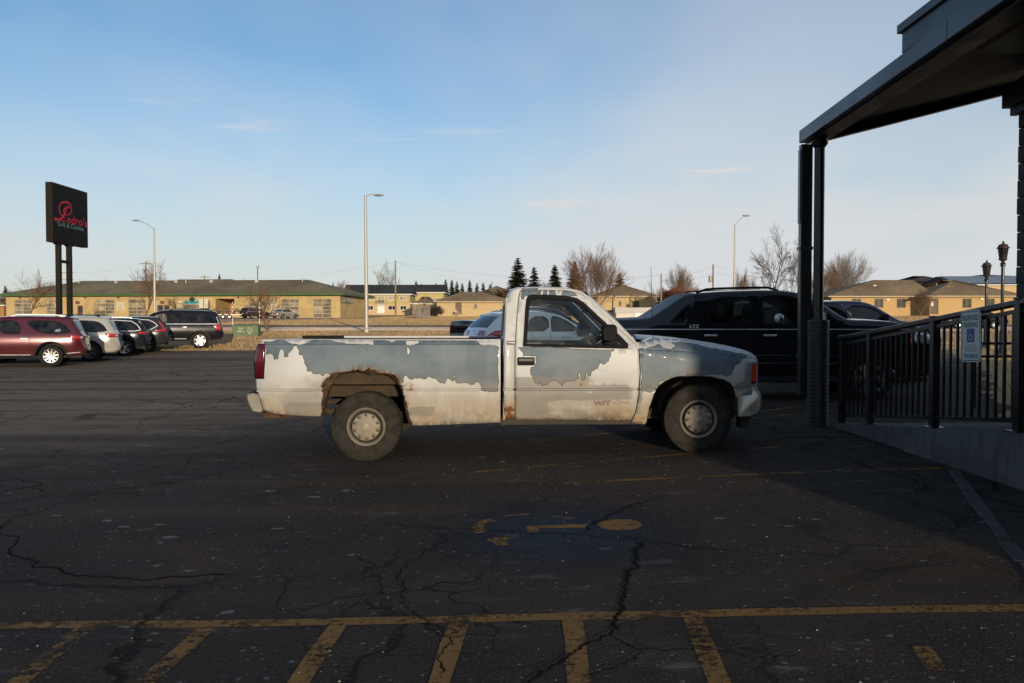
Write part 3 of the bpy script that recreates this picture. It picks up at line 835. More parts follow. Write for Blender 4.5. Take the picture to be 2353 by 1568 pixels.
for a, b in zip(pk[:-1], pk[1:]):
    d = (b - a); L = d.length; mb = MB(); h = R1.uniform(.012, .03)
    mb.box((a + b) / 2 + Vector((0, 0, h / 2 + 0.008)), (L - 0.02, 0.075 + R1.uniform(-.02, .03), h), math.atan2(d.y, d.x)); obj('kerb_stone', mb, M('dark broken concrete', (.045, .043, .042), .9, var=.4, vs=6, bump=.6, bs=40), kb, bevel=0.012)

rail = thing('ramp_railing', 'black metal picket railing climbing along the concrete ramp', 'railing', (4.1, 9.9, 0))
def rz_(Y): return deck(Y)
mb = MB()
def sloped_bar(mb, Ya, Yb, za, zb, w, h, x=0.0):
    vs = []
    for Y, z in ((Ya, za), (Yb, zb)):
        y = Y - 9.9
        vs += [(x - w / 2, y, z - h / 2), (x - w / 2, y, z + h / 2), (x + w / 2, y, z + h / 2), (x + w / 2, y, z - h / 2)]
    mb.add(vs, [(0, 4, 5, 1), (1, 5, 6, 2), (2, 6, 7, 3), (3, 7, 4, 0), (0, 1, 2, 3), (7, 6, 5, 4)])
sloped_bar(mb, 9.95, 4.6, rz_(9.9) + 1.05, rz_(4.6) + 1.05, 0.075, 0.05); obj('top_rail', mb, MT['black_gloss'], rail, bevel=0.01)
mb = MB(); sloped_bar(mb, 9.9, 4.6, rz_(9.9) + 0.985, rz_(4.6) + 0.985, 0.032, 0.032); obj('under_rail', mb, MT['black_gloss'], rail)
mb = MB(); sloped_bar(mb, 9.9, 4.6, rz_(9.9) + 0.10, rz_(4.6) + 0.10, 0.032, 0.036); obj('bottom_rail', mb, MT['black_gloss'], rail)
for Y in (9.88, 9.1, 7.72, 6.42, 5.1):
    mb = MB(); z = rz_(Y); w = 0.036
    mb.b2((-w, Y - 9.9 - w, z), (w, Y - 9.9 + w, z + 1.075)); mb.b2((-.075, Y - 9.9 - .075, z), (.075, Y - 9.9 + .075, z + .014)); mb.b2((-.042, Y - 9.9 - .042, z + 1.075), (.042, Y - 9.9 + .042, z + 1.09))
    obj('post', mb, MT['black_gloss'], rail, bevel=0.004)
pm = MB(); pm.b2((-0.010, -0.010, 0.0), (0.010, 0.010, 0.87)); p0 = None
Y = 9.77
while Y > 4.7:
    if min(abs(Y - q) for q in (9.88, 9.1, 7.72, 6.42, 5.1)) > 0.055:
        if p0 is None: p0 = obj('picket', pm, MT['black_gloss'], rail); o = p0
        else: o = p0.copy(); COL.objects.link(o)
        o.location = (0, Y - 9.9, rz_(Y) + 0.11)
    Y -= 0.1165
# second pipe rail beyond the building corner
pr2 = thing('pipe_guard_rail', 'thin black two bar pipe rail on the grass beyond the ramp', 'railing', (7.05, 12.2, 0))
for z in (0.83, 1.03):
    mb = MB(); mb.cyl((0, 0, z), (4.5, 0.6, z), 0.022, n=10); obj('bar', mb, MT['black_gloss'], pr2, smooth=40)
for k in range(3):
    mb = MB(); mb.cyl((0.05 + k * 2.15, k * 0.29, 0), (0.05 + k * 2.15, k * 0.29, 1.03), 0.022, n=10); obj('post', mb, MT['black_gloss'], pr2, smooth=40)

# RESERVED PARKING sign on the railing
sg = thing('parking_sign', 'white and green reserved parking sign with blue wheelchair square on the railing', 'sign', (4.052, 7.03, 1.235))
sg.rotation_euler = (rad(-2.2), 0, 0)
W_, H_ = 0.305, 0.457
def rrect(w, h, r, n=5):
    out = []
    for cx, cy, a0 in ((w / 2 - r, h / 2 - r, 0), (-w / 2 + r, h / 2 - r, 90), (-w / 2 + r, -h / 2 + r, 180), (w / 2 - r, -h / 2 + r, 270)):
        for i in range(n + 1):
            a = rad(a0 + 90 * i / n); out.append((cx + r * math.cos(a), cy + r * math.sin(a)))
    return out
sfn = lambda a, b, d: (-d, -a, b)       # right is -y (towards the viewer's right), the face looks to -x
MT['sign_white'] = M('faded white sign sheet', (0.50, 0.53, 0.53), 0.45, var=0.08)
MT['sign_green'] = M('dark green sign ink', (0.012, 0.075, 0.055), 0.5)
MT['sign_blue'] = M('blue sign ink', (0.012, 0.045, 0.22), 0.5)
mb = MB(); mb.prism(rrect(W_, H_, 0.035), sfn, 0.0, 0.003); fixn(obj('plate', mb, MT['sign_white'], sg))
pts, tr = cdt(rrect(W_ - 0.018, H_ - 0.018, 0.03), [rrect(W_ - 0.034, H_ - 0.034, 0.024)])
mb = MB(); mb.add([sfn(p[0], p[1], 0.0042) for p in pts], [tuple(t) for t in tr]); obj('border', mb, MT['sign_green'], sg)
SR, SU = (0, -1, 0), (0, 0, 1)
for s, z, size, sx in (('RESERVED', 0.160, 0.068, 0.80), ('PARKING', 0.098, 0.064, 0.82), ('THIS SPACE', -0.178, 0.052, 0.80)):
    put_text('lettering', s, (-0.0030, 0, z), SR, SU, size, MT['sign_green'], sg, 0.0012, 0.0014, sx)
for s, z in (('VEHICLES WITH', -0.082), ('VET OR DIS PLATES OR', -0.106), ('STATE DISABLED CARD', -0.130)):
    put_text('lettering', s, (-0.0030, 0, z), SR, SU, 0.020, MT['sign_green'], sg, 0, 0.0014, 0.85)
mb = MB(); mb.add([sfn(a, b, 0.0042) for a, b in [(p[0], p[1] + 0.005) for p in rrect(0.115, 0.118, 0.008)]], [tuple(range(24))]); obj('blue_square', mb, MT['sign_blue'], sg)
mb = MB(); f3 = lambda a, b: sfn(a, b + 0.005, 0.0052)
stroke(mb, [(-0.008, 0.026), (-0.006, 0.004), (0.016, 0.003), (0.026, -0.024), (0.034, -0.021)], 0.008, f3)
stroke(mb, [Vector((0.0 + 0.026 * math.cos(a), -0.016 + 0.026 * math.sin(a))) for a in [rad(120 + 22 * i) for i in range(11)]], 0.007, f3)
stroke(mb, [(-0.009, 0.036), (-0.0085, 0.046)], 0.011, f3); obj('wheelchair_symbol', mb, MT['sign_white'], sg)
# ------------------------------------------------------------------ the peeling white pickup truck
_A, _B = G(841, 1062), G(1604, 1043)
_dx = (_B - _A).xy; WB = _dx.length; _ex = _dx / WB; _ey = Vector((-_ex.y, _ex.x))
TO_ = _A.xy + _ey * 0.93
truck = thing('pickup_truck', 'old white pickup truck with peeling paint, grey primer patches and rusted rear arch', 'pickup truck', (TO_.x, TO_.y, 0.0), math.atan2(_dx.y, _dx.x))
_tab = [(0.2, .10), (.32, .075), (.45, .035), (.62, .004), (.655, 0), (.675, .003), (.684, .024), (.692, .025), (.702, .012), (.85, 0), (1.0, .004), (1.10, .012), (1.133, .016), (1.140, .034), (1.147, .030), (1.20, .07), (1.3, .1)]
_tx = [a for a, b in _tab]; _tyv = [b for a, b in _tab]
def hood_line(x): return 1.086 + (x - 2.704) * (0.962 - 1.086) / (3.975 - 2.704)
def tin(x, z):
    i = float(np.interp(z, _tx, _tyv))
    if 1.315 < x < 2.695 and z > 1.10:
        i = 0.012 + (z - 1.10) * 0.27
    elif x >= 2.695:
        i = float(np.interp(min(z, 1.0), _tx, _tyv))
        e = z - hood_line(x)
        if e > 0: i += 0.015 + 0.30 * (min(e, .16) / 0.15) ** 1.5
    if x > 3.55: i += 0.13 * ((x - 3.55) / 0.42) ** 2
    if x < -0.80: i += 0.07 * ((-0.80 - x) / 0.25) ** 2
    return i
HW = 0.97
def TS(u, v, yl=None, fn=tin):
    d = ray(u, v); dn = d.x * _ey.x + d.y * _ey.y
    y = -HW if yl is None else yl
    for _ in range(1 if yl is not None else 4):
        t = (y + TO_.dot(_ey)) / dn
        x = (Vector((d.x, d.y)) * t - TO_).dot(_ex); z = EYE + d.z * t
        if yl is None: y = -(HW - fn(x, z))
    return (x, z)
c1 = lambda X, Y, yl=None: TS(551.5 + .28966 * X, 632.6 + .28966 * Y, yl)
c2 = lambda X, Y, yl=None: TS(1135.4 + .28966 * X, 632.6 + .28966 * Y, yl)
C1 = lambda L, yl=None: [c1(*p, yl) for p in L]
C2 = lambda L, yl=None: [c2(*p, yl) for p in L]
def truck_paint(name, white):
    t = NT(name); oc = t.coord(); s = t.n('ShaderNodeSeparateXYZ'); t.link(oc, s.inputs[0])
    if white:
        base = t.mix(t.ramp(t.noise(oc, 2.2, 4), 0.35, 0.65), (0.49, 0.49, 0.475), (0.575, 0.575, 0.56)); r0 = 0.42
    else:
        a = t.noise(t.mapping(oc, (1, 1, 1.6)), 2.6, 6, 0.6); b = t.noise(t.mapping(oc, (5, 5, 0.5)), 2.0, 3)
        base = t.mix(t.ramp(a, 0.36, 0.66), (0.098, 0.132, 0.160), (0.146, 0.180, 0.206))
        base = t.mix(t.math('MULTIPLY', t.ramp(b, 0.5, 0.75), 0.25), base, (0.195, 0.225, 0.245)); r0 = 0.5
    # road grime: splashed up from the tyres, drying in vertical runs
    zf = t.ramp(s.outputs['Z'], 0.42, 0.95, 1.0, 0.0)
    runs = t.noise(t.mapping(oc, (9, 9, 0.9)), 2.4, 5, 0.65); cloud = t.noise(oc, 1.9, 6, 0.65)
    g = t.math('MULTIPLY', zf, t.ramp(t.math('ADD', t.math('MULTIPLY', runs, 0.35), t.math('MULTIPLY', cloud, 0.65)), 0.22, 0.58))
    c = t.mix(t.math('MULTIPLY', g, 0.92, True), base, t.mix(cloud, (0.27, 0.205, 0.13), (0.40, 0.32, 0.22)))
    gg = t.math('MULTIPLY', t.ramp(s.outputs['Z'], 0.36, 0.56, 1.0, 0.0), t.ramp(t.noise(t.mapping(oc, (1.2, 1, 2.5), (4, 0, 0)), 1.6, 5, 0.7), 0.47, 0.60))
    c = t.mix(t.math('MULTIPLY', gg, 0.8), c, (0.11, 0.088, 0.062))
    # faint random grey smudges on the middle of the panels
    smudge = t.math('MULTIPLY', t.ramp(t.noise(t.mapping(oc, (0.8, 1, 1.8), (1.7, 0, 3)), 1.5, 4), 0.5, 0.66), t.ramp(s.outputs['Z'], 0.98, 0.80))
    c = t.mix(t.math('MULTIPLY', smudge, 0.6), c, (0.24, 0.225, 0.20))
    gr = t.n('ShaderNodeAttribute', attribute_name='car_shade')  # blurred shadow of parked cars, painted into the panel colour
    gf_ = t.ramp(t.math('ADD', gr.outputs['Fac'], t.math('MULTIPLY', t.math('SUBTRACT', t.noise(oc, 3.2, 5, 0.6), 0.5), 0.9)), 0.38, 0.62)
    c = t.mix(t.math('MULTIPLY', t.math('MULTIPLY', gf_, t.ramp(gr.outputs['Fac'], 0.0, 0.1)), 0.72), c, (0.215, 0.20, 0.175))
    # rust where the vertex layer says so
    at = t.n('ShaderNodeAttribute', attribute_name='rust')
    rn = t.noise(oc, 22, 6, 0.7); rf = t.ramp(t.math('ADD', at.outputs['Fac'], t.math('MULTIPLY', t.math('SUBTRACT', rn, 0.5), 1.3)), 0.50, 0.68)
    rc = t.mix(t.noise(oc, 60, 4), (0.055, 0.022, 0.010), (0.26, 0.115, 0.045))
    stain = t.ramp(at.outputs['Fac'], 0.05, 0.55)
    c = t.mix(t.math('MULTIPLY', t.math('MULTIPLY', stain, t.ramp(runs, 0.3, 0.7)), 0.55), c, (0.36, 0.20, 0.09))
    c = t.mix(rf, c, rc)
    r = t.math('ADD', t.math('MULTIPLY', t.math('MAXIMUM', g, rf), 0.5), r0, True)
    h = t.math('ADD', t.math('MULTIPLY', rn, rf), t.math('MULTIPLY', t.noise(oc, 1.6, 2), 1.2))
    t.bsdf(c, r, 0, 0.28, t.math('MULTIPLY', t.math('SUBTRACT', 1.0, t.math('MAXIMUM', g, rf), True), 0.14 if white else 0.03), t.bump(h, 0.25, 0.012))
    return t.mat
T_WHITE = truck_paint('peeling white truck paint', True)
T_PRIM = truck_paint('bare grey primer', False)
def rust_mat():
    t = NT('flaking rust'); oc = t.coord(); a = t.noise(oc, 14, 6, 0.7); b = t.noise(oc, 70, 4)
    c = t.mix(t.ramp(a, 0.35, 0.65), (0.050, 0.028, 0.016), (0.125, 0.080, 0.046)); c = t.mix(t.math('MULTIPLY', b, 0.4), c, (0.04, 0.02, 0.012))
    t.bsdf(c, 0.95, 0, 0.2, 0, t.bump(t.math('ADD', a, b), 0.4, 0.008)); return t.mat
T_RUST = rust_mat()
T_FRAME = M('muddy brown frame', (0.050, 0.033, 0.018), 0.95, var=0.4, vs=5, bump=0.4, bs=60)
ZL = [.30, .34, .38, .42, .46, .50, .55, .60, .635, .655, .666, .675, .684, .692, .702, .715, .75, .80, .85, .90, .95, 1.0, 1.04, 1.075, 1.10, 1.12, 1.133, 1.140, 1.147, 1.16, 1.175, 1.19] + [1.21 + .045 * i for i in range(12)]
RT = random.Random(5)
def tmap(x, z, off=0.0, side=-1): return (x, side * (HW - tin(x, z) + off), z)
def tpanel(name, outer, holes=(), prim=(), isl=(), mats=None, off=0.0, solid=0.016, rust=(), car_shade=(), rustline=None, parent=truck, fine=True, mirror=False, sm=28):
    xs_ = [p[0] for p in outer]; zs_ = [p[1] for p in outer]
    ex = [(x, z) for x in np.arange(min(xs_) + .03, max(xs_), .09) for z in ZL if min(zs_) < z < max(zs_)] if fine else []
    if prim or isl:
        ex += gridpts((min(xs_), min(zs_)), (max(xs_), max(zs_)), .11, .09)
    cl = [resample([(min(xs_) - .02, z), (max(xs_) + .02, z)], .09) for z in (.675, .684, .692, .702, 1.133, 1.140, 1.147) if fine and min(zs_) < z < max(zs_) and not (z > 1.1 and max(xs_) > 1.4)]
    pts, tr = cdt(outer, holes, list(prim) + list(isl), ex, cl)
    cen = pts[tr].mean(1); pm_ = np.zeros(len(tr), bool)
    for p in prim: pm_ |= in_poly(cen, p)
    for p in isl: pm_ &= ~in_poly(cen, p)
    mb = MB(); mb.add([tmap(p[0], p[1], off) for p in pts], [tuple(t) for t in tr]); mb.m = [int(q) for q in pm_]
    o = obj(name, mb, mats or [T_WHITE, T_PRIM], parent, smooth=sm)
    em_ = MB()         # dark ribbon painting the thin shadow along the edge of the remaining paint
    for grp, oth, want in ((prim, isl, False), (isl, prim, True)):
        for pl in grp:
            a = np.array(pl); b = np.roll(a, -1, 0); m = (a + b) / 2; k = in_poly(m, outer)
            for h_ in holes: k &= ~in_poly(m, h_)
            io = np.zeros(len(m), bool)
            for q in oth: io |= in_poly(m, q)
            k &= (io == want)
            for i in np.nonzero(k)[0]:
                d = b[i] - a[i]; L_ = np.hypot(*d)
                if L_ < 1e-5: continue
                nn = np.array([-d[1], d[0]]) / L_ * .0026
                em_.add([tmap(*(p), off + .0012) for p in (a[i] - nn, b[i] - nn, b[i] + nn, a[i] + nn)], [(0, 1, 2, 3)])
    if em_.f: tag(obj('edge_shadow', em_, M('painted edge shadow', (.075, .072, .068), .8, spec=.05), o), kind='stuff')
    at = o.data.attributes.new('rust', 'FLOAT', 'POINT'); val = np.zeros(len(pts))
    for (rx, rz2, rr, amp) in rust:
        val = np.maximum(val, amp * np.clip(1 - np.hypot(pts[:, 0] - rx, (pts[:, 1] - rz2) * 1.3) / rr, 0, 1))
    if rustline is not None:
        val = np.maximum(val, 0.66 * np.clip(1 - dist_poly(pts, rustline) / 0.035, 0, 1))
    at.data.foreach_set('value', val.astype(np.float32))
    ag = o.data.attributes.new('car_shade', 'FLOAT', 'POINT'); gv = np.zeros(len(pts))  # where the painted car shadow lies on this panel
    for (gx_, gz_, rx_, rz_, amp) in car_shade:
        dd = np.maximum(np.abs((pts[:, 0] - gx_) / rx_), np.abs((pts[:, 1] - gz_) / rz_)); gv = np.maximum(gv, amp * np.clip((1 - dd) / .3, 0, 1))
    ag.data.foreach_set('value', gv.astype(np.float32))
    if solid:
        s = o.modifiers.new('solid', 'SOLIDIFY'); s.thickness = solid; s.offset = -1
    if mirror:
        me = o.data.copy(); co = np.zeros(len(me.vertices) * 3); me.vertices.foreach_get('co', co); co[1::3] *= -1
        me.vertices.foreach_set('co', co); me.flip_normals(); me.update()
        o2 = bpy.data.objects.new(name, me); COL.objects.link(o2); o2.parent = parent
        s = o2.modifiers.new('solid', 'SOLIDIFY'); s.thickness = solid or .016; s.offset = -1
    return o
# --- bed side with its ragged wheel arch
arch = [(1370, 1190), (1342, 1110), (1318, 1000), (1308, 960), (1300, 925), (1285, 870), (1250, 820), (1200, 785), (1150, 771), (1095, 770), (1060, 747), (1030, 741), (985, 757), (920, 751), (870, 760), (780, 768), (752, 772), (700, 812), (662, 850), (641, 888), (650, 925), (657, 950), (648, 1040), (640, 1115)]
archL = ragged(C1(arch), 0.012, RT, 3, closed=False)
bed_outer = C1([(168, 512), (300, 509), (1000, 511), (2065, 515), (2065, 900), (2063, 1165), (1800, 1176)]) + archL + C1([(560, 1116), (420, 1108), (300, 1096), (215, 1078), (165, 1058), (148, 1015), (133, 950), (131, 900), (121, 815), (116, 700), (127, 610), (150, 545)])
bed_outer = resample(bed_outer, .06, True)
prim_bed = [ragged(C1([(186, 504), (2070, 506), (2045, 560), (2049, 620), (2046, 760), (2045, 918), (1935, 915), (1915, 900), (1900, 850), (1870, 835), (1840, 865), (1810, 850), (1750, 855), (1710, 840), (1702, 790), (1690, 840), (1665, 805), (1640, 815), (1620, 857), (1580, 845), (1540, 815), (1500, 800), (1440, 815), (1380, 810), (1355, 825), (1330, 798), (1310, 788), (1290, 850), (1230, 860), (1000, 900), (760, 860), (732, 772), (665, 782), (655, 797), (640, 780), (575, 776), (530, 755), (515, 700), (500, 630), (465, 622), (452, 555), (430, 558), (402, 600), (380, 642), (355, 647), (335, 583), (310, 612), (300, 662), (275, 668), (250, 622), (206, 627), (198, 560)]), 0.014, RT, 3)]
isl_bed = [ragged(C1(p), 0.010, RT, 3) for p in (
    [(268, 495), (370, 520), (440, 544), (490, 547), (560, 513), (604, 495)], [(680, 495), (760, 528), (850, 544), (1062, 551), (1068, 495)],
    [(1315, 515), (1425, 513), (1420, 530), (1370, 552), (1320, 552), (1312, 535)], [(1327, 565), (1336, 562), (1343, 618), (1335, 630), (1325, 620)],
    [(1158, 509), (1252, 511), (1222, 523), (1172, 519)], [(1848, 505), (1898, 545), (1930, 560), (1985, 552), (2046, 562), (2070, 505)],
    [(997, 580), (1006, 582), (1002, 592)], [(860, 738), (868, 740), (864, 752)], [(1118, 512), (1126, 512), (1120, 532)])]
bx1, bz1 = c1(1305, 885); bx2, bz2 = c1(600, 950)
bed = tpanel('bed_side', bed_outer, prim=prim_bed, isl=isl_bed, car_shade=[(-.58, .50, .26, .07, .9), (.56, .47, .16, .06, .9)], rust=[(bx1 + .05, bz1, .12, .85), (bx2, bz2 - .0, .06, .62), (c1(1250, 1120)[0] + .3, .40, .25, .45)], rustline=archL[40:-30] if len(archL) > 120 else archL)
# far bed side, plain
far_outer = C1([(168, 512), (2065, 515), (2063, 1165), (1370, 1190)]) + [(0.40 * math.cos(rad(a)) + 0.0, 0.50 + 0.37 * math.sin(rad(a))) for a in range(10, 171, 10)] + C1([(640, 1115), (165, 1058), (121, 815), (150, 545)])
pts, tr = cdt(resample(far_outer, .08, True), extra=gridpts((-1, .3), (1.4, 1.2), .1, .05))
mb = MB(); mb.add([tmap(p[0], p[1], 0, 1) for p in pts], [tuple(t[::-1]) for t in tr]); obj('bed_side', mb, T_WHITE, truck, smooth=50, solid=.016)
# torn inner lip of the arch
inner = [(1342, 1190), (1316, 1110), (1295, 1000), (1290, 962), (1282, 925), (1262, 880), (1225, 835), (1180, 800), (1140, 785), (1095, 784), (1060, 786), (1030, 790), (985, 772), (920, 762), (870, 770), (800, 775), (775, 800), (735, 845), (705, 885), (690, 925), (685, 950), (672, 1000), (660, 1060), (648, 1115)]
mb = MB(); A2 = C1(arch); B2 = ragged(C1(inner), 0.004, RT, 0, closed=False)
vs = [tmap(x, z, -0.006) for x, z in A2] + [(x, -(HW - tin(x, z) - .03 - RT.uniform(0, .02)), z) for x, z in B2] + [(x, -(HW - tin(x, z) - .16), z + .01) for x, z in B2]
n = len(A2); mb.add(vs, [(i, i + 1, n + i + 1, n + i) for i in range(n - 1)] + [(n + i, n + i + 1, 2 * n + i + 1, 2 * n + i) for i in range(n - 1)])
obj('arch_lip', mb, T_RUST, truck, smooth=40)
# bed: rails, walls, floor, tailgate
x0, xr = c1(165, 512)[0], c1(2065, 515)[0]
mb = MB()
mb.b2((x0 + .02, -.905, 1.165), (xr, -.83, 1.187)); obj('bed_rail', mb, T_WHITE, truck, bevel=.008)
mb = MB(); mb.b2((x0 + .52, .83, 1.165), (xr, .905, 1.19)); obj('bed_rail', mb, T_WHITE, truck, bevel=.008)
mb = MB(); mb.b2((x0 + .02, .82, 1.165), (x0 + .515, .915, 1.196)); obj('rail_cap', mb, MT['black_plastic'], truck, bevel=.008)
mb = MB(); mb.b2((x0 + .03, -.83, .735), (xr, -.80, 1.164)); mb.b2((x0 + .03, .80, .735), (xr, .83, 1.164)); mb.b2((xr - .04, -.79, .66), (xr - .005, .79, 1.18)); mb.b2((x0 + .05, -.79, .735), (xr - .05, .79, .76))
obj('bed_box', mb, T_FRAME, truck)
mb = MB(); mb.b2((x0 + .0, -.84, .64), (x0 + .028, .84, 1.17)); obj('tailgate', mb, T_WHITE, truck, bevel=.01)
# tail lamp
tl = C1([(150, 546), (197, 546), (191, 680), (183, 812), (122, 812), (115, 700), (126, 610)])
pts, tr = cdt(resample(tl, .05, True), extra=gridpts((-1.2, .7), (-.8, 1.2), .03, .05))
mb = MB(); mb.add([tmap(p[0], p[1], 0.012) for p in pts], [tuple(t) for t in tr]); obj('tail_light', mb, MT['dark_red_lens'], truck, smooth=50, solid=.03)
ring = C1([(144, 540), (203, 540), (197, 680), (189, 819), (118, 819), (110, 700), (120, 606)])
pts, tr = cdt(resample(ring, .05, True), [resample(tl, .05, True)]); mb = MB(); mb.add([tmap(p[0], p[1], 0.006) for p in pts], [tuple(t) for t in tr]); obj('lamp_gasket', mb, MT['trim_black'], truck, solid=.02)
# --- cab
door_o = [(166, 1142), (166, 800), (167, 560), (180, 350), (195, 180), (209, 120), (300, 114), (560, 120), (680, 140), (728, 172), (865, 302), (995, 425), (1118, 540), (1143, 600), (1153, 760), (1143, 930), (1118, 1080), (1085, 1145)]
cab_o = [(77, 1140), (77, 800), (80, 505), (90, 300), (101, 205), (118, 152), (150, 114), (200, 101), (420, 97), (600, 105), (690, 125), (742, 160), (882, 288), (1008, 405), (1094, 487), (1128, 530), (1126, 548)]
win_o = [(232, 556), (240, 440), (250, 270), (258, 195), (270, 165), (300, 155), (430, 157), (560, 165), (650, 184), (705, 217), (800, 308), (900, 398), (985, 474), (1055, 545), (1052, 573), (800, 569), (500, 562)]
win_i = [(258, 540), (265, 420), (277, 260), (286, 200), (300, 182), (430, 184), (560, 191), (640, 206), (692, 234), (786, 322), (884, 410), (962, 482), (1018, 548), (800, 548), (500, 544)]
prim_roof = [ragged(C2(p), 0.008, RT, 3) for p in ([(217, 100), (345, 100), (347, 150), (330, 161), (280, 154), (240, 166), (235, 190), (218, 186)], [(352, 100), (380, 100), (372, 122), (366, 150), (355, 148)], [(388, 100), (412, 100), (416, 152), (385, 158)], [(432, 100), (484, 100), (487, 150), (470, 160), (438, 158)], [(505, 100), (520, 100), (512, 140)], [(540, 110), (600, 118), (658, 161), (590, 168), (535, 156)])]
door_prim = [ragged(C2([(186, 570), (420, 573), (952, 586), (945, 600), (920, 615), (915, 650), (900, 680), (860, 703), (842, 690), (830, 717), (820, 742), (800, 735), (775, 760), (765, 792), (746, 802), (735, 765), (728, 800), (715, 827), (690, 822), (681, 762), (671, 762), (667, 815), (640, 830), (560, 840), (537, 873), (524, 850), (500, 835), (460, 830), (425, 862), (372, 872), (361, 838), (350, 862), (320, 850), (314, 815), (305, 815), (300, 790), (288, 770), (290, 730), (322, 714), (330, 640), (228, 640), (225, 600), (205, 587)]), 0.010, RT, 3)] + prim_roof
d1, d2, d3 = c2(680, 855), c2(435, 880), c2(1000, 1130)
door_poly = resample(C2(door_o), .05, True)
tpanel('door', door_poly, [resample(C2(win_o), .05, True)], door_prim, car_shade=[(1.80, .70, .52, .14, .8), (2.35, .66, .38, .10, .75), (1.62, .50, .22, .14, .7)], rust=[(d1[0], d1[1], .11, .72), (d2[0], d2[1], .06, .68), (d3[0], d3[1], .16, .62), (c2(200, 1120)[0], c2(200, 1120)[1], .1, .5)], mirror=True)
cab_poly = C2(cab_o) + [p for p in C2([(1112, 543), (988, 430), (858, 308), (722, 180), (676, 149), (560, 127), (300, 121), (216, 126), (203, 182), (188, 350), (174, 560), (174, 800), (174, 1142)])][0:0]
seam = 0.006
cab_poly = resample(C2(cab_o) + C2([(1111, 541), (990, 424), (861, 299), (726, 168), (680, 136), (560, 116), (300, 110), (204, 116), (190, 180), (175, 350), (161, 560), (160, 800), (160, 1140)]), .05, True)
q_, r_ = c2(120, 1060), c2(120, 985)
tpanel('cab_side', cab_poly, prim=prim_roof[:1], rust=[(q_[0], q_[1], .13, 1.0), (r_[0], r_[1], .04, .7), (q_[0], q_[1] - .09, .13, 1.0)], mirror=True)
# black seam behind the door gap
mb = MB(); stroke(mb, [Vector(p) for p in resample(C2([(163, 1142), (163, 800), (164, 560), (177, 350), (192, 180), (206, 118), (300, 112), (560, 118), (680, 138), (727, 170), (863, 300), (992, 425), (1115, 541), (1147, 600), (1157, 760), (1148, 930), (1123, 1080), (1090, 1145)]), .06)], .03, lambda x, z: tmap(x, z, -.012)); obj('door_seal', mb, MT['trim_black'], truck)
# roof skin, windscreen, rear wall
roof_l = [(101, 205), (118, 152), (150, 114), (200, 101), (310, 98), (420, 97), (520, 100), (600, 105), (690, 125), (742, 160)]
def strip(line, crown, ny=11, inset_extra=0.0, dz=0.0):
    vs, fs = [], []
    for (x, z) in line:
        w = HW - tin(x, z) - inset_extra
        for k in range(ny):
            s = -1 + 2 * k / (ny - 1); vs.append((x, w * s, z + dz + crown * (1 - abs(s) ** 2.5)))
    for i in range(len(line) - 1):
        for k in range(ny - 1):
            a = i * ny + k; fs.append((a, a + ny, a + ny + 1, a + 1))
    return vs, fs
mb = MB(); mb.add(*strip(C2(roof_l), .035)); fixn(obj('roof', mb, T_WHITE, truck, smooth=60, solid=.02))
ws_b = [(742, 160), (800, 213), (882, 288), (945, 347), (1008, 405), (1060, 455), (1094, 487)]
def screen(line, bulge, inset_e, ny=15):
    vs, fs = [], []
    for (x, z) in line:
        w = HW - tin(x, z) - inset_e
        for k in range(ny):
            s = -1 + 2 * k / (ny - 1); b = bulge * (1 - s * s); vs.append((x + b * .62, w * s, z + b * .78))
    for i in range(len(line) - 1):
        for k in range(ny - 1):
            a = i * ny + k; fs.append((a, a + ny, a + ny + 1, a + 1))
    return vs, fs
mb = MB(); mb.add(*screen(C2(ws_b), .085, .035)); obj('windscreen', mb, MT['glass_screen'], truck, smooth=60)
mb = MB(); mb.add(*screen(C2(ws_b[:1] + [(752, 170)]), .087, .03)); obj('windscreen_seal', mb, MT['trim_black'], truck)
# rear wall of the cab with its window opening
rw = C2([(77, 1140), (77, 800), (80, 505), (90, 300), (101, 205)])
zr = [p[1] for p in rw]; xrw = rw[0][0]
w0 = HW - .04
out = [(-w0, rw[0][1]), (w0, rw[0][1]), (w0, 1.10), (w0 - .12, 1.6), (-w0 + .12, 1.6), (-w0, 1.10)]
hole = [(-.60, 1.20), (.60, 1.20), (.56, 1.54), (-.56, 1.54)]
pts, tr = cdt(out, [hole]); mb = MB(); mb.add([(float(np.interp(p[1], zr, [q[0] for q in rw])) + .01, p[0], p[1]) for p in pts], [tuple(t) for t in tr]); obj('rear_wall', mb, T_WHITE, truck, solid=.02)
mb = MB(); mb.add([(float(np.interp(p[1], zr, [q[0] for q in rw])) + .005, p[0], p[1]) for p in hole], [(0, 1, 2, 3)]); obj('rear_window', mb, MT['glass_mid'], truck)
# side glass and its black surround
for sd in (-1, 1):
    pts, tr = cdt(resample(C2(win_i), .05, True), extra=gridpts((1.4, 1.1), (2.7, 1.7), .09, .06))
    mb = MB(); mb.add([tmap(p[0], p[1], -0.012, sd) for p in pts], [tuple(t) for t in tr]); obj('side_window', mb, MT['glass_clear'], truck, smooth=60)
    big = C2([(226, 562), (234, 440), (244, 268), (252, 190), (266, 158), (300, 149), (430, 151), (562, 158), (654, 178), (710, 212), (806, 303), (906, 394), (991, 470), (1062, 542), (1058, 579), (800, 575), (500, 568)])
    pts, tr = cdt(resample(big, .05, True), [resample(C2(win_i), .05, True)])
    mb = MB(); mb.add([tmap(p[0], p[1], 0.006, sd) for p in pts], [tuple(t) if sd < 0 else tuple(t[::-1]) for t in tr]); obj('window_seal', mb, MT['trim_black'], truck, solid=.03)
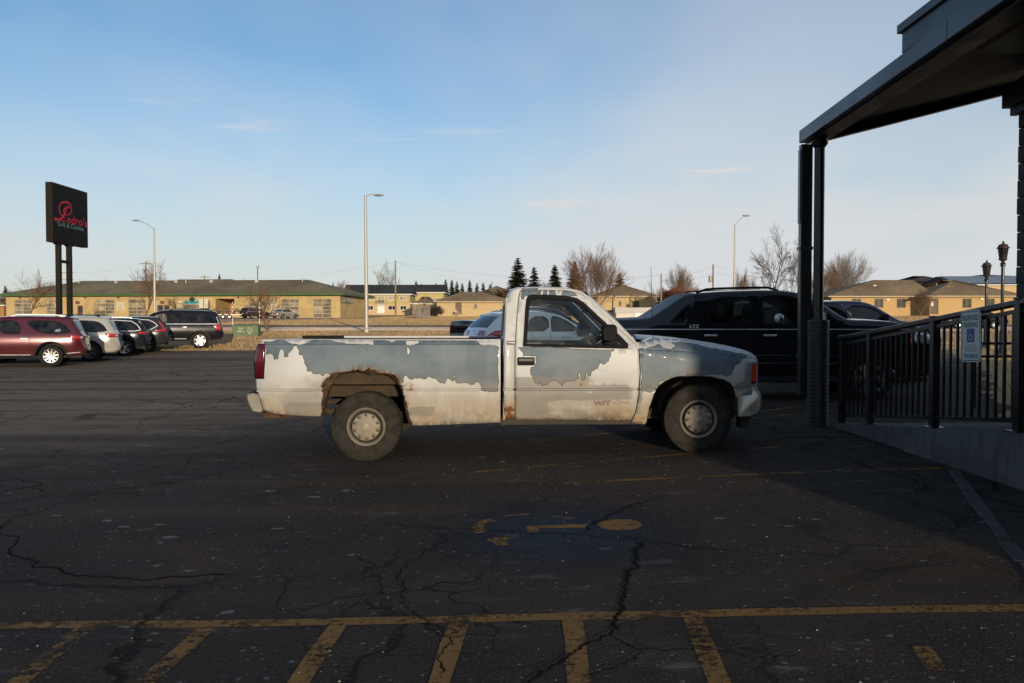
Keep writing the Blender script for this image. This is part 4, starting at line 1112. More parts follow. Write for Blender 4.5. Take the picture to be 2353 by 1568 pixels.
# quarter post of the vent triangle and mirror
vp = C2([(945, 470), (962, 482), (972, 560), (945, 560)]); pts, tr = cdt(vp); mb = MB(); mb.add([tmap(p[0], p[1], 0.008) for p in pts], [tuple(t) for t in tr]); obj('vent_post', mb, MT['trim_black'], truck, solid=.02)
def loft_box(secs, n=14, p=3.2):
    """superellipse sections: (center, (ax, az), y)"""
    vs, fs = [], []
    for (cx, cz, ax, az, y) in secs:
        for k in range(n):
            a = 2 * math.pi * k / n; c, s = math.cos(a), math.sin(a)
            vs.append((cx + ax * math.copysign(abs(c) ** (2 / p), c), y, cz + az * math.copysign(abs(s) ** (2 / p), s)))
    for i in range(len(secs) - 1):
        for k in range(n): fs.append((i * n + k, i * n + (k + 1) % n, (i + 1) * n + (k + 1) % n, (i + 1) * n + k))
    fs.append(tuple(range(n))); fs.append(tuple((len(secs) - 1) * n + k for k in range(n - 1, -1, -1)))
    return vs, fs
for sd in (-1, 1):
    mx, mz = c2(917, 452, -1.10)
    vs, fs = loft_box([(mx - .01, mz, .055, .06, -.92), (mx, mz, .072, .078, -.96), (mx, mz, .078, .082, -1.06), (mx - .005, mz - .005, .074, .08, -1.13), (mx - .01, mz - .01, .06, .07, -1.15)], p=3.6)
    mb = MB(); mb.add([(a, b if sd < 0 else -b, c) for a, b, c in vs], fs); fixn(obj('mirror', mb, MT['black_plastic'], truck, smooth=50, bevel=.006))
    sail = C2([(930, 520), (958, 478), (1054, 546), (1052, 573), (925, 570)]) ; mb = MB()
    a0, a1 = c2(952, 505), c2(985, 565)
    mb.b2((a0[0] - .02, sd * .87 if sd > 0 else -.965, a1[1] + .0), (a0[0] + .03, sd * .93 if sd > 0 else -.90, a0[1] + .01)); obj('mirror_arm', mb, MT['black_plastic'], truck, bevel=.01)
mb = MB(); g0, g1 = c2(862, 480, -1.02), c2(935, 550, -.93)
vs, fs = loft_box([((g0[0] + g1[0]) / 2, (g0[1] + g1[1]) / 2, .055, .055, -.93), ((g0[0] + g1[0]) / 2 + .01, (g0[1] + g1[1]) / 2 + .01, .05, .05, -1.0)], p=3); mb.add(vs, fs); fixn(obj('mirror_foot', mb, MT['black_plastic'], truck, smooth=50))
# door handle, badges, lettering
h0, h1 = c2(183, 712), c2(320, 647); mb = MB()
pl = rrect(h1[0] - h0[0], h1[1] - h0[1], .012, 3); hc = ((h0[0] + h1[0]) / 2, (h0[1] + h1[1]) / 2)
mb.prism(pl, lambda a, b, d: (hc[0] + a, -(HW + d), hc[1] + b), -.01, .010); hd = fixn(obj('door_handle', mb, MT['black_plastic'], truck, bevel=.004))
mb = MB(); mb.b2((h0[0] + .012, -HW - .020, hc[1] + .000), (h1[0] - .012, -HW - .010, hc[1] + .028)); obj('handle_paddle', mb, M('worn handle paddle', (0.06, 0.058, 0.052), 0.5), hd, bevel=.003)
b0_, b1_ = c2(103, 545), c2(161, 518); bc = ((b0_[0] + b1_[0]) / 2, (b0_[1] + b1_[1]) / 2)
mb = MB(); mb.b2((b0_[0], -HW + .008, b0_[1]), (b1_[0], -HW - .004 + .012, b1_[1])); mb.b2((b0_[0], -HW - .002, b0_[1]), (b1_[0], -HW + .012, b1_[1]))
bd = obj('badge', mb, MT['trim_black'], truck); put_text('lettering', 'CHEYENNE', (bc[0], -HW - .002, bc[1]), (1, 0, 0), (0, 0, 1), .022, M('silver badge ink', (.5, .5, .5), .4, .6), bd, .0004, .002, .62)
lw, lt = c2(795, 1028), c2(920, 995); lcx, lcz = (lw[0] + lt[0]) / 2, (lw[1] + lt[1]) / 2
yy = -(HW - tin(lcx, lcz)) - .006
put_text('lettering', 'W/T', (lcx, yy, lcz), (1, 0, 0.02), (0, 0, 1), .060, M('faded maroon decal', (0.20, 0.11, 0.115), 0.6), truck, .004, .003, 1.45)
mb = MB(); b2_ = c2(930, 1026); f3 = lambda a, b: (b2_[0] + a, yy - .004, b2_[1] + b)
stroke(mb, [(0, .022), (.02, .033), (.045, .033), (.05, .042), (.08, .042), (.085, .033), (.115, .033), (.10, .018), (.075, .018), (.07, .008), (.04, .008), (.035, .018), (0, .022)], .0045, f3)
put_text('lettering', '4.3', (b2_[0] + .15, yy, b2_[1] + .024), (1, 0, 0), (0, 0, 1), .032, M('faded grey decal', (0.16, 0.15, 0.14), 0.6), truck, 0, .003); obj('maker_emblem', mb, M('faded grey decal', (0.16, 0.15, 0.14), 0.6), truck)
# --- front fender and hood
hoodL = [(1140, 583), (1260, 585), (1400, 591), (1550, 603), (1700, 618), (1850, 637), (2000, 656), (2082, 668)]
farch = [(1205, 1165), (1225, 1050), (1245, 1000), (1263, 940), (1300, 872), (1360, 827), (1450, 800), (1600, 795), (1720, 801), (1820, 826), (1872, 852), (1902, 892), (1917, 945), (1922, 975)]
fend = C2([(1127, 548)]) + C2(hoodL) + C2([(2084, 690), (2012, 694), (2008, 940), (1960, 970)]) + C2(farch[::-1]) + C2([(1190, 1180), (1094, 1166), (1093, 1150), (1127, 1080), (1152, 930), (1162, 760), (1151, 600), (1133, 550)])
prim_f = [ragged(C2([(1146, 578), (1200, 581), (1262, 563), (1300, 543), (1332, 570), (1400, 585), (1437, 572), (1432, 548), (1402, 529), (1480, 526), (1600, 545), (1730, 580), (1850, 600), (1960, 618), (2000, 630), (1998, 657), (1960, 660), (1940, 700), (1905, 716), (1890, 752), (1870, 792), (1845, 802), (1800, 785), (1715, 783), (1650, 792), (1450, 797), (1380, 815), (1310, 850), (1285, 880), (1280, 900), (1240, 925), (1170, 920), (1165, 880), (1175, 800), (1165, 700), (1150, 640)]), 0.008, RT, 3)]
f1, f2, f4 = c2(1530, 783), c2(1940, 920), c2(1640, 783)
tpanel('fender', sm=65, outer=resample(fend, .05, True), prim=prim_f, car_shade=[(c2(1945, 880)[0], c2(1945, 880)[1], .06, .06, .9), (c2(1150, 960)[0], .66, .06, .14, .7)], rust=[(f1[0], f1[1] + .01, .10, .62), (f4[0], f4[1] + .01, .08, .6), (f2[0], f2[1], .10, .72), (c2(1140, 1140)[0], .39, .15, .6)], mirror=True)
fl2 = C2([(1890, 845), (1985, 842), (2003, 870), (2000, 905), (1925, 930), (1905, 890)]);
hood_side = C2([(1130, 546), (1128, 530), (1180, 522), (1240, 500), (1260, 490), (1380, 497), (1500, 508), (1700, 536), (1800, 551), (1900, 570), (1980, 590), (2040, 615), (2070, 640), (2084, 664)]) + C2([(p[0], p[1] - 3) for p in hoodL][::-1])
tpanel('hood_side', sm=65, outer=resample(hood_side, .05, True), prim=prim_f, mirror=True, solid=.012)
mb = MB(); mb.add(*strip(C2([(1180, 522), (1240, 500), (1260, 490), (1380, 497), (1500, 508), (1600, 521), (1700, 536), (1800, 551), (1900, 570), (1980, 590), (2040, 615), (2070, 640), (2084, 664)]), .018)); fixn(obj('hood', mb, T_WHITE, truck, smooth=60, solid=.01))
# cowl, wipers, antenna
cw1, cw2 = c2(1094, 487), c2(1240, 498)
mb = MB(); mb.add([(cw1[0] - .02, -.80, cw1[1] - .03), (cw1[0] - .02, .80, cw1[1] - .03), (cw2[0] + .05, .68, cw2[1] - .012), (cw2[0] + .05, -.68, cw2[1] - .012)], [(0, 1, 2, 3)]); obj('cowl', mb, MT['black_plastic'], truck)
for ya, yb2 in ((-.70, -.12), (.05, .62)):
    mb = MB(); mb.tube([(cw1[0] + .03, ya, cw1[1] + .005), (cw1[0] + .055, (ya + yb2) / 2, cw1[1] + .05), (cw1[0] + .03, yb2, cw1[1] + .06)], .009, 6); mb.tube([(cw2[0] - .05, yb2 - .05, cw2[1]), (cw1[0] + .05, (ya + yb2) / 2, cw1[1] + .055)], .008, 6); obj('wiper', mb, MT['trim_black'], truck)
an0, an1 = TS(1500, 787, -.80), TS(1495, 611, -.80)
mb = MB(); mb.tube([(an0[0], -.80, an0[1] - .03), (an1[0], -.80, an1[1])], [.0035, .0022], 6); mb.lathe([(.0, .012), (.014, .008), (.016, -.01), (.016, -.03)], 10, c=(an0[0], -.80, an0[1])); obj('antenna', mb, MT['trim_black'], truck)
# head lamp cluster
bz = C2([(2014, 690), (2086, 682), (2088, 935), (2010, 941)]); inn = C2([(2036, 706), (2080, 702), (2082, 912), (2034, 914)])
MT['bezel'] = M('grey plastic bezel', (0.30, 0.30, 0.29), 0.4, 0.3)
mb = MB(); pts, tr = cdt(resample(bz, .04, True), [resample(inn, .04, True)]); mb.add([tmap(p[0], p[1], .012) for p in pts], [tuple(t) for t in tr]); hl = obj('headlight_bezel', mb, MT['bezel'], truck, solid=.03)
for nm, pl, mt in (('marker_lamp', [(2042, 708), (2078, 706), (2080, 842), (2041, 842)], 'orange_lens'), ('turn_lamp', [(2040, 858), (2080, 856), (2080, 906), (2039, 908)], 'clear_lens'), ('lamp_housing', [(2034, 700), (2084, 698), (2085, 915), (2032, 917)], 'trim_black')):
    pts, tr = cdt(resample(C2(pl), .03, True)); mb = MB(); mb.add([tmap(p[0], p[1], .004 if mt != 'trim_black' else -.008) for p in pts], [tuple(t) for t in tr]); obj(nm, mb, MT[mt], hl, solid=.01)
nx_ = c2(2086, 800)[0]
mb = MB(); mb.b2((nx_ - .05, -.80, .70), (nx_ + .0, .80, .95)); obj('grille', mb, MT['trim_black'], truck)
mb = MB(); mb.b2((nx_ - .04, -.82, .945), (nx_ + .015, .82, .985)); obj('grille_bar', mb, MT['bezel'], truck, bevel=.01)
# bumpers: swept across the width with rounded ends
MT['bumper'] = M('dull dented chrome bumper', (0.40, 0.385, 0.35), 0.36, 0.75, var=0.25, vs=5, bump=0.12, bs=6)
MT['bumper_g'] = M('dirty grey painted bumper', (0.25, 0.225, 0.185), 0.5, 0.4, var=0.25, vs=5, bump=0.1, bs=8)
def bumper(name, prof, xin, sgn, mat):
    ys_ = [-.97, -.965, -.94, -.88, -.78, -.4, 0, .4, .78, .88, .94, .965, .97]
    vs, fs = [], []
    n = len(prof)
    for y in ys_:
        k = max(0, (abs(y) - .70) / .27); sh = (1 - math.sqrt(max(0, 1 - min(1, k) ** 2.2))) * .05
        for (x, z) in prof:
            f = 1 if (x - xin) * sgn > .10 else 0.3
            vs.append((x - sgn * sh * f, y, z))
    for i in range(len(ys_) - 1):
        for k in range(n): fs.append((i * n + k, i * n + (k + 1) % n, (i + 1) * n + (k + 1) % n, (i + 1) * n + k))
    fs.append(tuple(range(n))); fs.append(tuple((len(ys_) - 1) * n + k for k in range(n)))
    mb = MB(); mb.add(vs, fs); return fixn(obj(name, mb, mat, truck, smooth=38))
bumper('rear_bumper', [c1(*p, -.97) for p in [(24, 944), (60, 934), (126, 944), (136, 962), (168, 1070), (150, 1084), (88, 1072), (38, 1026), (21, 972)]], c1(166, 1000, -.97)[0], -1, MT['bumper_g'])
mb = MB(); pz = c1(80, 930, -.8); mb.b2((c1(50, 940, -.97)[0], -.90, pz[1] - .02), (c1(128, 915, -.97)[0], .90, pz[1] + .018)); obj('step_pad', mb, MT['black_plastic'], truck, bevel=.01)
bumper('front_bumper', [c2(*p, -.97) for p in [(1947, 962), (1975, 955), (2078, 944), (2088, 908), (2112, 906), (2134, 925), (2146, 965), (2147, 1045), (2122, 1090), (2062, 1114), (1946, 1116)]], c2(1947, 1000, -.97)[0], 1, MT['bumper'])
mb = MB(); t0, t1 = c2(1942, 1205, -.6), c2(2040, 1100, -.6); mb.add([(t0[0], -.62, t0[1]), (t1[0] - .06, -.62, t0[1]), (t1[0], -.62, t1[1]), (t0[0], -.62, t1[1]), (t0[0], -.50, t0[1]), (t1[0] - .06, -.50, t0[1]), (t1[0], -.50, t1[1]), (t0[0], -.50, t1[1])], [(0, 1, 2, 3), (7, 6, 5, 4), (0, 4, 5, 1), (1, 5, 6, 2), (2, 6, 7, 3), (3, 7, 4, 0)]); obj('tow_bracket', mb, MT['under'], truck)
mb = MB(); v0, v1 = c1(165, 1085, -.75), c1(480, 1130, -.75); mb.add([(v0[0], y, v0[1]) for y in (-.75, .75)] + [(v0[0] + .05, y, v1[1]) for y in (-.75, .75)] + [(v1[0] - .1, y, v1[1] + .01) for y in (-.75, .75)] + [(v1[0], y, v0[1]) for y in (-.75, .75)], [(0, 2, 4, 6), (7, 5, 3, 1), (0, 1, 3, 2), (2, 3, 5, 4), (4, 5, 7, 6)]); obj('hitch_beam', mb, T_RUST, truck)
# rocker sill, frame, wheel house, axle, springs
s0, s1 = c2(40, 1147), c2(1200, 1182)
mb = MB(); mb.b2((s0[0], -.90, s1[1]), (s1[0] - .05, -.80, s0[1] + .02)); obj('rocker_sill', mb, MT['under'], truck, bevel=.015)
mb = MB(); mb.b2((s0[0] - .02, -.86, .36), (s0[0] + 1.35, .86, .42)); obj('floor_pan', mb, MT['under'], truck)
for sd in (-1, 1):
    mb = MB(); mb.b2((-1.02, sd * .50 - .04, .585), (4.0, sd * .50 + .04, .70)); obj('frame_rail', mb, T_FRAME, truck, bevel=.008)
    mb = MB(); mb.tube([(-.62, sd * .55, .50), (-.3, sd * .55, .38), (0, sd * .55, .34), (.3, sd * .55, .38), (.62, sd * .55, .46)], .03, 6); mb.tube([(-.4, sd * .55, .44), (0, sd * .55, .36), (.4, sd * .55, .42)], .035, 6); obj('leaf_spring', mb, T_FRAME, truck)
mb = MB(); mb.cyl((0, -.72, .335), (0, .72, .335), .045, n=12); mb.lathe([(.0, -.13), (.09, -.1), (.13, 0), (.09, .1), (0, .13)], 14, 'X', (0, .05, .335)); obj('rear_axle', mb, T_FRAME, truck, smooth=40)
mb = MB(); mb.cyl((WB, -.72, .33), (WB, .72, .33), .05, n=10); mb.b2((WB - .3, -.45, .3), (WB + .3, .45, .42)); obj('front_axle', mb, MT['under'], truck)
for sd in (-1, 1):      # inner bed wall seen through the torn arch, and the tub over the tyre
    mb = MB(); mb.b2((-.52, sd * .70 - .01, .742), (.62, sd * .70 + .01, .90)); obj('inner_bed_wall', mb, T_FRAME, truck)
    vs, fs = [], []
    for i in range(13):
        a = rad(8 + 164 * i / 12)
        for y in (.58, .93): vs.append((WB + .02 + .42 * math.cos(a), sd * y, .40 + .43 * math.sin(a)))
    for i in range(12): fs.append((2 * i, 2 * i + 1, 2 * i + 3, 2 * i + 2))
    mb = MB(); mb.add(vs, fs); mb.b2((WB - .44, sd * .585 - .005, .35), (WB + .46, sd * .585 + .005, .86)); obj('wheel_liner', mb, MT['under'], truck, smooth=60)
mb = MB(); mb.cyl((1.0, .30, .42), (2.3, .30, .42), .03, n=8); mb.cyl((-.95, .62, .42), (1.0, .30, .42), .03, n=8); mb.lathe([(0, -.3), (.09, -.27), (.09, .27), (0, .3)], 12, 'X', (1.6, .30, .42)); obj('exhaust', mb, T_FRAME, truck, smooth=40)
mb = MB(); mb.b2((.75, -.42, .38), (1.9, .05, .62)); obj('fuel_tank', mb, MT['under'], truck, bevel=.03)
rx0, rz0 = c1(680, 960, -.86); rx1, rz1 = c1(655, 1118, -.86); mb = MB(); mb.cyl((rx0, -.86, rz0), (rx1, -.86, rz1), .006, n=6); obj('brace_rod', mb, T_FRAME, truck)
# wheels
R_T = 0.345
def truck_wheel(x, sd):
    w = .235; yc = sd * (.93 - w / 2)
    prof = [(.185, -.5 * w + .03), (.195, -.5 * w + .012), (.225, -.5 * w), (.262, -.5 * w - .004), (.266, -.5 * w - .001), (.295, -.5 * w - .001), (.299, -.5 * w + .003), (.318, -.5 * w + .010), (.334, -.5 * w + .024), (.342, -.5 * w + .04), (.345, -.5 * w + .06)]
    for g_ in (-.05, 0, .05): prof += [(.345, g_ - .008), (.336, g_ - .005), (.336, g_ + .005), (.345, g_ + .008)]
    prof += [(r, -h) for r, h in prof[10::-1]]
    mb = MB(); mb.lathe([(r, h * -sd) for r, h in prof], 72, 'Y')
    for k in range(66):         # shoulder lugs
        a = 2 * math.pi * k / 66
        for s2 in (-1, 1):
            m = Matrix.Rotation(-a, 3, 'Y'); c = m @ Vector((.3335, s2 * (.5 * w - .028), 0))
            mb.box(c, (.022, .036, .017), mat=m)
    ty = obj('wheel', mb, MT['tyre_dusty'], truck, smooth=35); ty.location = (x, yc, R_T - .004 + 0.012 + (_A.z if x == 0 else _B.z))
    STEEL = M('dusty wheel steel', (0.25, 0.21, 0.16), 0.6, 0.25, var=0.2, vs=9, spec=.25)
    DARK = M('dark wheel recess', (0.02, 0.018, 0.016), 0.8)
    o = -.5 * w * -sd     # outer face coordinate
    s_ = -sd
    mb = MB(); mb.lathe([(.160, s_ * (-.5 * w + .03)), (.168, s_ * (-.5 * w + .012)), (.172, s_ * (-.5 * w - .002)), (.184, s_ * (-.5 * w - .008)), (.191, s_ * (-.5 * w - .002)), (.193, s_ * (-.5 * w + .02))], 56, 'Y'); obj('rim', mb, STEEL, ty, smooth=50)
    mb = MB(); mb.lathe([(.0, s_ * (-.5 * w + .055)), (.160, s_ * (-.5 * w + .05)), (.165, s_ * (-.5 * w + .03))], 40, 'Y'); obj('rim_recess', mb, DARK, ty)
    ph = RT.uniform(0, .6); circ = lambda r, n, cx=0, cy=0: [(cx + r * math.cos(2 * math.pi * i / n), cy + r * math.sin(2 * math.pi * i / n)) for i in range(n)]
    holes = [circ(.0115, 10, .122 * math.cos(ph + 2 * math.pi * i / 10), .122 * math.sin(ph + 2 * math.pi * i / 10)) for i in range(10)]
    pts, tr = cdt(circ(.147, 56), holes, [circ(.036, 20), circ(.134, 56), circ(.09, 30)])
    def dome(p):
        r = math.hypot(*p); y = -.5 * w - .012 + .0 + (max(0, r - .134) / .013) ** 2 * .02 + .012 * (r / .134) ** 2
        return (p[0], s_ * y, p[1])
    mb = MB(); mb.add([dome(p) for p in pts], [tuple(t) for t in tr]); obj('wheel_cover', mb, STEEL, ty, smooth=40, solid=.006 * (1 if sd < 0 else 1))
    mb = MB(); mb.lathe([(.0, s_ * (-.5 * w - .018)), (.022, s_ * (-.5 * w - .016)), (.034, s_ * (-.5 * w - .010))], 24, 'Y'); obj('hub_emboss', mb, M('worn hub emblem', (0.36, 0.31, 0.25), 0.7, 0.1, var=0.5, vs=70, bump=.5, bs=90, spec=.2), ty, smooth=50)
    for h in holes:
        cx_, cy_ = sum(p[0] for p in h) / 10, sum(p[1] for p in h) / 10
        mb = MB(); pts2, tr2 = cdt(circ(.0155, 14, cx_, cy_), [circ(.011, 14, cx_, cy_)]); mb.add([(p[0], dome(p)[1] + s_ * -.003, p[1]) for p in pts2], [tuple(t) for t in tr2]); obj('hole_collar', mb, STEEL, ty)
for x in (0.0, WB):
    for sd in (-1, 1): truck_wheel(x, sd)
# cabin
GREY = M('grey vinyl', (0.16, 0.155, 0.14), 0.8); BEIGE = M('grey cloth', (0.22, 0.21, 0.185), 0.9)
mb = MB(); mb.b2((1.62, -.72, .55), (2.12, .72, .80)); obj('bench_seat', mb, BEIGE, truck, bevel=.06)
mb = MB(); mb.add([(1.50, y, .75) for y in (-.72, .72)] + [(1.64, y, .75) for y in (-.72, .72)] + [(1.42, y, 1.17) for y in (-.70, .70)] + [(1.53, y, 1.17) for y in (-.70, .70)], [(0, 1, 3, 2), (4, 6, 7, 5), (0, 2, 6, 4), (1, 5, 7, 3), (2, 3, 7, 6), (0, 4, 5, 1)]); obj('seat_back', mb, BEIGE, truck, bevel=.04)
mb = MB(); mb.add([(2.36, y, .72) for y in (-.80, .80)] + [(2.33, y, 1.06) for y in (-.80, .80)] + [(2.46, y, 1.12) for y in (-.80, .80)] + [(2.72, y, 1.14) for y in (-.80, .80)] + [(2.72, y, .72) for y in (-.80, .80)], [(0, 2, 4, 6, 8), (9, 7, 5, 3, 1), (0, 1, 3, 2), (2, 3, 5, 4), (4, 5, 7, 6)]); obj('dashboard', mb, GREY, truck)
mb = MB(); mb.add([(2.30, y, 1.08) for y in (.16, .58)] + [(2.36, y, 1.20) for y in (.18, .56)] + [(2.55, y, 1.20) for y in (.18, .56)] + [(2.60, y, 1.08) for y in (.16, .58)], [(0, 2, 4, 6), (7, 5, 3, 1), (0, 1, 3, 2), (2, 3, 5, 4), (4, 5, 7, 6)]); obj('instrument_hood', mb, GREY, truck, bevel=.02)
sw = MB(); cen = Vector((2.20, .37, 1.03)); axn = Vector((-.72, 0, .69)); ua = Vector((0, 1, 0)); ub = axn.cross(ua)
sw.tube([cen + (ua * math.cos(2 * math.pi * k / 24) + ub * math.sin(2 * math.pi * k / 24)) * .19 for k in range(25)], .014, 8)
for a in (0.3, 2.84, 4.71): sw.tube([cen, cen + (ua * math.cos(a) + ub * math.sin(a)) * .19], .013, 6)
sw.tube([cen, cen - axn * .25], .03, 8); obj('steering_wheel', sw, MT['black_plastic'], truck, smooth=60)
mb = MB(); mb.box((2.28, 0, 1.50), (.03, .24, .07)); mb.tube([(2.29, 0, 1.52), (2.27, 0, 1.60)], .008, 6); obj('inside_mirror', mb, MT['black_plastic'], truck)
# ------------------------------------------------------------------ the other vehicles
def chaikin(pts, it=2):
    pts = [Vector(p) for p in pts]
    for _ in range(it):
        out = [pts[0]]
        for a, b in zip(pts[:-1], pts[1:]):
            out += [a * .75 + b * .25, a * .25 + b * .75]
        out.append(pts[-1]); pts = out
    return [tuple(p) for p in pts]
_wheel_cache = {}
def car_wheel(parent, x, y, R, w, style, loc_z=None):
    """wheel = tyre mesh with a rim (and its spokes) as sub-parts; y outward sign decides which face is dressed"""
    sd = 1 if y > 0 else -1
    key = (R, w, style)
    if key not in _wheel_cache:
        n, sw, rr, mat, twin = style
        mt = MB(); rt = rr
        mt.lathe([(rt - .01, w / 2 - .03), (rt + .005, w / 2 - .005), (rt + .04, w / 2), (R - .05, w / 2 + .002), (R - .015, w / 2 - .015), (R, w / 2 - .045), (R, -w / 2 + .045), (R - .015, -w / 2 + .015), (rt + .02, -w / 2), (rt - .01, -w / 2 + .03)], 40, 'Y')
        mr = MB(); mr.lathe([(rt - .03, -w / 2 + .04), (rt - .03, w / 2 - .05), (rt - .022, w / 2 - .008), (rt + .004, w / 2 - .002), (rt + .008, w / 2 - .012)], 40, 'Y')
        mr.lathe([(0.0, w / 2 - .02), (.05, w / 2 - .022), (.07, w / 2 - .035), (.07, w / 2 - .08)], 20, 'Y')
        for k in range(n):
            a0 = 2 * math.pi * k / n + .31
            for da in ((-twin, twin) if twin else (0,)):
                a = a0 + da; d = Vector((math.cos(a0 + da * .25), 0, math.sin(a0 + da * .25))); e = Vector((math.cos(a), 0, math.sin(a))); q = Vector((-e.z, 0, e.x))
                p0, p1 = d * .055, e * (rt - .02); h0, h1 = sw * .62, sw * .5
                vs = [p0 + q * h0 + Vector((0, w / 2 - .028, 0)), p0 - q * h0 + Vector((0, w / 2 - .028, 0)), p1 - q * h1 + Vector((0, w / 2 - .012, 0)), p1 + q * h1 + Vector((0, w / 2 - .012, 0))]
                vs += [v - Vector((0, .035, 0)) for v in vs]
                mr.add(vs, [(0, 1, 2, 3), (0, 4, 5, 1), (1, 5, 6, 2), (2, 6, 7, 3), (3, 7, 4, 0)])
        md = MB(); md.lathe([(0, -.02), (rt - .03, -.02)], 24, 'Y'); md.lathe([(.0, .01), (rt * .62, .01), (rt * .62, -.01)], 24, 'Y', mi=1)
        o1 = obj('wheel', mt, MT['rubber'], smooth=40); o2 = fixn(obj('rim', mr, mat, smooth=35)); o3 = obj('brake_disc', md, [MT['black_inside'], M('brake disc steel', (.16, .14, .12), .5, .7)])
        _wheel_cache[key] = (o1.data, o2.data, o3.data)
        for o in (o1, o2, o3): bpy.data.objects.remove(o)
    m1, m2, m3 = _wheel_cache[key]
    o = obj('wheel', None, None, parent, mesh=m1); o.location = (x, y - sd * w / 2, R); o.rotation_euler = (0, random.Random(int(x * 100) + int(y * 77)).uniform(0, 6), 0 if sd > 0 else math.pi)
    obj('rim', None, None, o, mesh=m2); obj('brake_disc', None, None, o, mesh=m3)
    return o
def build_car(name, label, cat, loc, heading, S, group=None):
    car = thing(name, label, cat, loc, heading, group)
    W, R, wb = S['W'], S['R'], S['wb']; ra = S.get('ra', R + .07); zb = S.get('zb', .30); belt = S['belt']; tum = S.get('tum', .25)
    step = S.get('step', .10); zm = S.get('zm', .72)
    top = resample(chaikin(S['top'], S.get('ch', 2)), step)
    x0, x1 = min(p[0] for p in top), max(p[0] for p in top)
    bot = []
    for xw in (wb, 0.0):
        a0 = math.asin(max(-1, min(1, (zb - R) / ra)))
        bot += [(xw + ra * math.cos(a), R + ra * math.sin(a)) for a in np.linspace(a0, math.pi - a0, 15)]
    lower = resample([top[-1], (bot[0][0], zb)], step)[1:] + bot[:15] + resample([bot[14], bot[15]], step)[1:-1] + bot[15:] + resample([bot[-1], top[0]], step)[1:-1]
    outer = list(top) + lower
    rnd, endr, endi = S.get('rnd', .09), S.get('endr', .55), S.get('endi', .20)
    def hw(pts, edge=True):
        p = np.asarray(pts, float).reshape(-1, 2); x, z = p[:, 0], p[:, 1]
        i = S.get('bulge', .05) * np.clip((z - zm) / .45, -1.6, 1.6) ** 2
        i = np.where(z > belt, i * 0 + S.get('bulge', .05) * ((belt - zm) / .45) ** 2 + (z - belt) * tum, i)
        d = np.minimum(x - x0, x1 - x); k = np.clip((endr - d) / endr, 0, 1)
        i = i + endi * (1 - np.sqrt(np.clip(1 - k ** 2.4, 0, 1)))
        if edge:
            dd = np.clip(rnd - dist_poly(p, top), 0, rnd); i = i + rnd - np.sqrt(np.clip(rnd ** 2 - dd ** 2, 0, None))
        return W / 2 - i
    wins = S.get('wins', [])
    holes = [resample(chaikin(list(p) + [p[0]], 1)[:-1], step, True) for p, kd in wins]
    nst = S.get('grid', .11)
    zlev = list(np.arange(zb, max(p[1] for p in top), nst))
    ex = [(x, z) for x in np.arange(x0 + .04, x1, nst) for z in zlev]
    for off in (.03, .07):
        for (a, b) in zip(top[:-1], top[1:]):
            d = Vector((b[0] - a[0], b[1] - a[1]))
            if d.length < 1e-6: continue
            d.normalize(); ex.append((a[0] + d.y * off, a[1] - d.x * off))
    cl_ = [resample(l, .12) for l in S.get('cutlines', [])]
    if S.get('cladz'): cl_.append(resample([(x0 - .3, S['cladz']), (x1 + .3, S['cladz'])], .15))
    if S.get('archtrim'):
        for xw in (0, wb): cl_.append([(xw + (ra + S['archtrim']) * math.cos(a), R + (ra + S['archtrim']) * math.sin(a)) for a in np.linspace(-.25, math.pi + .25, 24)])
    pts, tr = cdt(outer, holes, extra=ex, lines=cl_)
    h = hw(pts); n = len(pts)
    mb = MB()
    clad = S.get('clad')
    cen = pts[tr].mean(1); mi = np.zeros(len(tr), int)
    if clad:
        for i, c in enumerate(cen):
            if clad(c[0], c[1]) or min(math.hypot(c[0] - xw, c[1] - R) for xw in (0, wb)) < ra + S.get('archtrim', 0): mi[i] = 1
    mb.add([(p[0], h[i], p[1]) for i, p in enumerate(pts)], [tuple(t[::-1]) for t in tr]); mb.add([(p[0], -h[i], p[1]) for i, p in enumerate(pts)], [tuple(t) for t in tr])
    mb.m = list(mi) + list(mi)
    # top skin joins the two sides along the outline; same vertices, crowned in between
    key = {(round(p[0], 4), round(p[1], 4)): i for i, p in enumerate(pts)}
    ny = 7; rows = []
    for p in top:
        i = key.get((round(p[0], 4), round(p[1], 4)))
        if i is None: i = int(np.argmin(np.hypot(pts[:, 0] - p[0], pts[:, 1] - p[1])))
        row = [n + i]
        k = top.index(p); a, b = top[max(0, k - 1)], top[min(len(top) - 1, k + 1)]
        t = Vector((b[0] - a[0], b[1] - a[1])); t = t / max(t.length, 1e-6); nr = Vector((-t.y, t.x))
        for s in range(1, ny - 1):
            f = -1 + 2 * s / (ny - 1); c = S.get('crown', .035) * (1 - f * f)
            row.append(len(mb.v)); mb.v.append((p[0] + nr.x * c, h[i] * f, p[1] + nr.y * c))
        row.append(i); rows.append(row)
    topm = S.get('topm')
    for k, (ra_, rb_) in enumerate(zip(rows[:-1], rows[1:])):
        c = ((top[k][0] + top[k + 1][0]) / 2, (top[k][1] + top[k + 1][1]) / 2)
        m_ = 1 if (clad and clad(*c)) else 0
        for s in range(ny - 1):
            mb.f.append((ra_[s], ra_[s + 1], rb_[s + 1], rb_[s])); mb.m.append(m_)
    body = fixn(obj('body', mb, [S['paint'], S.get('cladm', MT['black_plastic'])], car, smooth=48))
    mb = MB(); mb.b2((x0 + .15, -W / 2 + .12, zb - .02), (x1 - .15, W / 2 - .12, zb + .05))
    for xw in (0, wb): mb.b2((xw - ra, -W / 2 + .3, zb), (xw + ra, W / 2 - .3, R + ra))
    obj('underbody', mb, MT['under'], car)
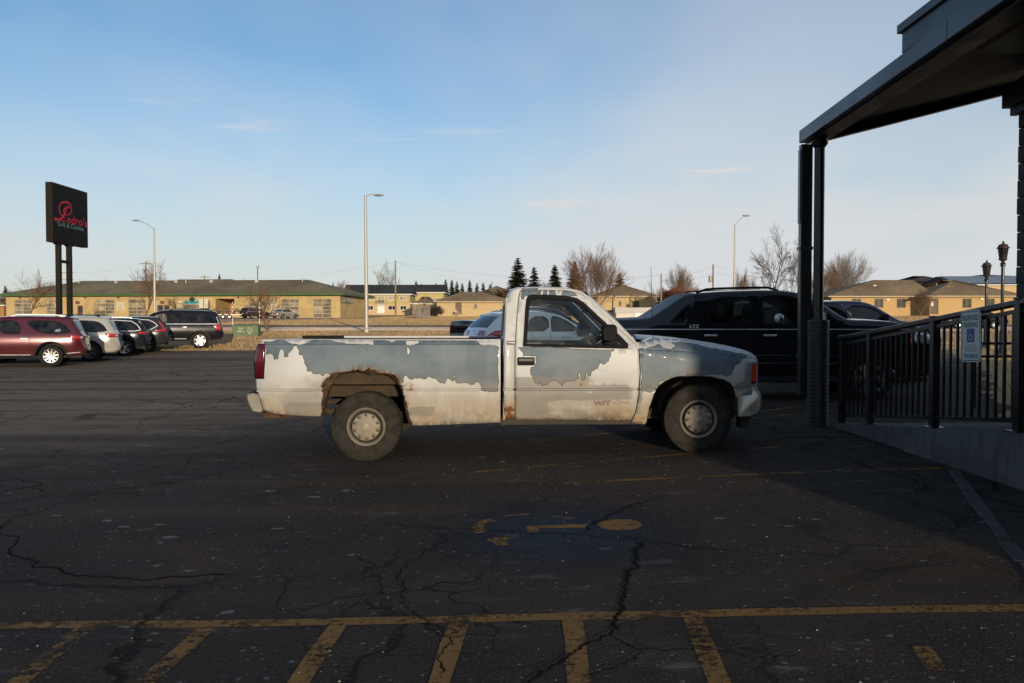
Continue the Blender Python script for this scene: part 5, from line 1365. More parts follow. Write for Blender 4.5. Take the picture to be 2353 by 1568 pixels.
    def surf(poly, off, sd, extra=True, st=.08):
        q = resample(poly, st, True); xs_ = [p[0] for p in q]; zs_ = [p[1] for p in q]
        pp, tt = cdt(q, extra=gridpts((min(xs_), min(zs_)), (max(xs_), max(zs_)), .09, .07) if extra else [])
        hh = hw(pp, True) + off; m = MB()
        m.add([(p[0], sd * hh[i], p[1]) for i, p in enumerate(pp)], [tuple(t) if sd < 0 else tuple(t[::-1]) for t in tt]); return m
    def ribbon(line, w, off, sd, closed=False):
        q = resample(line, .07, closed); q = q + [q[0], q[1]] if closed else q
        m = MB(); stroke(m, [Vector(p) for p in q], w, lambda x, z: (x, 0, z)); hv = hw([(p[0], p[2]) for p in m.v]); m.v = [(p[0], sd * (hv[i] + off), p[2]) for i, p in enumerate(m.v)]; return m
    GM = {'clear': MT['glass_clear'], 'tint': MT['glass_tint'], 'mid': MT['glass_mid']}
    for sd in (-1, 1):
        for (p, kd), hl_ in zip(wins, holes):
            g_ = obj('side_window', surf(hl_, -.012, sd), GM[kd], car, smooth=60)
            if S.get('wtrim', True): obj('window_seal', ribbon(hl_, .028, .004, sd, True), MT['trim_black'], g_)
        for ln in S.get('chrome_lines', []): obj('chrome_strip', ribbon(ln, S.get('chrome_w', .028), .008, sd), MT['bright_trim'], car)
        for ln in S.get('seams', []): obj('panel_seam', ribbon(ln, .012, .003, sd), MT['trim_black'], car)
        for (p, mt) in S.get('lamps', []): obj('tail_light' if p[0][0] < wb / 2 else 'headlight', surf(p, .010, sd), MT[mt], car, smooth=50, solid=.02)
        for (p, mt, nm) in S.get('panels', []): obj(nm, surf(p, .008, sd), mt, car, smooth=50)
        for (hx, hz_) in S.get('handles', []):
            y = float(hw([(hx, hz_)])[0]) + .02; m = MB(); m.b2((hx - .11, y - .012, hz_ - .016), (hx + .11, y + .012, hz_ + .016)); m.v = [(a, sd * b, c) for a, b, c in m.v]
            fixn(obj('door_handle', m, S.get('handlem', S['paint']), car, bevel=.008))
        if 'mirror' in S:
            mx_, mz_ = S['mirror']; y = float(hw([(mx_, mz_)])[0]); vs, fs = loft_box([(mx_ - .02, mz_ - .04, .03, .03, y - .05), (mx_, mz_, .06, .075, y + .04), (mx_, mz_, .07, .09, y + .14), (mx_ - .01, mz_, .05, .07, y + .22)], p=3)
            m = MB(); m.add([(a, sd * b, c) for a, b, c in vs], fs); fixn(obj('mirror', m, S.get('mirrorm', S['paint']), car, smooth=50))
        if 'rails' in S:
            xa, xb, dz = S['rails']; zt = lambda x: max((p[1] for p in top if abs(p[0] - x) < .15), default=1.7)
            ptsr = []
            for k in range(9):
                x = xa + (xb - xa) * k / 8; ptsr.append((x, sd * (float(hw([(x, zt(x) - .005)], False)[0]) - .13), zt(x) + (dz if 0 < k < 8 else .0)))
            m = MB(); m.tube(ptsr, .020, 8); obj('roof_rail', m, S.get('railm', MT['black_plastic']), car, smooth=60)
        for xw in (0, wb): car_wheel(car, xw, sd * (W / 2 - .02), R, S.get('tw', .25), S['style'])
    def over(nm, sel, s0, s1, mat, off=.010, nyy=9, solid=0.0):
        idx = [k for k, p in enumerate(top) if sel(p, k)]; hall = hw(top)
        if len(idx) < 2: return
        vs, fs = [], []
        for k in idx:
            a, b = top[max(0, k - 1)], top[min(len(top) - 1, k + 1)]
            t = Vector((b[0] - a[0], b[1] - a[1])); t = t / max(t.length, 1e-6); nr = Vector((-t.y, t.x)); hh = float(hall[k])
            for j in range(nyy):
                f = s0 + (s1 - s0) * j / (nyy - 1); c = S.get('crown', .035) * (1 - f * f) + off
                vs.append((top[k][0] + nr.x * c, hh * f, top[k][1] + nr.y * c))
        for i in range(len(idx) - 1):
            for j in range(nyy - 1): fs.append((i * nyy + j, i * nyy + j + 1, (i + 1) * nyy + j + 1, (i + 1) * nyy + j))
        m = MB(); m.add(vs, fs); return fixn(obj(nm, m, mat, car, smooth=60))
    kmax = max(range(len(top)), key=lambda k: top[k][1])
    if 'ws' in S:
        za, zb_, xa = S['ws']; over('windscreen', lambda p, k: k > kmax and za <= p[1] <= zb_ and p[0] > xa, -.9, .9, S.get('wsm', MT['glass_dark']))
    if 'rwin' in S:
        za, zb_ = S['rwin']; over('rear_window', lambda p, k: k < kmax and za <= p[1] <= zb_ and p[0] < S.get('rwx', .6), -.86, .86, MT['glass_dark'])
    for (za, zb_, s0, s1, mt, nm) in S.get('rear', []): over(nm, lambda p, k: k < kmax and za <= p[1] <= zb_ and p[0] < S.get('rwx', .2), s0, s1, MT[mt], .014)
    for (za, zb_, s0, s1, mt, nm) in S.get('front', []): over(nm, lambda p, k: k > kmax and za <= p[1] <= zb_ and p[0] > wb, s0, s1, MT[mt], .014)
    if S.get('seats', True):
        for xs_ in S.get('seatx', [wb * .25, wb * .58]):
            for y in (-.38, .38):
                m = MB(); m.b2((xs_ - .05, y - .24, .62), (xs_ + .42, y + .24, .78)); m.add([(xs_ - .1, y - .23, .7), (xs_ + .05, y - .23, .7), (xs_ - .07, y - .2, 1.28), (xs_ - .2, y - .2, 1.28), (xs_ - .1, y + .23, .7), (xs_ + .05, y + .23, .7), (xs_ - .07, y + .2, 1.28), (xs_ - .2, y + .2, 1.28)], [(0, 1, 2, 3), (7, 6, 5, 4), (0, 4, 5, 1), (1, 5, 6, 2), (2, 6, 7, 3), (3, 7, 4, 0)]); m.b2((xs_ - .24, y - .12, 1.30), (xs_ - .14, y + .12, 1.47)); obj('seat', m, S.get('seatm', MT['black_inside']), car, bevel=.03)
    car['_hw'] = 0
    del car['_hw']
    return car, hw, surf, ribbon
# alloy styles: (spokes, spoke width, rim radius, material, twin angle)
ST10 = (10, .034, .245, MT['alloy'], 0); ST5D = (5, .030, .245, MT['alloy_dark'], .17); ST5 = (5, .075, .235, MT['alloy'], 0); ST5T = (5, .032, .235, MT['alloy'], .2)
ST6 = (6, .085, .275, MT['alloy'], 0); STP = (6, .06, .265, MT['chrome'], .12); STS = (7, .05, .205, MT['alloy'], 0)
def suv_dodge(paintm, style=ST10, chrome=True):
    return dict(W=1.93, R=.39, wb=3.04, belt=1.12, paint=paintm, style=style, zb=.34, zm=.80,
        top=[(-1.0, .40), (-1.09, .46), (-1.10, .62), (-1.04, .78), (-1.02, .95), (-1.03, 1.06), (-.97, 1.14), (-.80, 1.42), (-.66, 1.66), (-.72, 1.735), (-.50, 1.755), (0, 1.775), (.7, 1.79), (1.3, 1.78), (1.75, 1.72), (2.15, 1.52), (2.55, 1.26), (2.70, 1.17), (3.2, 1.12), (3.65, 1.03), (3.9, .88), (3.97, .62), (3.92, .40)],
        wins=[([(-.62, 1.22), (-.36, 1.17), (.18, 1.17), (.50, 1.30), (.78, 1.62), (.20, 1.62), (-.28, 1.58), (-.50, 1.42)], 'tint'), ([(.96, 1.17), (1.52, 1.18), (1.60, 1.62), (1.06, 1.64), (.82, 1.34)][:3] + [(1.10, 1.64), (.90, 1.40)], 'tint'), ([(1.66, 1.19), (2.42, 1.22), (2.10, 1.46), (1.86, 1.60), (1.70, 1.63)], 'mid')],
        ws=(1.22, 1.68, 1.8), rwin=(1.20, 1.62), lamps=[([(-1.0, .96), (-1.02, 1.08), (-.62, 1.12), (-.55, 1.06), (-.70, .95)], 'red_lens')],
        panels=[([(-1.0, 1.005), (-1.0, 1.06), (-.80, 1.065), (-.84, 1.005)], MT['clear_lens'], 'reverse_lamp')],
        rear=[(.98, 1.10, -.99, .99, 'dark_red_lens', 'light_bar'), (.66, .80, -.3, .3, 'sign_white', 'licence_plate'), (.44, .60, -.95, .95, 'black_plastic', 'rear_valance')],
        seams=[[(.42, .62), (.60, .78), (.66, 1.0), (.62, 1.14)], [(1.58, .40), (1.58, 1.15)], [(2.60, .40), (2.62, .8), (2.52, 1.18)]], handles=[(.80, 1.0), (1.75, 1.0)], handlem=MT['bright_trim'] if chrome else paintm,
        chrome_lines=[[(.62, .43), (2.5, .45)], [(-.92, .50), (-.50, .47)]] if chrome else [[(-.92, .50), (-.50, .47)]], chrome_w=.022, mirror=(2.30, 1.26), rails=(-.35, 1.25, .055), railm=MT['bright_trim'] if chrome else MT['black_plastic'], clad=lambda x, z: z < .40, cladz=.40, archtrim=.055, cladm=paintm if not chrome else MT['black_plastic'])
P_MAROON = paint('maroon metallic paint', (0.080, 0.008, 0.013), 0.5, 0.4, (0.17, 0.10, 0.06))
P_SILVER = paint('champagne silver paint', (0.42, 0.40, 0.36), 0.6, 0.35, (0.30, 0.25, 0.18))
P_BLK = paint('black car paint', (0.010, 0.010, 0.012), 0.1, 0.10, (0.05, 0.044, 0.035), gloss=.5)
P_DKGREY = paint('charcoal car paint', (0.030, 0.029, 0.028), 0.4, 0.15, (0.06, 0.052, 0.042), gloss=.5)
P_DKBLUE = paint('blue black paint', (0.012, 0.014, 0.022), 0.3, 0.15, (0.055, 0.048, 0.04), gloss=.5)
P_WHITE = paint('white car paint', (0.78, 0.78, 0.76), 0.0, 0.2, (0.4, 0.36, 0.3))
P_NAVY = paint('navy paint', (0.012, 0.020, 0.045), 0.3, 0.3, (0.08, 0.08, 0.08))
P_SEDAN = paint('gold silver paint', (0.36, 0.32, 0.27), 0.6, 0.3, (0.25, 0.2, 0.15))
PI = math.pi
PARK = PI + rad(21)
def park(w, half):
    q = Matrix.Rotation(PARK, 3, 'Z') @ Vector((0, half, 0)); return (w.x - q.x, w.y - q.y, w.z + .012)
w1 = G(117, 843); car1, hwf, surf1, rib1 = build_car('parked_suv', 'dark red suv with ten spoke wheels, nearest of the parked row at left', 'suv', park(w1, .95), PARK, suv_dodge(P_MAROON), 'cars parked along the left of the lot')
put = MB(); stroke(put, [(-.30, 1.27), (-.27, 1.33), (-.24, 1.28), (-.21, 1.31), (-.17, 1.27), (-.15, 1.29)], .022, lambda x, z: (x, float(hwf([(x, z)])[0]) + .004, z)); stroke(put, [(-.29, 1.25), (-.14, 1.25)], .012, lambda x, z: (x, float(hwf([(x, z)])[0]) + .004, z)); obj('window_decal', put, MT['sign_white'], car1)
obj('fuel_flap', rib1([(-.28, .98), (-.10, .98), (-.08, 1.0), (-.08, 1.10), (-.10, 1.12), (-.28, 1.12), (-.30, 1.10), (-.30, 1.0)], .010, .003, 1, True), MT['trim_black'], car1)
w2 = G(206, 831); build_car('parked_suv', 'champagne silver suv parked between the dark red suv and a black one', 'suv', park(w2, .95), PARK, suv_dodge(P_SILVER, ST5D, False), 'cars parked along the left of the lot')
cher = dict(W=1.86, R=.37, wb=2.70, belt=1.08, paint=P_DKBLUE, style=ST5, zb=.36, zm=.80,
    top=[(-.88, .44), (-.97, .52), (-.98, .70), (-.93, .85), (-.95, .98), (-.88, 1.10), (-.70, 1.34), (-.52, 1.56), (-.56, 1.635), (-.3, 1.65), (.3, 1.67), (.9, 1.66), (1.4, 1.60), (1.85, 1.38), (2.25, 1.14), (2.4, 1.08), (2.9, 1.03), (3.3, .92), (3.5, .75), (3.53, .5), (3.45, .40)],
    wins=[([(-.58, 1.15), (.10, 1.12), (.25, 1.45), (.15, 1.52), (-.25, 1.48), (-.45, 1.34)], 'tint'), ([(.22, 1.12), (1.0, 1.12), (1.02, 1.53), (.38, 1.53)], 'tint'), ([(1.10, 1.12), (1.95, 1.14), (1.60, 1.42), (1.30, 1.53), (1.12, 1.53)], 'mid')],
    ws=(1.16, 1.58, 1.3), rwin=(1.14, 1.52), lamps=[([(-.90, .96), (-.90, 1.06), (-.60, 1.10), (-.55, .98)], 'red_lens')], rear=[(.98, 1.06, -.98, -.55, 'red_lens', 'tail_light'), (.98, 1.06, .55, .98, 'red_lens', 'tail_light'), (.70, .84, -.28, .28, 'sign_white', 'licence_plate')],
    chrome_lines=[[(1.95, 1.10), (.9, 1.09), (-.45, 1.11), (-.66, 1.16), (-.52, 1.38), (-.28, 1.54), (.3, 1.58), (1.2, 1.58)]], seams=[[(.30, .6), (.55, .8), (.55, 1.1)], [(1.06, .4), (1.06, 1.1)]], handles=[(.6, .98), (1.5, .98)], mirror=(1.85, 1.16), rails=(-.3, .9, .04), railm=MT['alloy'], clad=lambda x, z: z < .52, cladz=.52, archtrim=.07)
w3 = G(286, 818.5); c3_, _, _, _ = build_car('parked_suv', 'black suv with silver edged windows parked beside the champagne silver one', 'suv', park(w3, .92), PARK, cher, 'cars parked along the left of the lot')
crv = dict(W=1.85, R=.355, wb=2.66, belt=1.06, paint=P_DKGREY, style=ST5T, zb=.34, zm=.80,
    top=[(-.86, .44), (-.96, .52), (-.99, .70), (-.93, .84), (-.92, 1.0), (-.86, 1.14), (-.66, 1.40), (-.50, 1.58), (-.58, 1.645), (-.3, 1.66), (.3, 1.685), (.9, 1.67), (1.4, 1.58), (1.85, 1.34), (2.25, 1.10), (2.4, 1.05), (2.9, 1.0), (3.3, .9), (3.48, .75), (3.5, .5), (3.42, .38)],
    wins=[([(-.40, 1.26), (-.15, 1.13), (.18, 1.10), (.34, 1.50), (-.1, 1.48), (-.30, 1.38)], 'tint'), ([(.30, 1.10), (1.0, 1.10), (1.04, 1.54), (.46, 1.54)], 'tint'), ([(1.10, 1.10), (1.95, 1.11), (1.6, 1.40), (1.30, 1.53), (1.12, 1.54)], 'mid')],
    ws=(1.14, 1.56, 1.3), rwin=(1.16, 1.54), lamps=[([(-.90, .98), (-.88, 1.10), (-.68, 1.36), (-.56, 1.50), (-.50, 1.46), (-.66, 1.22), (-.66, 1.08), (-.30, 1.06), (-.34, 1.00)], 'red_lens')], rear=[(1.0, 1.1, .60, .98, 'red_lens', 'tail_light'), (1.0, 1.1, -.98, -.6, 'red_lens', 'tail_light'), (.70, .84, -.28, .28, 'sign_white', 'licence_plate')],
    chrome_lines=[[(1.95, 1.07), (.9, 1.06), (.18, 1.06), (-.18, 1.09), (-.48, 1.26), (-.32, 1.42), (-.1, 1.53), (.6, 1.58), (1.2, 1.58)]], seams=[[(.40, .6), (.55, .8), (.55, 1.1)], [(1.06, .4), (1.06, 1.1)]], handles=[(.62, .96), (1.5, .96)], mirror=(1.85, 1.14), clad=lambda x, z: z < .50, cladz=.50, archtrim=.06)
w4 = G(337, 810.5); build_car('parked_suv', 'charcoal crossover with tall red tail lamps beside the big black suv', 'suv', park(w4, .92), PARK, crv, 'cars parked along the left of the lot')
exped = dict(W=2.02, R=.42, wb=3.11, belt=1.20, paint=P_BLK, style=ST6, zb=.42, zm=.85, endi=.14, endr=.4,
    top=[(-1.02, .52), (-1.14, .60), (-1.16, .80), (-1.08, .88), (-1.06, 1.15), (-1.0, 1.25), (-.84, 1.72), (-.80, 1.84), (-.5, 1.89), (.3, 1.92), (1.2, 1.93), (1.75, 1.90), (2.1, 1.78), (2.5, 1.50), (2.80, 1.28), (3.0, 1.22), (3.6, 1.18), (3.95, 1.08), (4.02, .8), (4.0, .5), (3.9, .45)],
    wins=[([(-.82, 1.28), (.42, 1.27), (.42, 1.74), (-.66, 1.74)], 'tint'), ([(.52, 1.27), (1.38, 1.27), (1.38, 1.76), (.52, 1.76)], 'tint'), ([(1.50, 1.27), (2.55, 1.27), (2.30, 1.50), (2.05, 1.70), (1.90, 1.76), (1.50, 1.77)], 'clear')],
    ws=(1.30, 1.86, 2.0), rwin=(1.30, 1.72), lamps=[([(-1.03, 1.0), (-1.02, 1.22), (-.80, 1.24), (-.62, 1.10), (-.80, .92), (-.96, .90)], 'red_lens')],
    panels=[([(-.95, 1.0), (-.92, 1.18), (-.72, 1.20), (-.78, 1.14), (-.86, 1.1), (-.86, 1.0)], MT['clear_lens'], 'reverse_lamp')], rear=[(1.0, 1.2, .74, .98, 'red_lens', 'tail_light'), (1.0, 1.2, -.98, -.74, 'red_lens', 'tail_light')],
    chrome_lines=[[(2.6, 1.235), (1.4, 1.235), (-.92, 1.235), (-.80, 1.60)], [(.62, .50), (2.4, .50)]], chrome_w=.03, seams=[[(.46, .62), (.55, .9), (.52, 1.22)], [(1.44, .5), (1.44, 1.22)], [(2.62, .5), (2.60, 1.2)]], handles=[(.70, 1.08), (1.65, 1.08)], handlem=MT['chrome'], mirror=(2.42, 1.34), rails=(-.6, 1.4, .05), seatx=[.8, 1.75], seatm=M('tan leather', (.30, .24, .17), .6))
w5 = G(459, 801); build_car('parked_suv', 'long black suv with chrome belt line, last of the row beside the verge', 'suv', park(w5, 1.0), PARK, exped, 'cars parked along the left of the lot')

# --- black crew pickup with sail panels, behind the white truck's nose
ava = dict(W=2.0, R=.405, wb=3.30, belt=1.28, paint=P_BLK, style=STP, zb=.36, zm=.85, endi=.14, endr=.45, tum=.22, step=.09,
    top=[(-1.0, .50), (-1.12, .56), (-1.15, .80), (-1.10, .95), (-1.12, 1.30), (-1.06, 1.37), (-.80, 1.39), (-.42, 1.405), (-.30, 1.44), (.20, 1.79), (.34, 1.83), (.85, 1.868), (1.5, 1.888), (1.9, 1.885), (2.14, 1.855), (2.36, 1.78), (2.65, 1.60), (2.92, 1.41), (3.02, 1.385), (3.4, 1.38), (3.85, 1.345), (4.2, 1.27), (4.37, 1.14), (4.46, .95), (4.47, .6), (4.40, .48)],
    wins=[([(-.02, 1.345), (.24, 1.62), (.34, 1.64), (.22, 1.345)], 'mid'), ([(.60, 1.32), (1.32, 1.31), (1.38, 1.42), (1.36, 1.76), (.72, 1.77), (.60, 1.55)], 'tint'), ([(1.52, 1.30), (2.70, 1.31), (2.62, 1.40), (2.36, 1.62), (2.12, 1.75), (1.92, 1.79), (1.58, 1.79), (1.52, 1.70)], 'clear')],
    ws=(1.41, 1.84, 2.0), wsm=MT['glass_mid'], chrome_lines=[[(-1.0, 1.228), (4.0, 1.228)]], chrome_w=.013, panels=[([(-.4, .655), (2.75, .655), (2.75, .672), (-.4, .672)], MT['alloy_dark'], 'side_moulding'), ([(-.4, .79), (2.75, .79), (2.75, .80), (-.4, .80)], MT['alloy_dark'], 'side_moulding')], seams=[[(.44, .62), (.50, .9), (.44, 1.3), (.40, 1.78)], [(1.44, .42), (1.44, 1.30), (1.47, 1.78)], [(2.62, .42), (2.70, .9), (2.74, 1.32)]],
    handles=[(.63, 1.127), (1.62, 1.127)], handlem=MT['bright_trim'], mirror=(2.46, 1.42), mirrorm=MT['bright_trim'], rails=(.45, 1.85, .05), clad=lambda x, z: z < .44 or (z > 1.30 and x < .22 + (z - 1.30) * .40), cladz=.44, cutlines=[[(-1.3, 1.30), (.22, 1.30), (.48, 1.95)]], cladm=M('charcoal composite panel', (.030, .032, .036), .5, bump=.15, bs=200),
    lamps=[([(4.02, 1.00), (4.06, 1.20), (4.34, 1.13), (4.40, .98)], 'clear_lens'), ([(3.96, .96), (3.99, 1.19), (4.05, 1.19), (4.03, .97)], 'orange_lens'), ([(-1.08, .95), (-1.10, 1.28), (-.98, 1.28), (-.98, .95)], 'red_lens')],
    front=[(.62, 1.05, -.75, .75, 'chrome', 'grille')], seatx=[.55, 1.65], seatm=M('grey leather', (.12, .12, .12), .6))
avx = (1387 - 1176) / 137.0 + 1.15
cA, hA, sA, rA = build_car('crew_pickup', 'glossy black crew cab pickup with sloping sail panels behind the white truck', 'pickup truck', (avx, 13.3 + 1.0, .008), 0, ava)
lx, lz = .30, 1.285
put_text('lettering', 'LTZ', (.36, -float(hA([(.36, 1.275)])[0]) - .004, 1.275), (1, 0, 0), (0, 0, 1), .075, MT['bright_trim'], cA, .003, .004, 1.2)
mb = MB(); mb.tube([(3.05, -.62, 1.40), (3.04, -.62, 1.60)], [.012, .006], 6); obj('antenna', mb, MT['trim_black'], cA)
for ya, yb2 in ((-.75, -.1), (.0, .7)):
    mb = MB(); mb.tube([(2.98, ya, 1.40), (2.93, (ya + yb2) / 2, 1.455), (2.95, yb2, 1.46)], .012, 6); obj('wiper', mb, MT['trim_black'], cA)

# --- white crossover seen from behind past the white truck's bed
rog = dict(W=1.80, R=.35, wb=2.69, belt=1.08, paint=P_WHITE, style=STS, zb=.34, zm=.80, endi=.20, endr=.6,
    top=[(-.84, .44), (-.93, .52), (-.95, .75), (-.88, .90), (-.86, 1.06), (-.78, 1.16), (-.52, 1.42), (-.34, 1.53), (-.44, 1.585), (-.1, 1.62), (.5, 1.66), (1.0, 1.65), (1.45, 1.57), (1.9, 1.33), (2.25, 1.13), (2.4, 1.07), (2.9, 1.02), (3.3, .9), (3.48, .75), (3.5, .5), (3.42, .38)],
    wins=[([(-.22, 1.30), (.02, 1.18), (.22, 1.15), (.34, 1.42), (.1, 1.44), (-.10, 1.38)], 'mid'), ([(.32, 1.13), (1.0, 1.12), (1.03, 1.52), (.50, 1.51)], 'mid'), ([(1.10, 1.12), (2.0, 1.12), (1.62, 1.40), (1.34, 1.51), (1.12, 1.53)], 'clear')],
    ws=(1.16, 1.56, 1.3), rwin=(1.16, 1.51), rwx=.0, lamps=[([(-.84, .94), (-.82, 1.02), (-.62, 1.14), (-.40, 1.15), (-.30, 1.10), (-.36, .94)], 'red_lens')], rear=[(.96, 1.13, .50, .98, 'red_lens', 'tail_light'), (.96, 1.13, -.98, -.5, 'red_lens', 'tail_light'), (.70, .84, -.28, .28, 'sign_white', 'licence_plate')],
    seams=[[(.30, .62), (.5, .8), (.5, 1.1)], [(1.06, .4), (1.06, 1.1)], [(2.2, .4), (2.25, 1.1)]], handles=[(.62, .96), (1.5, .96)], mirror=(1.9, 1.14), rails=(-.1, 1.0, .04), railm=MT['alloy'], clad=lambda x, z: z < .42, archtrim=0)
rg_h = rad(26); rcor = P(1125, 760, 21.3); rloc = Vector((rcor.x, rcor.y, 0)) + Matrix.Rotation(rg_h, 3, 'Z') @ Vector((.72, .74, 0))
cR, hR, sR, rR = build_car('white_crossover', 'white crossover with large red tail lamps behind the white truck cab', 'suv', (rloc.x, rloc.y, gz(rloc.x, rloc.y) + .012), rg_h, rog)
mb = MB(); mb.tube([Vector((-.905, .055 * math.cos(a), 1.10 + .05 * math.sin(a))) for a in [2 * PI * k / 16 for k in range(17)]], .007, 6); mb.tube([(-.91, -.06, 1.10), (-.91, .06, 1.10)], .008, 6); em = obj('emblem', mb, MT['chrome'], cR); em.location = (.045, 0, .0)

# --- pickups further off
def pickup_spec(pm, tw=ST6):
    return dict(W=2.0, R=.41, wb=3.57, belt=1.28, paint=pm, style=tw, zb=.48, zm=.9, endi=.12, endr=.35, tum=.22,
        top=[(-1.0, .62), (-1.16, .66), (-1.20, .80), (-1.10, .86), (-1.12, 1.38), (-1.04, 1.42), (.0, 1.43), (.78, 1.44), (.84, 1.48), (.92, 1.82), (1.05, 1.90), (1.7, 1.93), (2.3, 1.91), (2.6, 1.83), (3.0, 1.58), (3.28, 1.40), (3.4, 1.37), (3.9, 1.34), (4.3, 1.26), (4.44, 1.1), (4.48, .7), (4.4, .55)], ch=2,
        wins=[([(1.02, 1.36), (1.72, 1.35), (1.72, 1.78), (1.10, 1.78)], 'tint'), ([(1.84, 1.34), (3.05, 1.35), (2.78, 1.60), (2.50, 1.76), (1.86, 1.79)], 'mid')],
        ws=(1.42, 1.86, 2.4), rwin=(1.52, 1.78), rwx=1.2, lamps=[([(-1.10, .98), (-1.10, 1.36), (-.96, 1.36), (-.96, .98)], 'red_lens'), ([(4.1, 1.0), (4.12, 1.2), (4.36, 1.16), (4.42, 1.0)], 'clear_lens')], rear=[(.98, 1.36, .84, .98, 'red_lens', 'tail_light'), (.98, 1.36, -.98, -.84, 'red_lens', 'tail_light'), (.64, .82, -.98, .98, 'black_plastic', 'rear_bumper')],
        seams=[[(.86, .55), (.86, 1.46)], [(1.78, .55), (1.78, 1.32)], [(3.1, .55), (3.1, 1.32)]], handles=[(1.2, 1.15), (2.05, 1.15)], mirror=(2.85, 1.48), mirrorm=MT['black_plastic'], seatx=[1.15, 2.1])
ph = rad(33); pc = P(1031, 760, 29.0); pl_ = Vector((pc.x, pc.y, 0)) + Matrix.Rotation(ph, 3, 'Z') @ Vector((1.10, -.98, 0))
cP, hP, _, _ = build_car('black_pickup', 'black pickup parked with its tailgate towards us beyond the white crossover', 'pickup truck', (pl_.x, pl_.y, gz(pl_.x, pl_.y) + .012), ph, pickup_spec(P_BLK))
mb = MB(); mb.b2((.86, -.16, 1.80), (.90, .16, 1.85)); obj('brake_lamp', mb, MT['red_lens'], cP)
nx0 = (1990 - 1176) * 21.5 / 1829 - 2.2
build_car('navy_pickup', 'dark navy crew pickup parked beyond the black one, its cab showing over the railing', 'pickup truck', (nx0 - .15, 22.5, gz(6, 22) + .012), 0, pickup_spec(P_NAVY))
jeep = dict(W=1.88, R=.40, wb=2.6, belt=1.22, paint=P_DKGREY, style=STS, zb=.5, zm=.9, endi=.06, endr=.2, tum=.16, rnd=.06,
    top=[(-.8, .6), (-.9, .66), (-.9, 1.2), (-.84, 1.72), (-.7, 1.79), (.4, 1.81), (1.2, 1.80), (1.36, 1.76), (1.70, 1.28), (1.78, 1.22), (2.6, 1.18), (3.05, 1.14), (3.12, 1.0), (3.1, .6), (3.0, .55)], ch=2,
    wins=[([(-.7, 1.28), (.1, 1.28), (.1, 1.66), (-.66, 1.66)], 'tint'), ([(.2, 1.28), (.8, 1.28), (.8, 1.68), (.2, 1.68)], 'tint'), ([(.88, 1.28), (1.56, 1.28), (1.30, 1.66), (.88, 1.68)], 'mid')], ws=(1.27, 1.74, 1.2), wsm=MT['glass_mid'], seams=[[(.15, .55), (.15, 1.24)], [(.84, .55), (.84, 1.24)]], handles=[(.3, 1.1), (1.0, 1.1)], handlem=MT['black_plastic'], mirror=(1.45, 1.34), mirrorm=MT['black_plastic'], clad=lambda x, z: z < .6, archtrim=.08, seatx=[.1, .9])
build_car('boxy_suv', 'dark boxy suv with steep windscreen between the black and navy pickups', 'suv', (7.28 - 1.33, 17.5 + .95, .012), 0, jeep)

# --- far cars
sedan = lambda pm: dict(W=1.85, R=.32, wb=2.8, belt=.98, paint=pm, style=(7, .045, .19, MT['alloy'], 0), zb=.28, zm=.68, endi=.16, endr=.5, tum=.35, step=.13, grid=.16,
    top=[(-1.0, .36), (-1.13, .45), (-1.16, .62), (-1.10, .86), (-1.0, .98), (-.5, 1.02), (-.35, 1.04), (.2, 1.32), (.6, 1.42), (1.1, 1.44), (1.5, 1.40), (2.1, 1.10), (2.3, 1.0), (2.9, .94), (3.5, .82), (3.7, .65), (3.72, .45), (3.6, .34)],
    wins=[([(-.05, 1.05), (.78, 1.03), (.80, 1.35), (.62, 1.36), (.28, 1.26)], 'mid'), ([(.86, 1.03), (1.95, 1.02), (1.55, 1.30), (1.30, 1.37), (.88, 1.37)], 'mid')], ws=(1.06, 1.38, 1.4), rwin=(1.06, 1.38), lamps=[([(-1.08, .70), (-1.06, .86), (-.80, .90), (-.84, .72)], 'red_lens'), ([(3.3, .66), (3.3, .80), (3.6, .74), (3.66, .64)], 'clear_lens')], rear=[(.68, .84, .4, .98, 'red_lens', 'tail_light'), (.68, .84, -.98, -.4, 'red_lens', 'tail_light'), (.66, .80, -.2, .2, 'sign_white', 'licence_plate')],
    seams=[[(.82, .35), (.82, 1.0)], [(1.95, .35), (2.0, 1.0)]], handles=[(.3, .88), (1.3, .88)], mirror=(1.85, 1.04), seats=False)
def far_pt(u, v, Y): p = P(u, v, Y); return (p.x, p.y, gz(p.x, p.y) + .07)
build_car('sedan', 'gold silver sedan parked before the car wash doors', 'sedan', far_pt(640, 730, 122), rad(62), sedan(P_SEDAN))
fs = dict(cher); fs['paint'] = P_DKGREY; fs['step'] = .13; fs['grid'] = .16; fs['seats'] = False
build_car('far_suv', 'dark suv hitched to the trailer at the car wash', 'suv', far_pt(570, 731, 121), rad(55), fs)
build_car('sedan', 'silver sedan on the road seen through the railing beside the sign', 'sedan', (55.5, 62.0, gz(55, 62) + .05), PI, sedan(P_SILVER))
build_car('sedan', 'dark sedan on the road just left of the silver one through the railing', 'sedan', (37.0, 62.0, gz(37, 62) + .05), PI, sedan(P_DKBLUE))

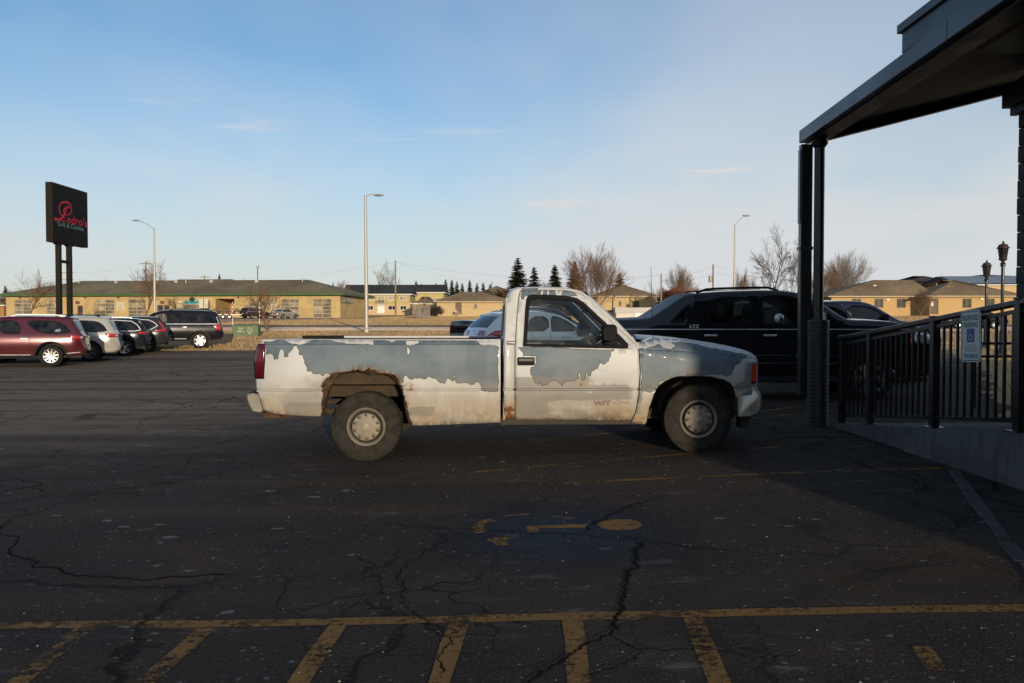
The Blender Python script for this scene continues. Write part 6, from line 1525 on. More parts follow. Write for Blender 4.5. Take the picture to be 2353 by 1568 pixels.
# --- utility trailer with three muddy quad bikes
tp = far_pt(520, 732, 120.5); tra = thing('utility_trailer', 'flat utility trailer carrying muddy quad bikes at the car wash', 'trailer', tp, rad(18))
STL = M('bare trailer steel', (.42, .40, .36), .5, .5)
mb = MB(); mb.b2((-2.4, -.95, .55), (2.4, .95, .66)); obj('deck', mb, STL, tra)
mb = MB(); mb.b2((2.4, -.04, .5), (3.6, .04, .58)); obj('drawbar', mb, STL, tra)
for x in (-2.35, -1.2, 0, 1.2, 2.35):
    mb = MB(); mb.b2((x - .03, -.95, .66), (x + .03, -.89, 1.05)); obj('stake', mb, MT['under'], tra)
mb = MB(); mb.b2((-2.4, -.95, 1.05), (2.4, -.89, 1.11)); obj('side_rail', mb, MT['under'], tra)
for x in (-.45, .45):
    for sd in (-1, 1): car_wheel(tra, x, sd * 1.1, .33, .2, STS)
MUD = M('dried mud', (.26, .165, .08), .95, var=.4, vs=8, bump=.6, bs=30)
def quad(loc, rz, lab):
    q = thing('quad_bike', lab, 'quad bike', loc, rz, 'quad bikes on the trailer')
    for x in (-.5, .5):
        for y in (-.38, .38):
            mb = MB(); mb.lathe([(.1, -.12), (.28, -.13), (.32, -.08), (.32, .08), (.28, .13), (.1, .12)], 16, 'Y', (x, y, .32)); obj('wheel', mb, MUD, q, smooth=40)
    mb = MB(); mb.b2((-.55, -.16, .38), (.6, .16, .62)); mb.b2((-.62, -.42, .66), (-.2, .42, .72)); mb.b2((.22, -.42, .66), (.66, .42, .72)); obj('body', mb, MUD, q, bevel=.04)
    mb = MB(); mb.b2((-.45, -.14, .64), (.12, .14, .80)); obj('seat', mb, MT['black_plastic'], q, bevel=.05)
    mb = MB(); mb.tube([(.28, -.36, .98), (.34, 0, .92), (.28, .36, .98)], .02, 6); mb.cyl((.45, 0, .6), (.34, 0, .92), .03, n=6); obj('handlebar', mb, MT['trim_black'], q)
trm = Matrix.Translation(tp) @ Matrix.Rotation(rad(18), 4, 'Z')
for k, (dx, dy, rz, lab) in enumerate([(-1.5, .1, 1.4, 'muddy quad bike at the tail end of the trailer'), (0, .05, 1.7, 'muddy quad bike in the middle of the trailer'), (1.5, 0, 1.5, 'muddy quad bike at the front of the trailer by the suv')]):
    quad(trm @ Vector((dx, dy, .66)), rad(18) + rz, lab)
# ------------------------------------------------------------------ buildings
def siding(name, col, scale=7.0, var=0.12):
    t = NT(name); oc = t.coord(); s = t.n('ShaderNodeSeparateXYZ'); t.link(oc, s.inputs[0])
    fr = t.math('FRACT', t.math('MULTIPLY', s.outputs['Z'], scale)); ln = t.ramp(fr, 0.0, 0.12, 0.72, 1.0)
    a = t.noise(oc, 0.6, 4); c = t.mix(t.ramp(a, .3, .7), sc3(col, 1 - var), sc3(col, 1 + var))
    m = t.n('ShaderNodeMix', data_type='RGBA', blend_type='MULTIPLY'); m.inputs['Factor'].default_value = 1
    q = [i for i in m.inputs if i.type == 'RGBA']; t.link(c, q[0]); cc = t.n('ShaderNodeCombineColor')
    for i in range(3): t.link(ln, cc.inputs[i])
    t.link(cc.outputs[0], q[1]); t.bsdf([o for o in m.outputs if o.type == 'RGBA'][0], .85, 0, .25, 0, t.bump(fr, .3, .02)); return t.mat
def brickwall(name, c1_, c2_, mortar, sc=1.0):
    t = NT(name); oc = t.coord(); mp = t.mapping(oc, (1, 1, 1), rot=(rad(90), 0, 0)); b = t.n('ShaderNodeTexBrick'); t.link(mp, b.inputs['Vector'])
    b.inputs['Color1'].default_value = (*c1_, 1); b.inputs['Color2'].default_value = (*c2_, 1); b.inputs['Mortar'].default_value = (*mortar, 1)
    b.inputs['Scale'].default_value = sc; b.inputs['Mortar Size'].default_value = .015; b.inputs['Brick Width'].default_value = .4; b.inputs['Row Height'].default_value = .2
    t.bsdf(b.outputs['Color'], .9, 0, .2, 0, t.bump(b.outputs['Fac'], -.3, .02)); return t.mat
def shingle(name, col):
    t = NT(name); oc = t.coord(); a = t.noise(t.mapping(oc, (.5, 3, 3)), 1.8, 5, .65); b = t.noise(oc, 9, 3, .7); d = t.noise(oc, .15, 3)
    f = t.math('ADD', t.math('MULTIPLY', a, .4), t.math('ADD', t.math('MULTIPLY', b, .35), t.math('MULTIPLY', d, .25)))
    c = t.mix(t.ramp(f, .38, .62), sc3(col, .55), sc3(col, 1.4)); t.bsdf(c, .95, 0, .15, 0, t.bump(b, .5, .03)); return t.mat
MT['cw_wall'] = siding('tan painted block wall', (0.50, 0.36, 0.165), 4.9)
MT['cw_roof'] = shingle('brown asphalt shingles', (0.215, 0.170, 0.105))
MT['tan_roof'] = shingle('tan brown shingles', (0.27, 0.185, 0.105))
MT['black_roof'] = shingle('charcoal shingles', (0.05, 0.05, 0.052))
MT['green_trim'] = M('green fascia trim', (0.055, 0.125, 0.030), .5)
MT['dark_trim'] = M('dark brown soffit', (0.035, 0.026, 0.018), .7)
MT['frame_cream'] = M('cream door frame', (0.46, 0.36, 0.21), .5)
MT['white_frame'] = M('white window frame', (0.72, 0.70, 0.64), .5)
MT['olive'] = siding('olive yellow siding', (0.46, 0.37, 0.15), 6.5)
MT['buff'] = M('buff stucco', (0.55, 0.38, 0.20), .85)
MT['tan_block'] = brickwall('tan block wall', (0.58, 0.43, 0.23), (0.53, 0.39, 0.20), (0.38, 0.27, 0.15), .5)
MT['tan_brick'] = brickwall('golden brick wall', (0.57, 0.38, 0.17), (0.50, 0.33, 0.145), (0.42, 0.28, 0.14), 1.2)
MT['bronze'] = M('bronze window frame', (0.16, 0.11, 0.055), .5)
MT['brown_door'] = M('brown door', (0.10, 0.06, 0.035), .6)
def pane_mat(name, c):
    t = NT(name); oc = t.coord(); a = t.noise(t.mapping(oc, (1, 1, .6)), 1.1, 4); t.bsdf(t.mix(t.ramp(a, .35, .65), sc3(c, .6), sc3(c, 1.3)), .12, 0, .6); return t.mat
MT['pane_dim'] = pane_mat('dusty window pane', (0.20, 0.165, 0.11))
MT['pane_dark'] = pane_mat('dark window pane', (0.03, 0.03, 0.028))
MT['pane_green'] = pane_mat('greenish window pane', (0.06, 0.055, 0.03))
MT['pane_light'] = pane_mat('curtained window pane', (0.36, 0.30, 0.20))

class Wall:
    """a building front: local x along the wall, y into the building, z up; openings become real reveals"""
    def __init__(self, root, p0, p1, H, mat, depth=.12):
        self.root, self.L, self.H, self.mat, self.dp = root, (Vector(p1) - Vector(p0)).length, H, mat, depth
        self.d = (Vector(p1) - Vector(p0)).normalized(); self.p0 = Vector(p0); self.holes = []
    def at(self, x, z, y=0.0):
        n = Vector((-self.d.y, self.d.x, 0)); return self.p0 + self.d * x + n * y + Vector((0, 0, z))
    def open(self, x0, x1, z0, z1): self.holes.append((x0, x1, z0, z1)); return (x0, x1, z0, z1)
    def build(self, zb=-.3, mat2=None, zs=0):
        H_ = [[(a, c), (b, c), (b, d), (a, d)] for a, b, c, d in self.holes]
        pts, tr = cdt([(0, zb), (self.L, zb), (self.L, self.H), (0, self.H)], H_, lines=[[(-1, zs), (self.L + 1, zs)]] if mat2 else ()); mb = MB()
        mb.add([self.at(p[0], p[1]) for p in pts], [tuple(t) for t in tr])
        if mat2: mb.m = [int(q < zs) for q in pts[tr].mean(1)[:, 1]]
        for a, b, c, d in self.holes:
            q = [(a, c), (b, c), (b, d), (a, d)]
            for (e, f) in zip(q, q[1:] + q[:1]): mb.add([self.at(*e), self.at(*f), self.at(*f, self.dp), self.at(*e, self.dp)], [(0, 3, 2, 1)])
        return obj('wall', mb, [self.mat, mat2] if mat2 else self.mat, self.root)
    def boxm(self, mb, x0, x1, z0, z1, y0, y1):
        vs = [self.at(x, z, y) for x in (x0, x1) for y in (y0, y1) for z in (z0, z1)]
        mb.add(vs, [(0, 1, 3, 2), (4, 6, 7, 5), (0, 4, 5, 1), (2, 3, 7, 6), (0, 2, 6, 4), (1, 5, 7, 3)])
    def window(self, x0, x1, z0, z1, fm, pm, cols=2, rows=1, fw=.07, nm='window', mull=.05):
        self.open(x0, x1, z0, z1); mb = MB()
        self.boxm(mb, x0, x1, z0, z0 + fw, .02, .09); self.boxm(mb, x0, x1, z1 - fw, z1, .02, .09); self.boxm(mb, x0, x0 + fw, z0 + fw, z1 - fw, .02, .09); self.boxm(mb, x1 - fw, x1, z0 + fw, z1 - fw, .02, .09)
        ix0, ix1, iz0, iz1 = x0 + fw, x1 - fw, z0 + fw, z1 - fw; pw, ph_ = (ix1 - ix0) / cols, (iz1 - iz0) / rows
        for c in range(1, cols): self.boxm(mb, ix0 + c * pw - mull / 2, ix0 + c * pw + mull / 2, iz0, iz1, .025, .085)
        for r in range(1, rows): self.boxm(mb, ix0, ix1, iz0 + r * ph_ - mull / 2, iz0 + r * ph_ + mull / 2, .03, .08)
        f = fixn(obj(nm, mb, fm, self.root))
        rr = random.Random(int(x0 * 31) + int(z0 * 7))
        for c in range(cols):
            for r in range(rows):
                m = MB(); a, b, cc, d = ix0 + c * pw, ix0 + (c + 1) * pw, iz0 + r * ph_, iz0 + (r + 1) * ph_
                yo = .06 + rr.uniform(0, .006); m.add([self.at(a, cc, yo), self.at(b, cc, yo), self.at(b, d, yo + rr.uniform(-.004, .004)), self.at(a, d, yo)], [(0, 1, 2, 3)])
                p = pm[(rr.random() < .35) if len(pm) > 1 else 0] if isinstance(pm, list) else pm
                obj('pane', m, p, f)
        return f
    def panel(self, nm, x0, x1, z0, z1, mat, y0=-.06, y1=-.01, parent=None):
        mb = MB(); self.boxm(mb, x0, x1, z0, z1, y0, y1); return fixn(obj(nm, mb, mat, parent or self.root))
def hip_roof(root, A, B, depth, ze, rise, over, mat, hipL=True, hipR=True, trim=None, run=None, trim_h=.22, soff=.25):
    """A, B: ends of the eave line on the front wall; ridge parallel to it; over = eave overhang"""
    A, B = Vector(A), Vector(B); d = (B - A).normalized(); n = Vector((-d.y, d.x, 0)); L = (B - A).length
    at = lambda x, y, z: A + d * x + n * y + Vector((0, 0, z))
    h = depth / 2; hr = h + over if run is None else run
    y0, y1 = -over, depth + over; xl, xr_ = -over, L + over
    rl, rr_ = (xl + hr if hipL else xl), (xr_ - hr if hipR else xr_)
    V = [at(xl, y0, ze), at(xr_, y0, ze), at(xr_, y1, ze), at(xl, y1, ze), at(rl, h, ze + rise), at(rr_, h, ze + rise)]
    V += [v - Vector((0, 0, trim_h)) for v in V[:4]]
    mb = MB(); mb.add(V, [(0, 1, 5, 4), (2, 3, 4, 5), (3, 0, 4), (1, 2, 5), (0, 3, 2, 1)]); r = obj('roof', mb, mat, root)
    if trim:
        mb = MB(); t_ = trim_h; e = .03
        V2 = [at(xl - e, y0 - e, ze - .02), at(xr_ + e, y0 - e, ze - .02), at(xr_ + e, y1 + e, ze - .02), at(xl - e, y1 + e, ze - .02)]; V2 += [v - Vector((0, 0, t_)) for v in V2]
        mb.add(V2, [(0, 4, 5, 1), (1, 5, 6, 2), (2, 6, 7, 3), (3, 7, 4, 0)]); obj('fascia', mb, trim, r)
        mb = MB(); mb.add([at(xl, y0, ze - t_ + .02), at(xr_, y0, ze - t_ + .02), at(xr_, y1, ze - t_ + .02), at(xl, y1, ze - t_ + .02)], [(0, 3, 2, 1)]); obj('soffit', mb, MT['dark_trim'], r)
    return r
def shell(root, A, B, depth, H, mat, zb=-.3):
    """the other three walls"""
    A, B = Vector(A), Vector(B); d = (B - A).normalized(); n = Vector((-d.y, d.x, 0)); L = (B - A).length
    at = lambda x, y, z: A + d * x + n * y + Vector((0, 0, z)); mb = MB()
    V = [at(0, 0, zb), at(L, 0, zb), at(L, depth, zb), at(0, depth, zb)]; V += [at(0, 0, H), at(L, 0, H), at(L, depth, H), at(0, depth, H)]
    mb.add(V, [(1, 2, 6, 5), (2, 3, 7, 6), (3, 0, 4, 7)]); return obj('side_wall', mb, mat, root)
def on_line(u, A, B):
    """distance along the wall A-B where the sight line at column u meets it"""
    k = (u - CX) / FPX; dx, dy = B.x - A.x, B.y - A.y; t = (k * A.y - A.x) / (dx - k * dy); return t * math.hypot(dx, dy)

# --- car wash
A = ground_pt(15, 140.0); B = ground_pt(782, 134.0); zf = 2.02; A.z = B.z = zf
cw = thing('car_wash_building', 'long tan car wash building with brown roof, green trim and glazed doors', 'building', (A.x, A.y, zf))
a_, b_ = Vector((0, 0, 0)), B - A
W_cw = Wall(cw, a_, b_, 4.05, MT['cw_wall'], .15); b_cw = b_.copy()
X4 = lambda X: on_line(X * .2413, A, B); X5 = lambda X: on_line(527.2 + X * .2413, A, B)
doors = [(X4(140), X4(305)), (X4(440), X4(606)), (X4(920), X4(1095)), (X4(1220), X4(1395)), (X5(180), X5(370)), (X5(490), X5(665)), (X5(795), X5(975))]
for (p, q) in doors: W_cw.window(p, q, .02, 3.28, MT['frame_cream'], [MT['pane_dim'], MT['pane_light']], 2, 5, .12, 'garage_door', .10)
p, q = X4(2055), X4(2232); W_cw.open(p, q, .0, 3.3)
mb = MB(); W_cw.boxm(mb, p - .02, q + .02, -.05, 3.35, 6.0, 6.1); W_cw.boxm(mb, p - .3, p - .02, -.05, 3.35, .16, 6.0); W_cw.boxm(mb, q + .02, q + .3, -.05, 3.35, .16, 6.0); W_cw.boxm(mb, p - .3, q + .3, 3.3, 3.4, .16, 6.0); obj('wash_bay', mb, MT['cw_wall'], cw)
for (x0_, x1_, z1_) in ((X4(740), X4(792), 2.2), (X4(1500), X4(1556), 2.25), (X4(1562), X4(1618), 2.25)):
    W_cw.open(x0_, x1_, 0, z1_); mb = MB(); W_cw.boxm(mb, x0_, x1_, 0, z1_, .1, .14); dr = obj('door', mb, MT['brown_door'], cw); W_cw.panel('door_pane', x0_ + .18, x1_ - .18, 1.0, z1_ - .25, MT['pane_dark'], .07, .10, dr)
W_cw.window(X4(1755), X4(1925), .3, 2.35, MT['frame_cream'], [MT['pane_dim']], 2, 3, .10, 'window', .08)
W_cw.build()
shell(cw, a_, b_, 17, 4.05, MT['cw_wall'])
MT['poster'] = M('cream poster board', (.62, .54, .38), .6, var=.06)
MT['ink'] = M('brown print', (.20, .10, .05), .6); MT['cyan'] = M('cyan banner', (.10, .42, .45), .5)
for (x0_, x1_, z0_, z1_, txt) in ((X4(1113), X4(1188), 1.35, 2.85, ('Smart Wash', 'FULL SERVICE', 'AND', 'SELF SERVE')), (X4(1462), X4(1500), 1.9, 2.9, ('WASH',)), (X4(1690), X4(1740), .3, 3.0, ('Menu', 'Wash', 'Wax')), (X4(1930), X4(1966), 1.5, 2.9, ('OPEN',)), (X5(390), X5(452), .9, 2.9, ('Soap', 'Rinse', 'Vac'))):
    pb = W_cw.panel('poster', x0_, x1_, z0_, z1_, MT['poster'])
    for k, tx in enumerate(txt): put_text('lettering', tx, W_cw.at((x0_ + x1_) / 2, z1_ - (k + .6) * (z1_ - z0_) / (len(txt) + .2), -.065), W_cw.d, (0, 0, 1), min(.34, (x1_ - x0_) / max(4, len(tx)) * 1.5), MT['ink'], pb, .004, .006)
bn = W_cw.panel('banner', X4(1760), X4(1915), 2.42, 3.0, MT['cyan']); put_text('lettering', 'Dockside Detailing', W_cw.at((X4(1760) + X4(1915)) / 2, 2.72, -.065), W_cw.d, (0, 0, 1), .42, M('dark teal print', (.01, .08, .09), .6), bn, .006, .006, .82)
mb = MB(); e0 = W_cw.at(X4(1833), 3.2, -.08); mb.add([e0 + W_cw.d * (.5 * math.cos(k * PI / 8)) + Vector((0, 0, .42 * math.sin(k * PI / 8))) for k in range(16)], [tuple(range(16))]); obj('oval_sign', mb, M('dark green sign', (.02, .06, .02), .5), cw)
for X in (205, 345, 820, 1135, 2275):
    x = X4(X); mb = MB(); W_cw.boxm(mb, x - .1, x + .1, 3.45, 3.62, -.35, -.0); obj('wall_lamp', mb, MT['dark_trim'], cw)
for X in (745, 1550): W_cw.panel('small_sign', X4(X) - .35, X4(X) + .35, 2.45, 2.95, M('red brown sign', (.18, .06, .03), .6), -.12)
hip_roof(cw, a_ + Vector((0, 0, 4.05)), b_ + Vector((0, 0, 4.05)), 17, .12, 2.75, 1.0, MT['cw_roof'], trim=MT['green_trim'], trim_h=.34)
mA = a_ + W_cw.d * X4(1010) + Vector((0, 0, 4.05)); mB_ = a_ + W_cw.d * X4(2440) + Vector((0, 0, 4.05))
hip_roof(cw, mA + Vector((0, .6, 0)), mB_ + Vector((0, .6, 0)), 17, .30, 2.78, .2, MT['cw_roof'])
# CAR WASH sign on the end wall
nrm = Vector((-W_cw.d.y, W_cw.d.x, 0)); eb = b_ + nrm * 3.2 + Vector((.04, 0, 0)) * 1
sgc = eb + W_cw.d * .10 + Vector((0, 0, 3.0))
mb = MB(); mb.add([eb + W_cw.d * .05 + nrm * s_ + Vector((0, 0, z)) for s_, z in ((-3.1, 2.55), (3.6, 2.55), (3.6, 3.65), (-3.1, 3.65))], [(0, 1, 2, 3)]); ws_ = obj('sign_board', mb, M('brown sign board', (.16, .11, .055), .7), cw)
put_text('lettering', 'CAR WASH', eb + W_cw.d * .07 + nrm * .25 + Vector((0, 0, 3.1)), nrm, (0, 0, 1), 1.30, MT['white_frame'], ws_, .02, .01, .98)
mb = MB(); mb.cyl(b_ * .0 + W_cw.at(X4(1997), 0, -2.0), W_cw.at(X4(1997), 3.3, -2.0), .06, n=8); dsn = thing('post_sign', 'pale double panel sign on a post before the car wash', 'sign', tuple(W_cw.at(X4(1997), 0, -2.0) + A)); mb.v = [tuple(Vector(v) - W_cw.at(X4(1997), 0, -2.0)) for v in mb.v]; obj('post', mb, MT['dark_trim'], dsn)
for s_ in (-.42, .42):
    mb = MB(); mb.box((s_, -.08, 2.45), (.72, .04, 1.6)); obj('sign_panel', mb, MT['poster'], dsn)

def simple_house(name, label, uL, uR, Y, vbase, H, depth, wall, roofm, rise, over=.6, trim=None, hipL=True, hipR=True, dY=0, wins=(), doors_=(), zb=None, trim_h=.2, wm='bronze', pm='pane_dark', run=None, cat='house', mat2=None, zs=0):
    A = ground_pt(uL, Y); B = ground_pt(uR, Y + dY); z = P(uL, vbase, Y).z if zb is None else zb; A.z = B.z = z
    r = thing(name, label, cat, tuple(A)); b = B - A; w = Wall(r, Vector((0, 0, 0)), b, H, wall, .14)
    for (u0, u1, v0, v1, c, rows, *m) in wins:
        x0_, x1_ = on_line(u0, A, B), on_line(u1, A, B); z0_, z1_ = P(u0, v1, Y).z - z, P(u0, v0, Y).z - z
        w.window(x0_, x1_, z0_, z1_, MT[m[0] if m else wm], MT[m[1] if m else pm], c, rows, .09, 'window', .07)
    for (u0, u1, v0, mt) in doors_:
        x0_, x1_ = on_line(u0, A, B), on_line(u1, A, B); z1_ = P(u0, v0, Y).z - z; w.open(x0_, x1_, 0, z1_)
        mb = MB(); w.boxm(mb, x0_, x1_, 0, z1_, .1, .14); obj('door', mb, MT[mt], r)
    w.build(-1.0, mat2, zs); shell(r, Vector((0, 0, 0)), b, depth, H, wall, -1.0)
    hip_roof(r, Vector((0, 0, H)), b + Vector((0, 0, H)), depth, .08, rise, over, roofm, hipL, hipR, trim, run, trim_h)
    return r, w, A, B
c5u = lambda X: 527.2 + X * .2413; c5v = lambda Y: 632.6 + Y * .2413
# --- two storey apartments
ap, wA, A, B = simple_house('apartment_block', 'two storey olive and buff apartment block with charcoal gable roof', c5u(1090), c5u(1720), 205, c5v(368), 5.15, 11, MT['olive'], MT['black_roof'], 2.6, .5, MT['white_frame'], False, False,
    wins=[(c5u(a), c5u(b), c5v(195), c5v(235), 2, 1, 'white_frame', 'pane_light') for a, b in ((1195, 1257), (1308, 1370), (1508, 1588), (1620, 1686))] + [(c5u(a), c5u(b), c5v(286), c5v(328), 2, 1, 'white_frame', 'pane_dark') for a, b in ((1197, 1259), (1308, 1370), (1510, 1590), (1624, 1686))] + [(c5u(1408), c5u(1477), c5v(194), c5v(262), 2, 1, 'white_frame', 'pane_light'), (c5u(1408), c5u(1477), c5v(282), c5v(358), 2, 1, 'white_frame', 'white_frame')], trim_h=.25, cat='apartments', mat2=MT['buff'], zs=2.5)
xb = on_line(c5u(1400), A, B), on_line(c5u(1482), A, B)
mb = MB(); wA.boxm(mb, xb[0], xb[1], 2.45, 2.6, -1.2, -.02); bal = obj('balcony', mb, MT['white_frame'], ap)
mb = MB(); wA.boxm(mb, xb[0], xb[1], 3.4, 3.48, -1.2, -1.14)
for k in range(10): wA.boxm(mb, xb[0] + k * (xb[1] - xb[0] - .05) / 9, xb[0] + k * (xb[1] - xb[0] - .05) / 9 + .05, 2.6, 3.4, -1.19, -1.15)
obj('balustrade', mb, MT['dark_trim'], bal)
gx = wA.L; n_ = Vector((-wA.d.y, wA.d.x, 0)); mb = MB(); mb.add([wA.at(gx + .02, 5.1, 0), wA.at(gx + .02, 5.1, 11), wA.at(gx + .02, 7.75, 5.5)], [(0, 1, 2)]); mb.add([wA.at(-.02, 5.1, 0), wA.at(-.02, 7.75, 5.5), wA.at(-.02, 5.1, 11)], [(0, 1, 2)]); obj('gable', mb, MT['olive'], ap)
a2, w2_, A2_, B2_ = simple_house('apartment_block', 'second olive apartment block partly hidden behind the first one', c5u(1770), c5u(2040), 250, c5v(330), 5.6, 11, MT['olive'], MT['black_roof'], 2.6, .5, MT['white_frame'], False, False, wins=[(c5u(1940), c5u(1994), c5v(206), c5v(236), 2, 1, 'white_frame', 'pane_light')], trim_h=.25, cat='apartments')
gx = w2_.L; mb = MB(); mb.add([w2_.at(gx + .02, 5.55, 0), w2_.at(gx + .02, 5.55, 11), w2_.at(gx + .02, 8.2, 5.5)], [(0, 1, 2)]); obj('gable', mb, MT['olive'], a2)
simple_house('annex_house', 'low cream annex with brown roof beside the grey woven fence', c5u(1745), c5u(1960), 190, c5v(368), 2.6, 7, MT['buff'], MT['tan_roof'], 1.6, .5, MT['white_frame'])
# --- tan single storey houses
zu = lambda X: 973.2 + .2413 * X; zv = lambda Y: 519 + .2413 * Y
hA_, wHA, A, B = simple_house('tan_house', 'low tan block house with brown hip roof and dark recessed porch', zu(125), zu(830), 172, zv(840), 2.75, 12, MT['tan_block'], MT['tan_roof'], 2.3, .8, MT['frame_cream'], dY=2, wins=[(zu(480), zu(507), zv(738), zv(786), 1, 1)], trim_h=.18)
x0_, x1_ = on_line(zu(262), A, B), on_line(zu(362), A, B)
mb = MB(); wHA.boxm(mb, x0_ + .9, x1_, 0, 2.6, -.015, .02); obj('porch_shade_panel', mb, MT['brown_door'], hA_)  # flat brown panel that paints the shade of the porch onto the wall
simple_house('tan_house', 'tan house with hip roof rising behind the white storage sheds', zu(1640), zu(2205), 150, zv(815), 2.9, 12, MT['tan_block'], MT['tan_roof'], 2.3, .8, MT['frame_cream'], wins=[(zu(1855), zu(1878), zv(715), zv(765), 1, 1)], doors_=[(zu(1992), zu(2050), zv(712), 'brown_door')], trim_h=.18)
simple_house('tan_house', 'brown roofed house peeking between the conifers', zu(520), zu(860), 215, zv(745), 2.9, 10, MT['tan_block'], MT['tan_roof'], 2.2, .7, MT['frame_cream'])
# --- long golden brick building at right
qu = lambda X: 1930.3 + .1792 * X; qv = lambda Y: 567.7 + .1792 * Y
rb, wR, A, B = simple_house('brick_office', 'long golden brick office with brown hip roof across the road at right', qu(-120), qu(1150), 130, qv(862), 2.95, 15, MT['tan_brick'], MT['tan_roof'], 3.0, .8, MT['frame_cream'], hipR=False, wins=[(qu(a), qu(b), qv(655), qv(778), 2, 1, 'bronze', 'pane_green') for a, b in ((140, 262), (428, 548), (715, 835), (1010, 1122))], doors_=[], trim_h=.16, run=11, cat='office')
rb2, wR2, A, B = simple_house('brick_office_wing', 'near wing of the golden brick office with bronze windows and brown entrance', qu(1140), qu(2300), 126, qv(858), 2.85, 16, MT['tan_brick'], MT['tan_roof'], 2.9, .8, MT['frame_cream'], wins=[(qu(a), qu(b), qv(655), qv(778), 2, 1, 'bronze', 'pane_green') for a, b in ((1555, 1677), (1860, 1972))], doors_=[(qu(1146), qu(1250), qv(655), 'brown_door')], trim_h=.16, run=9, cat='office')
x_ = on_line(qu(1160), A, B); wR2.panel('door_notice', x_, x_ + .35, 1.3, 2.0, MT['white_frame'], .05, .09)
for X in (630, 1770):
    w_ = wR if X < 1100 else wR2; x_ = (w_.L * .55 if X < 1100 else w_.L * .55); w_.panel('wall_lamp', x_, x_ + .5, 2.3, 2.55, MT['white_frame'], -.25)
# --- solar roofed hall and dark roofs behind
s_, ws2, A, B = simple_house('solar_hall', 'hall with a wide solar panel roof behind the brick office', qu(1500), qu(2600), 170, qv(715), 3.9, 16, MT['buff'], MT['black_roof'], 2.1, .6, MT['white_frame'], hipL=False, hipR=False, cat='hall')
sol = NT('solar panel'); sol.bsdf((.13, .145, .17), .3, 0, .5); MT['solar'] = sol.mat
d = ws2.d; n_ = Vector((-d.y, d.x, 0)); sl = Vector((0, 0, 3.6)) / 8.6
pmesh = None
for r_i in range(5):
    for c_i in range(int(ws2.L / 2.1)):
        mb = MB(); o0 = Vector((0, 0, 4.08)) + d * (c_i * 2.1) + n_ * (r_i * 1.66 - .45) ; k_ = lambda a, b: o0 + d * a + n_ * b + Vector((0, 0, (r_i * 1.66 - .45 + b + .6) * 2.1 / 8.6 + .06))
        mb.add([k_(0, 0), k_(2.04, 0), k_(2.04, 1.6), k_(0, 1.6)], [(0, 1, 2, 3)]); obj('solar_panel', mb, MT['solar'], s_)
for (ua, ub, Y, vb, ri, lab) in ((900, 1420, 185, 640, 1.6, 'dark roofed house behind the brick office ridge'), (1690, 2330, 210, 556, .9, 'far dark roof showing above the solar panels')):
    simple_house('dark_roof_house', lab, qu(ua), qu(ub), Y, qv(vb), 3.6, 12, MT['buff'], MT['black_roof'] if ua > 1000 else M('dark brown shingle', (.05, .034, .024), .9), ri, .6, MT['dark_trim'])
# far left neighbour
simple_house('far_left_house', 'orange brown house at the far left behind the car wash', -60, 10, 160, 735, 3.0, 10, M('orange siding', (.36, .17, .06), .8), MT['tan_roof'], 1.8, .5, MT['white_frame'], wins=[(-12, -2, 705, 716, 1, 1, 'white_frame', 'pane_light')])
# --- white sheds / trailer behind the black pickup's bed
sA_ = P(zu(1790), zv(892), 66); sh1 = thing('storage_shed', 'low off white storage shed with brown roof edge beyond the black pickup', 'shed', (sA_.x, 66, gz(sA_.x, 66)))
OFFW = M('weathered off white panel', (.62, .55, .46), .6, var=.15, vs=1.5)
wd = (zu(2000) - zu(1700)) * 66 / FPX; h_ = (zv(892) - zv(800)) * 66 / FPX + sA_.z - gz(sA_.x, 66)
mb = MB(); mb.b2((-1.2, 0, 0), (wd, 3, h_ - .15)); obj('wall', mb, OFFW, sh1); mb = MB(); mb.b2((-1.35, -.15, h_ - .15), (wd + .1, 3.1, h_)); obj('roof', mb, M('brown roof edge', (.13, .08, .05), .7), sh1)
mb = MB(); mb.b2((2.0, -.03, h_ - .75), (2.5, 0, h_ - .45)); obj('vent', mb, MT['dark_trim'], sh1)
for x in (.6, 3.4): mb = MB(); mb.b2((x, -.02, 0), (x + .05, 0, h_ - .15)); obj('panel_joint', mb, MT['dark_trim'], sh1)
tA_ = P(zu(2010), zv(892), 64.5); tr2 = thing('box_trailer', 'white flat topped box trailer with grey roof beside the storage shed', 'trailer', (tA_.x, 64.5, gz(tA_.x, 64.5)))
wd2 = (zu(2340) - zu(2010)) * 64.5 / FPX; h2_ = (zv(892) - zv(775)) * 64.5 / FPX + tA_.z - gz(tA_.x, 64.5)
mb = MB(); mb.b2((0, 0, .5), (wd2, 2.2, h2_ - .45)); obj('body', mb, M('white trailer skin', (.72, .68, .62), .4), tr2); mb = MB(); mb.b2((-1.6, -.05, h2_ - .45), (wd2 + .1, 2.25, h2_)); obj('roof_cap', mb, M('grey roof cap', (.42, .38, .34), .5), tr2)
mb = MB(); mb.b2((-1.5, .05, .5), (-.01, 2.1, h2_ - .46)); obj('nose_panel', mb, OFFW, tr2)
for x in (1.2, 2.2): car_wheel(tr2, x, -.05, .33, .2, STS)
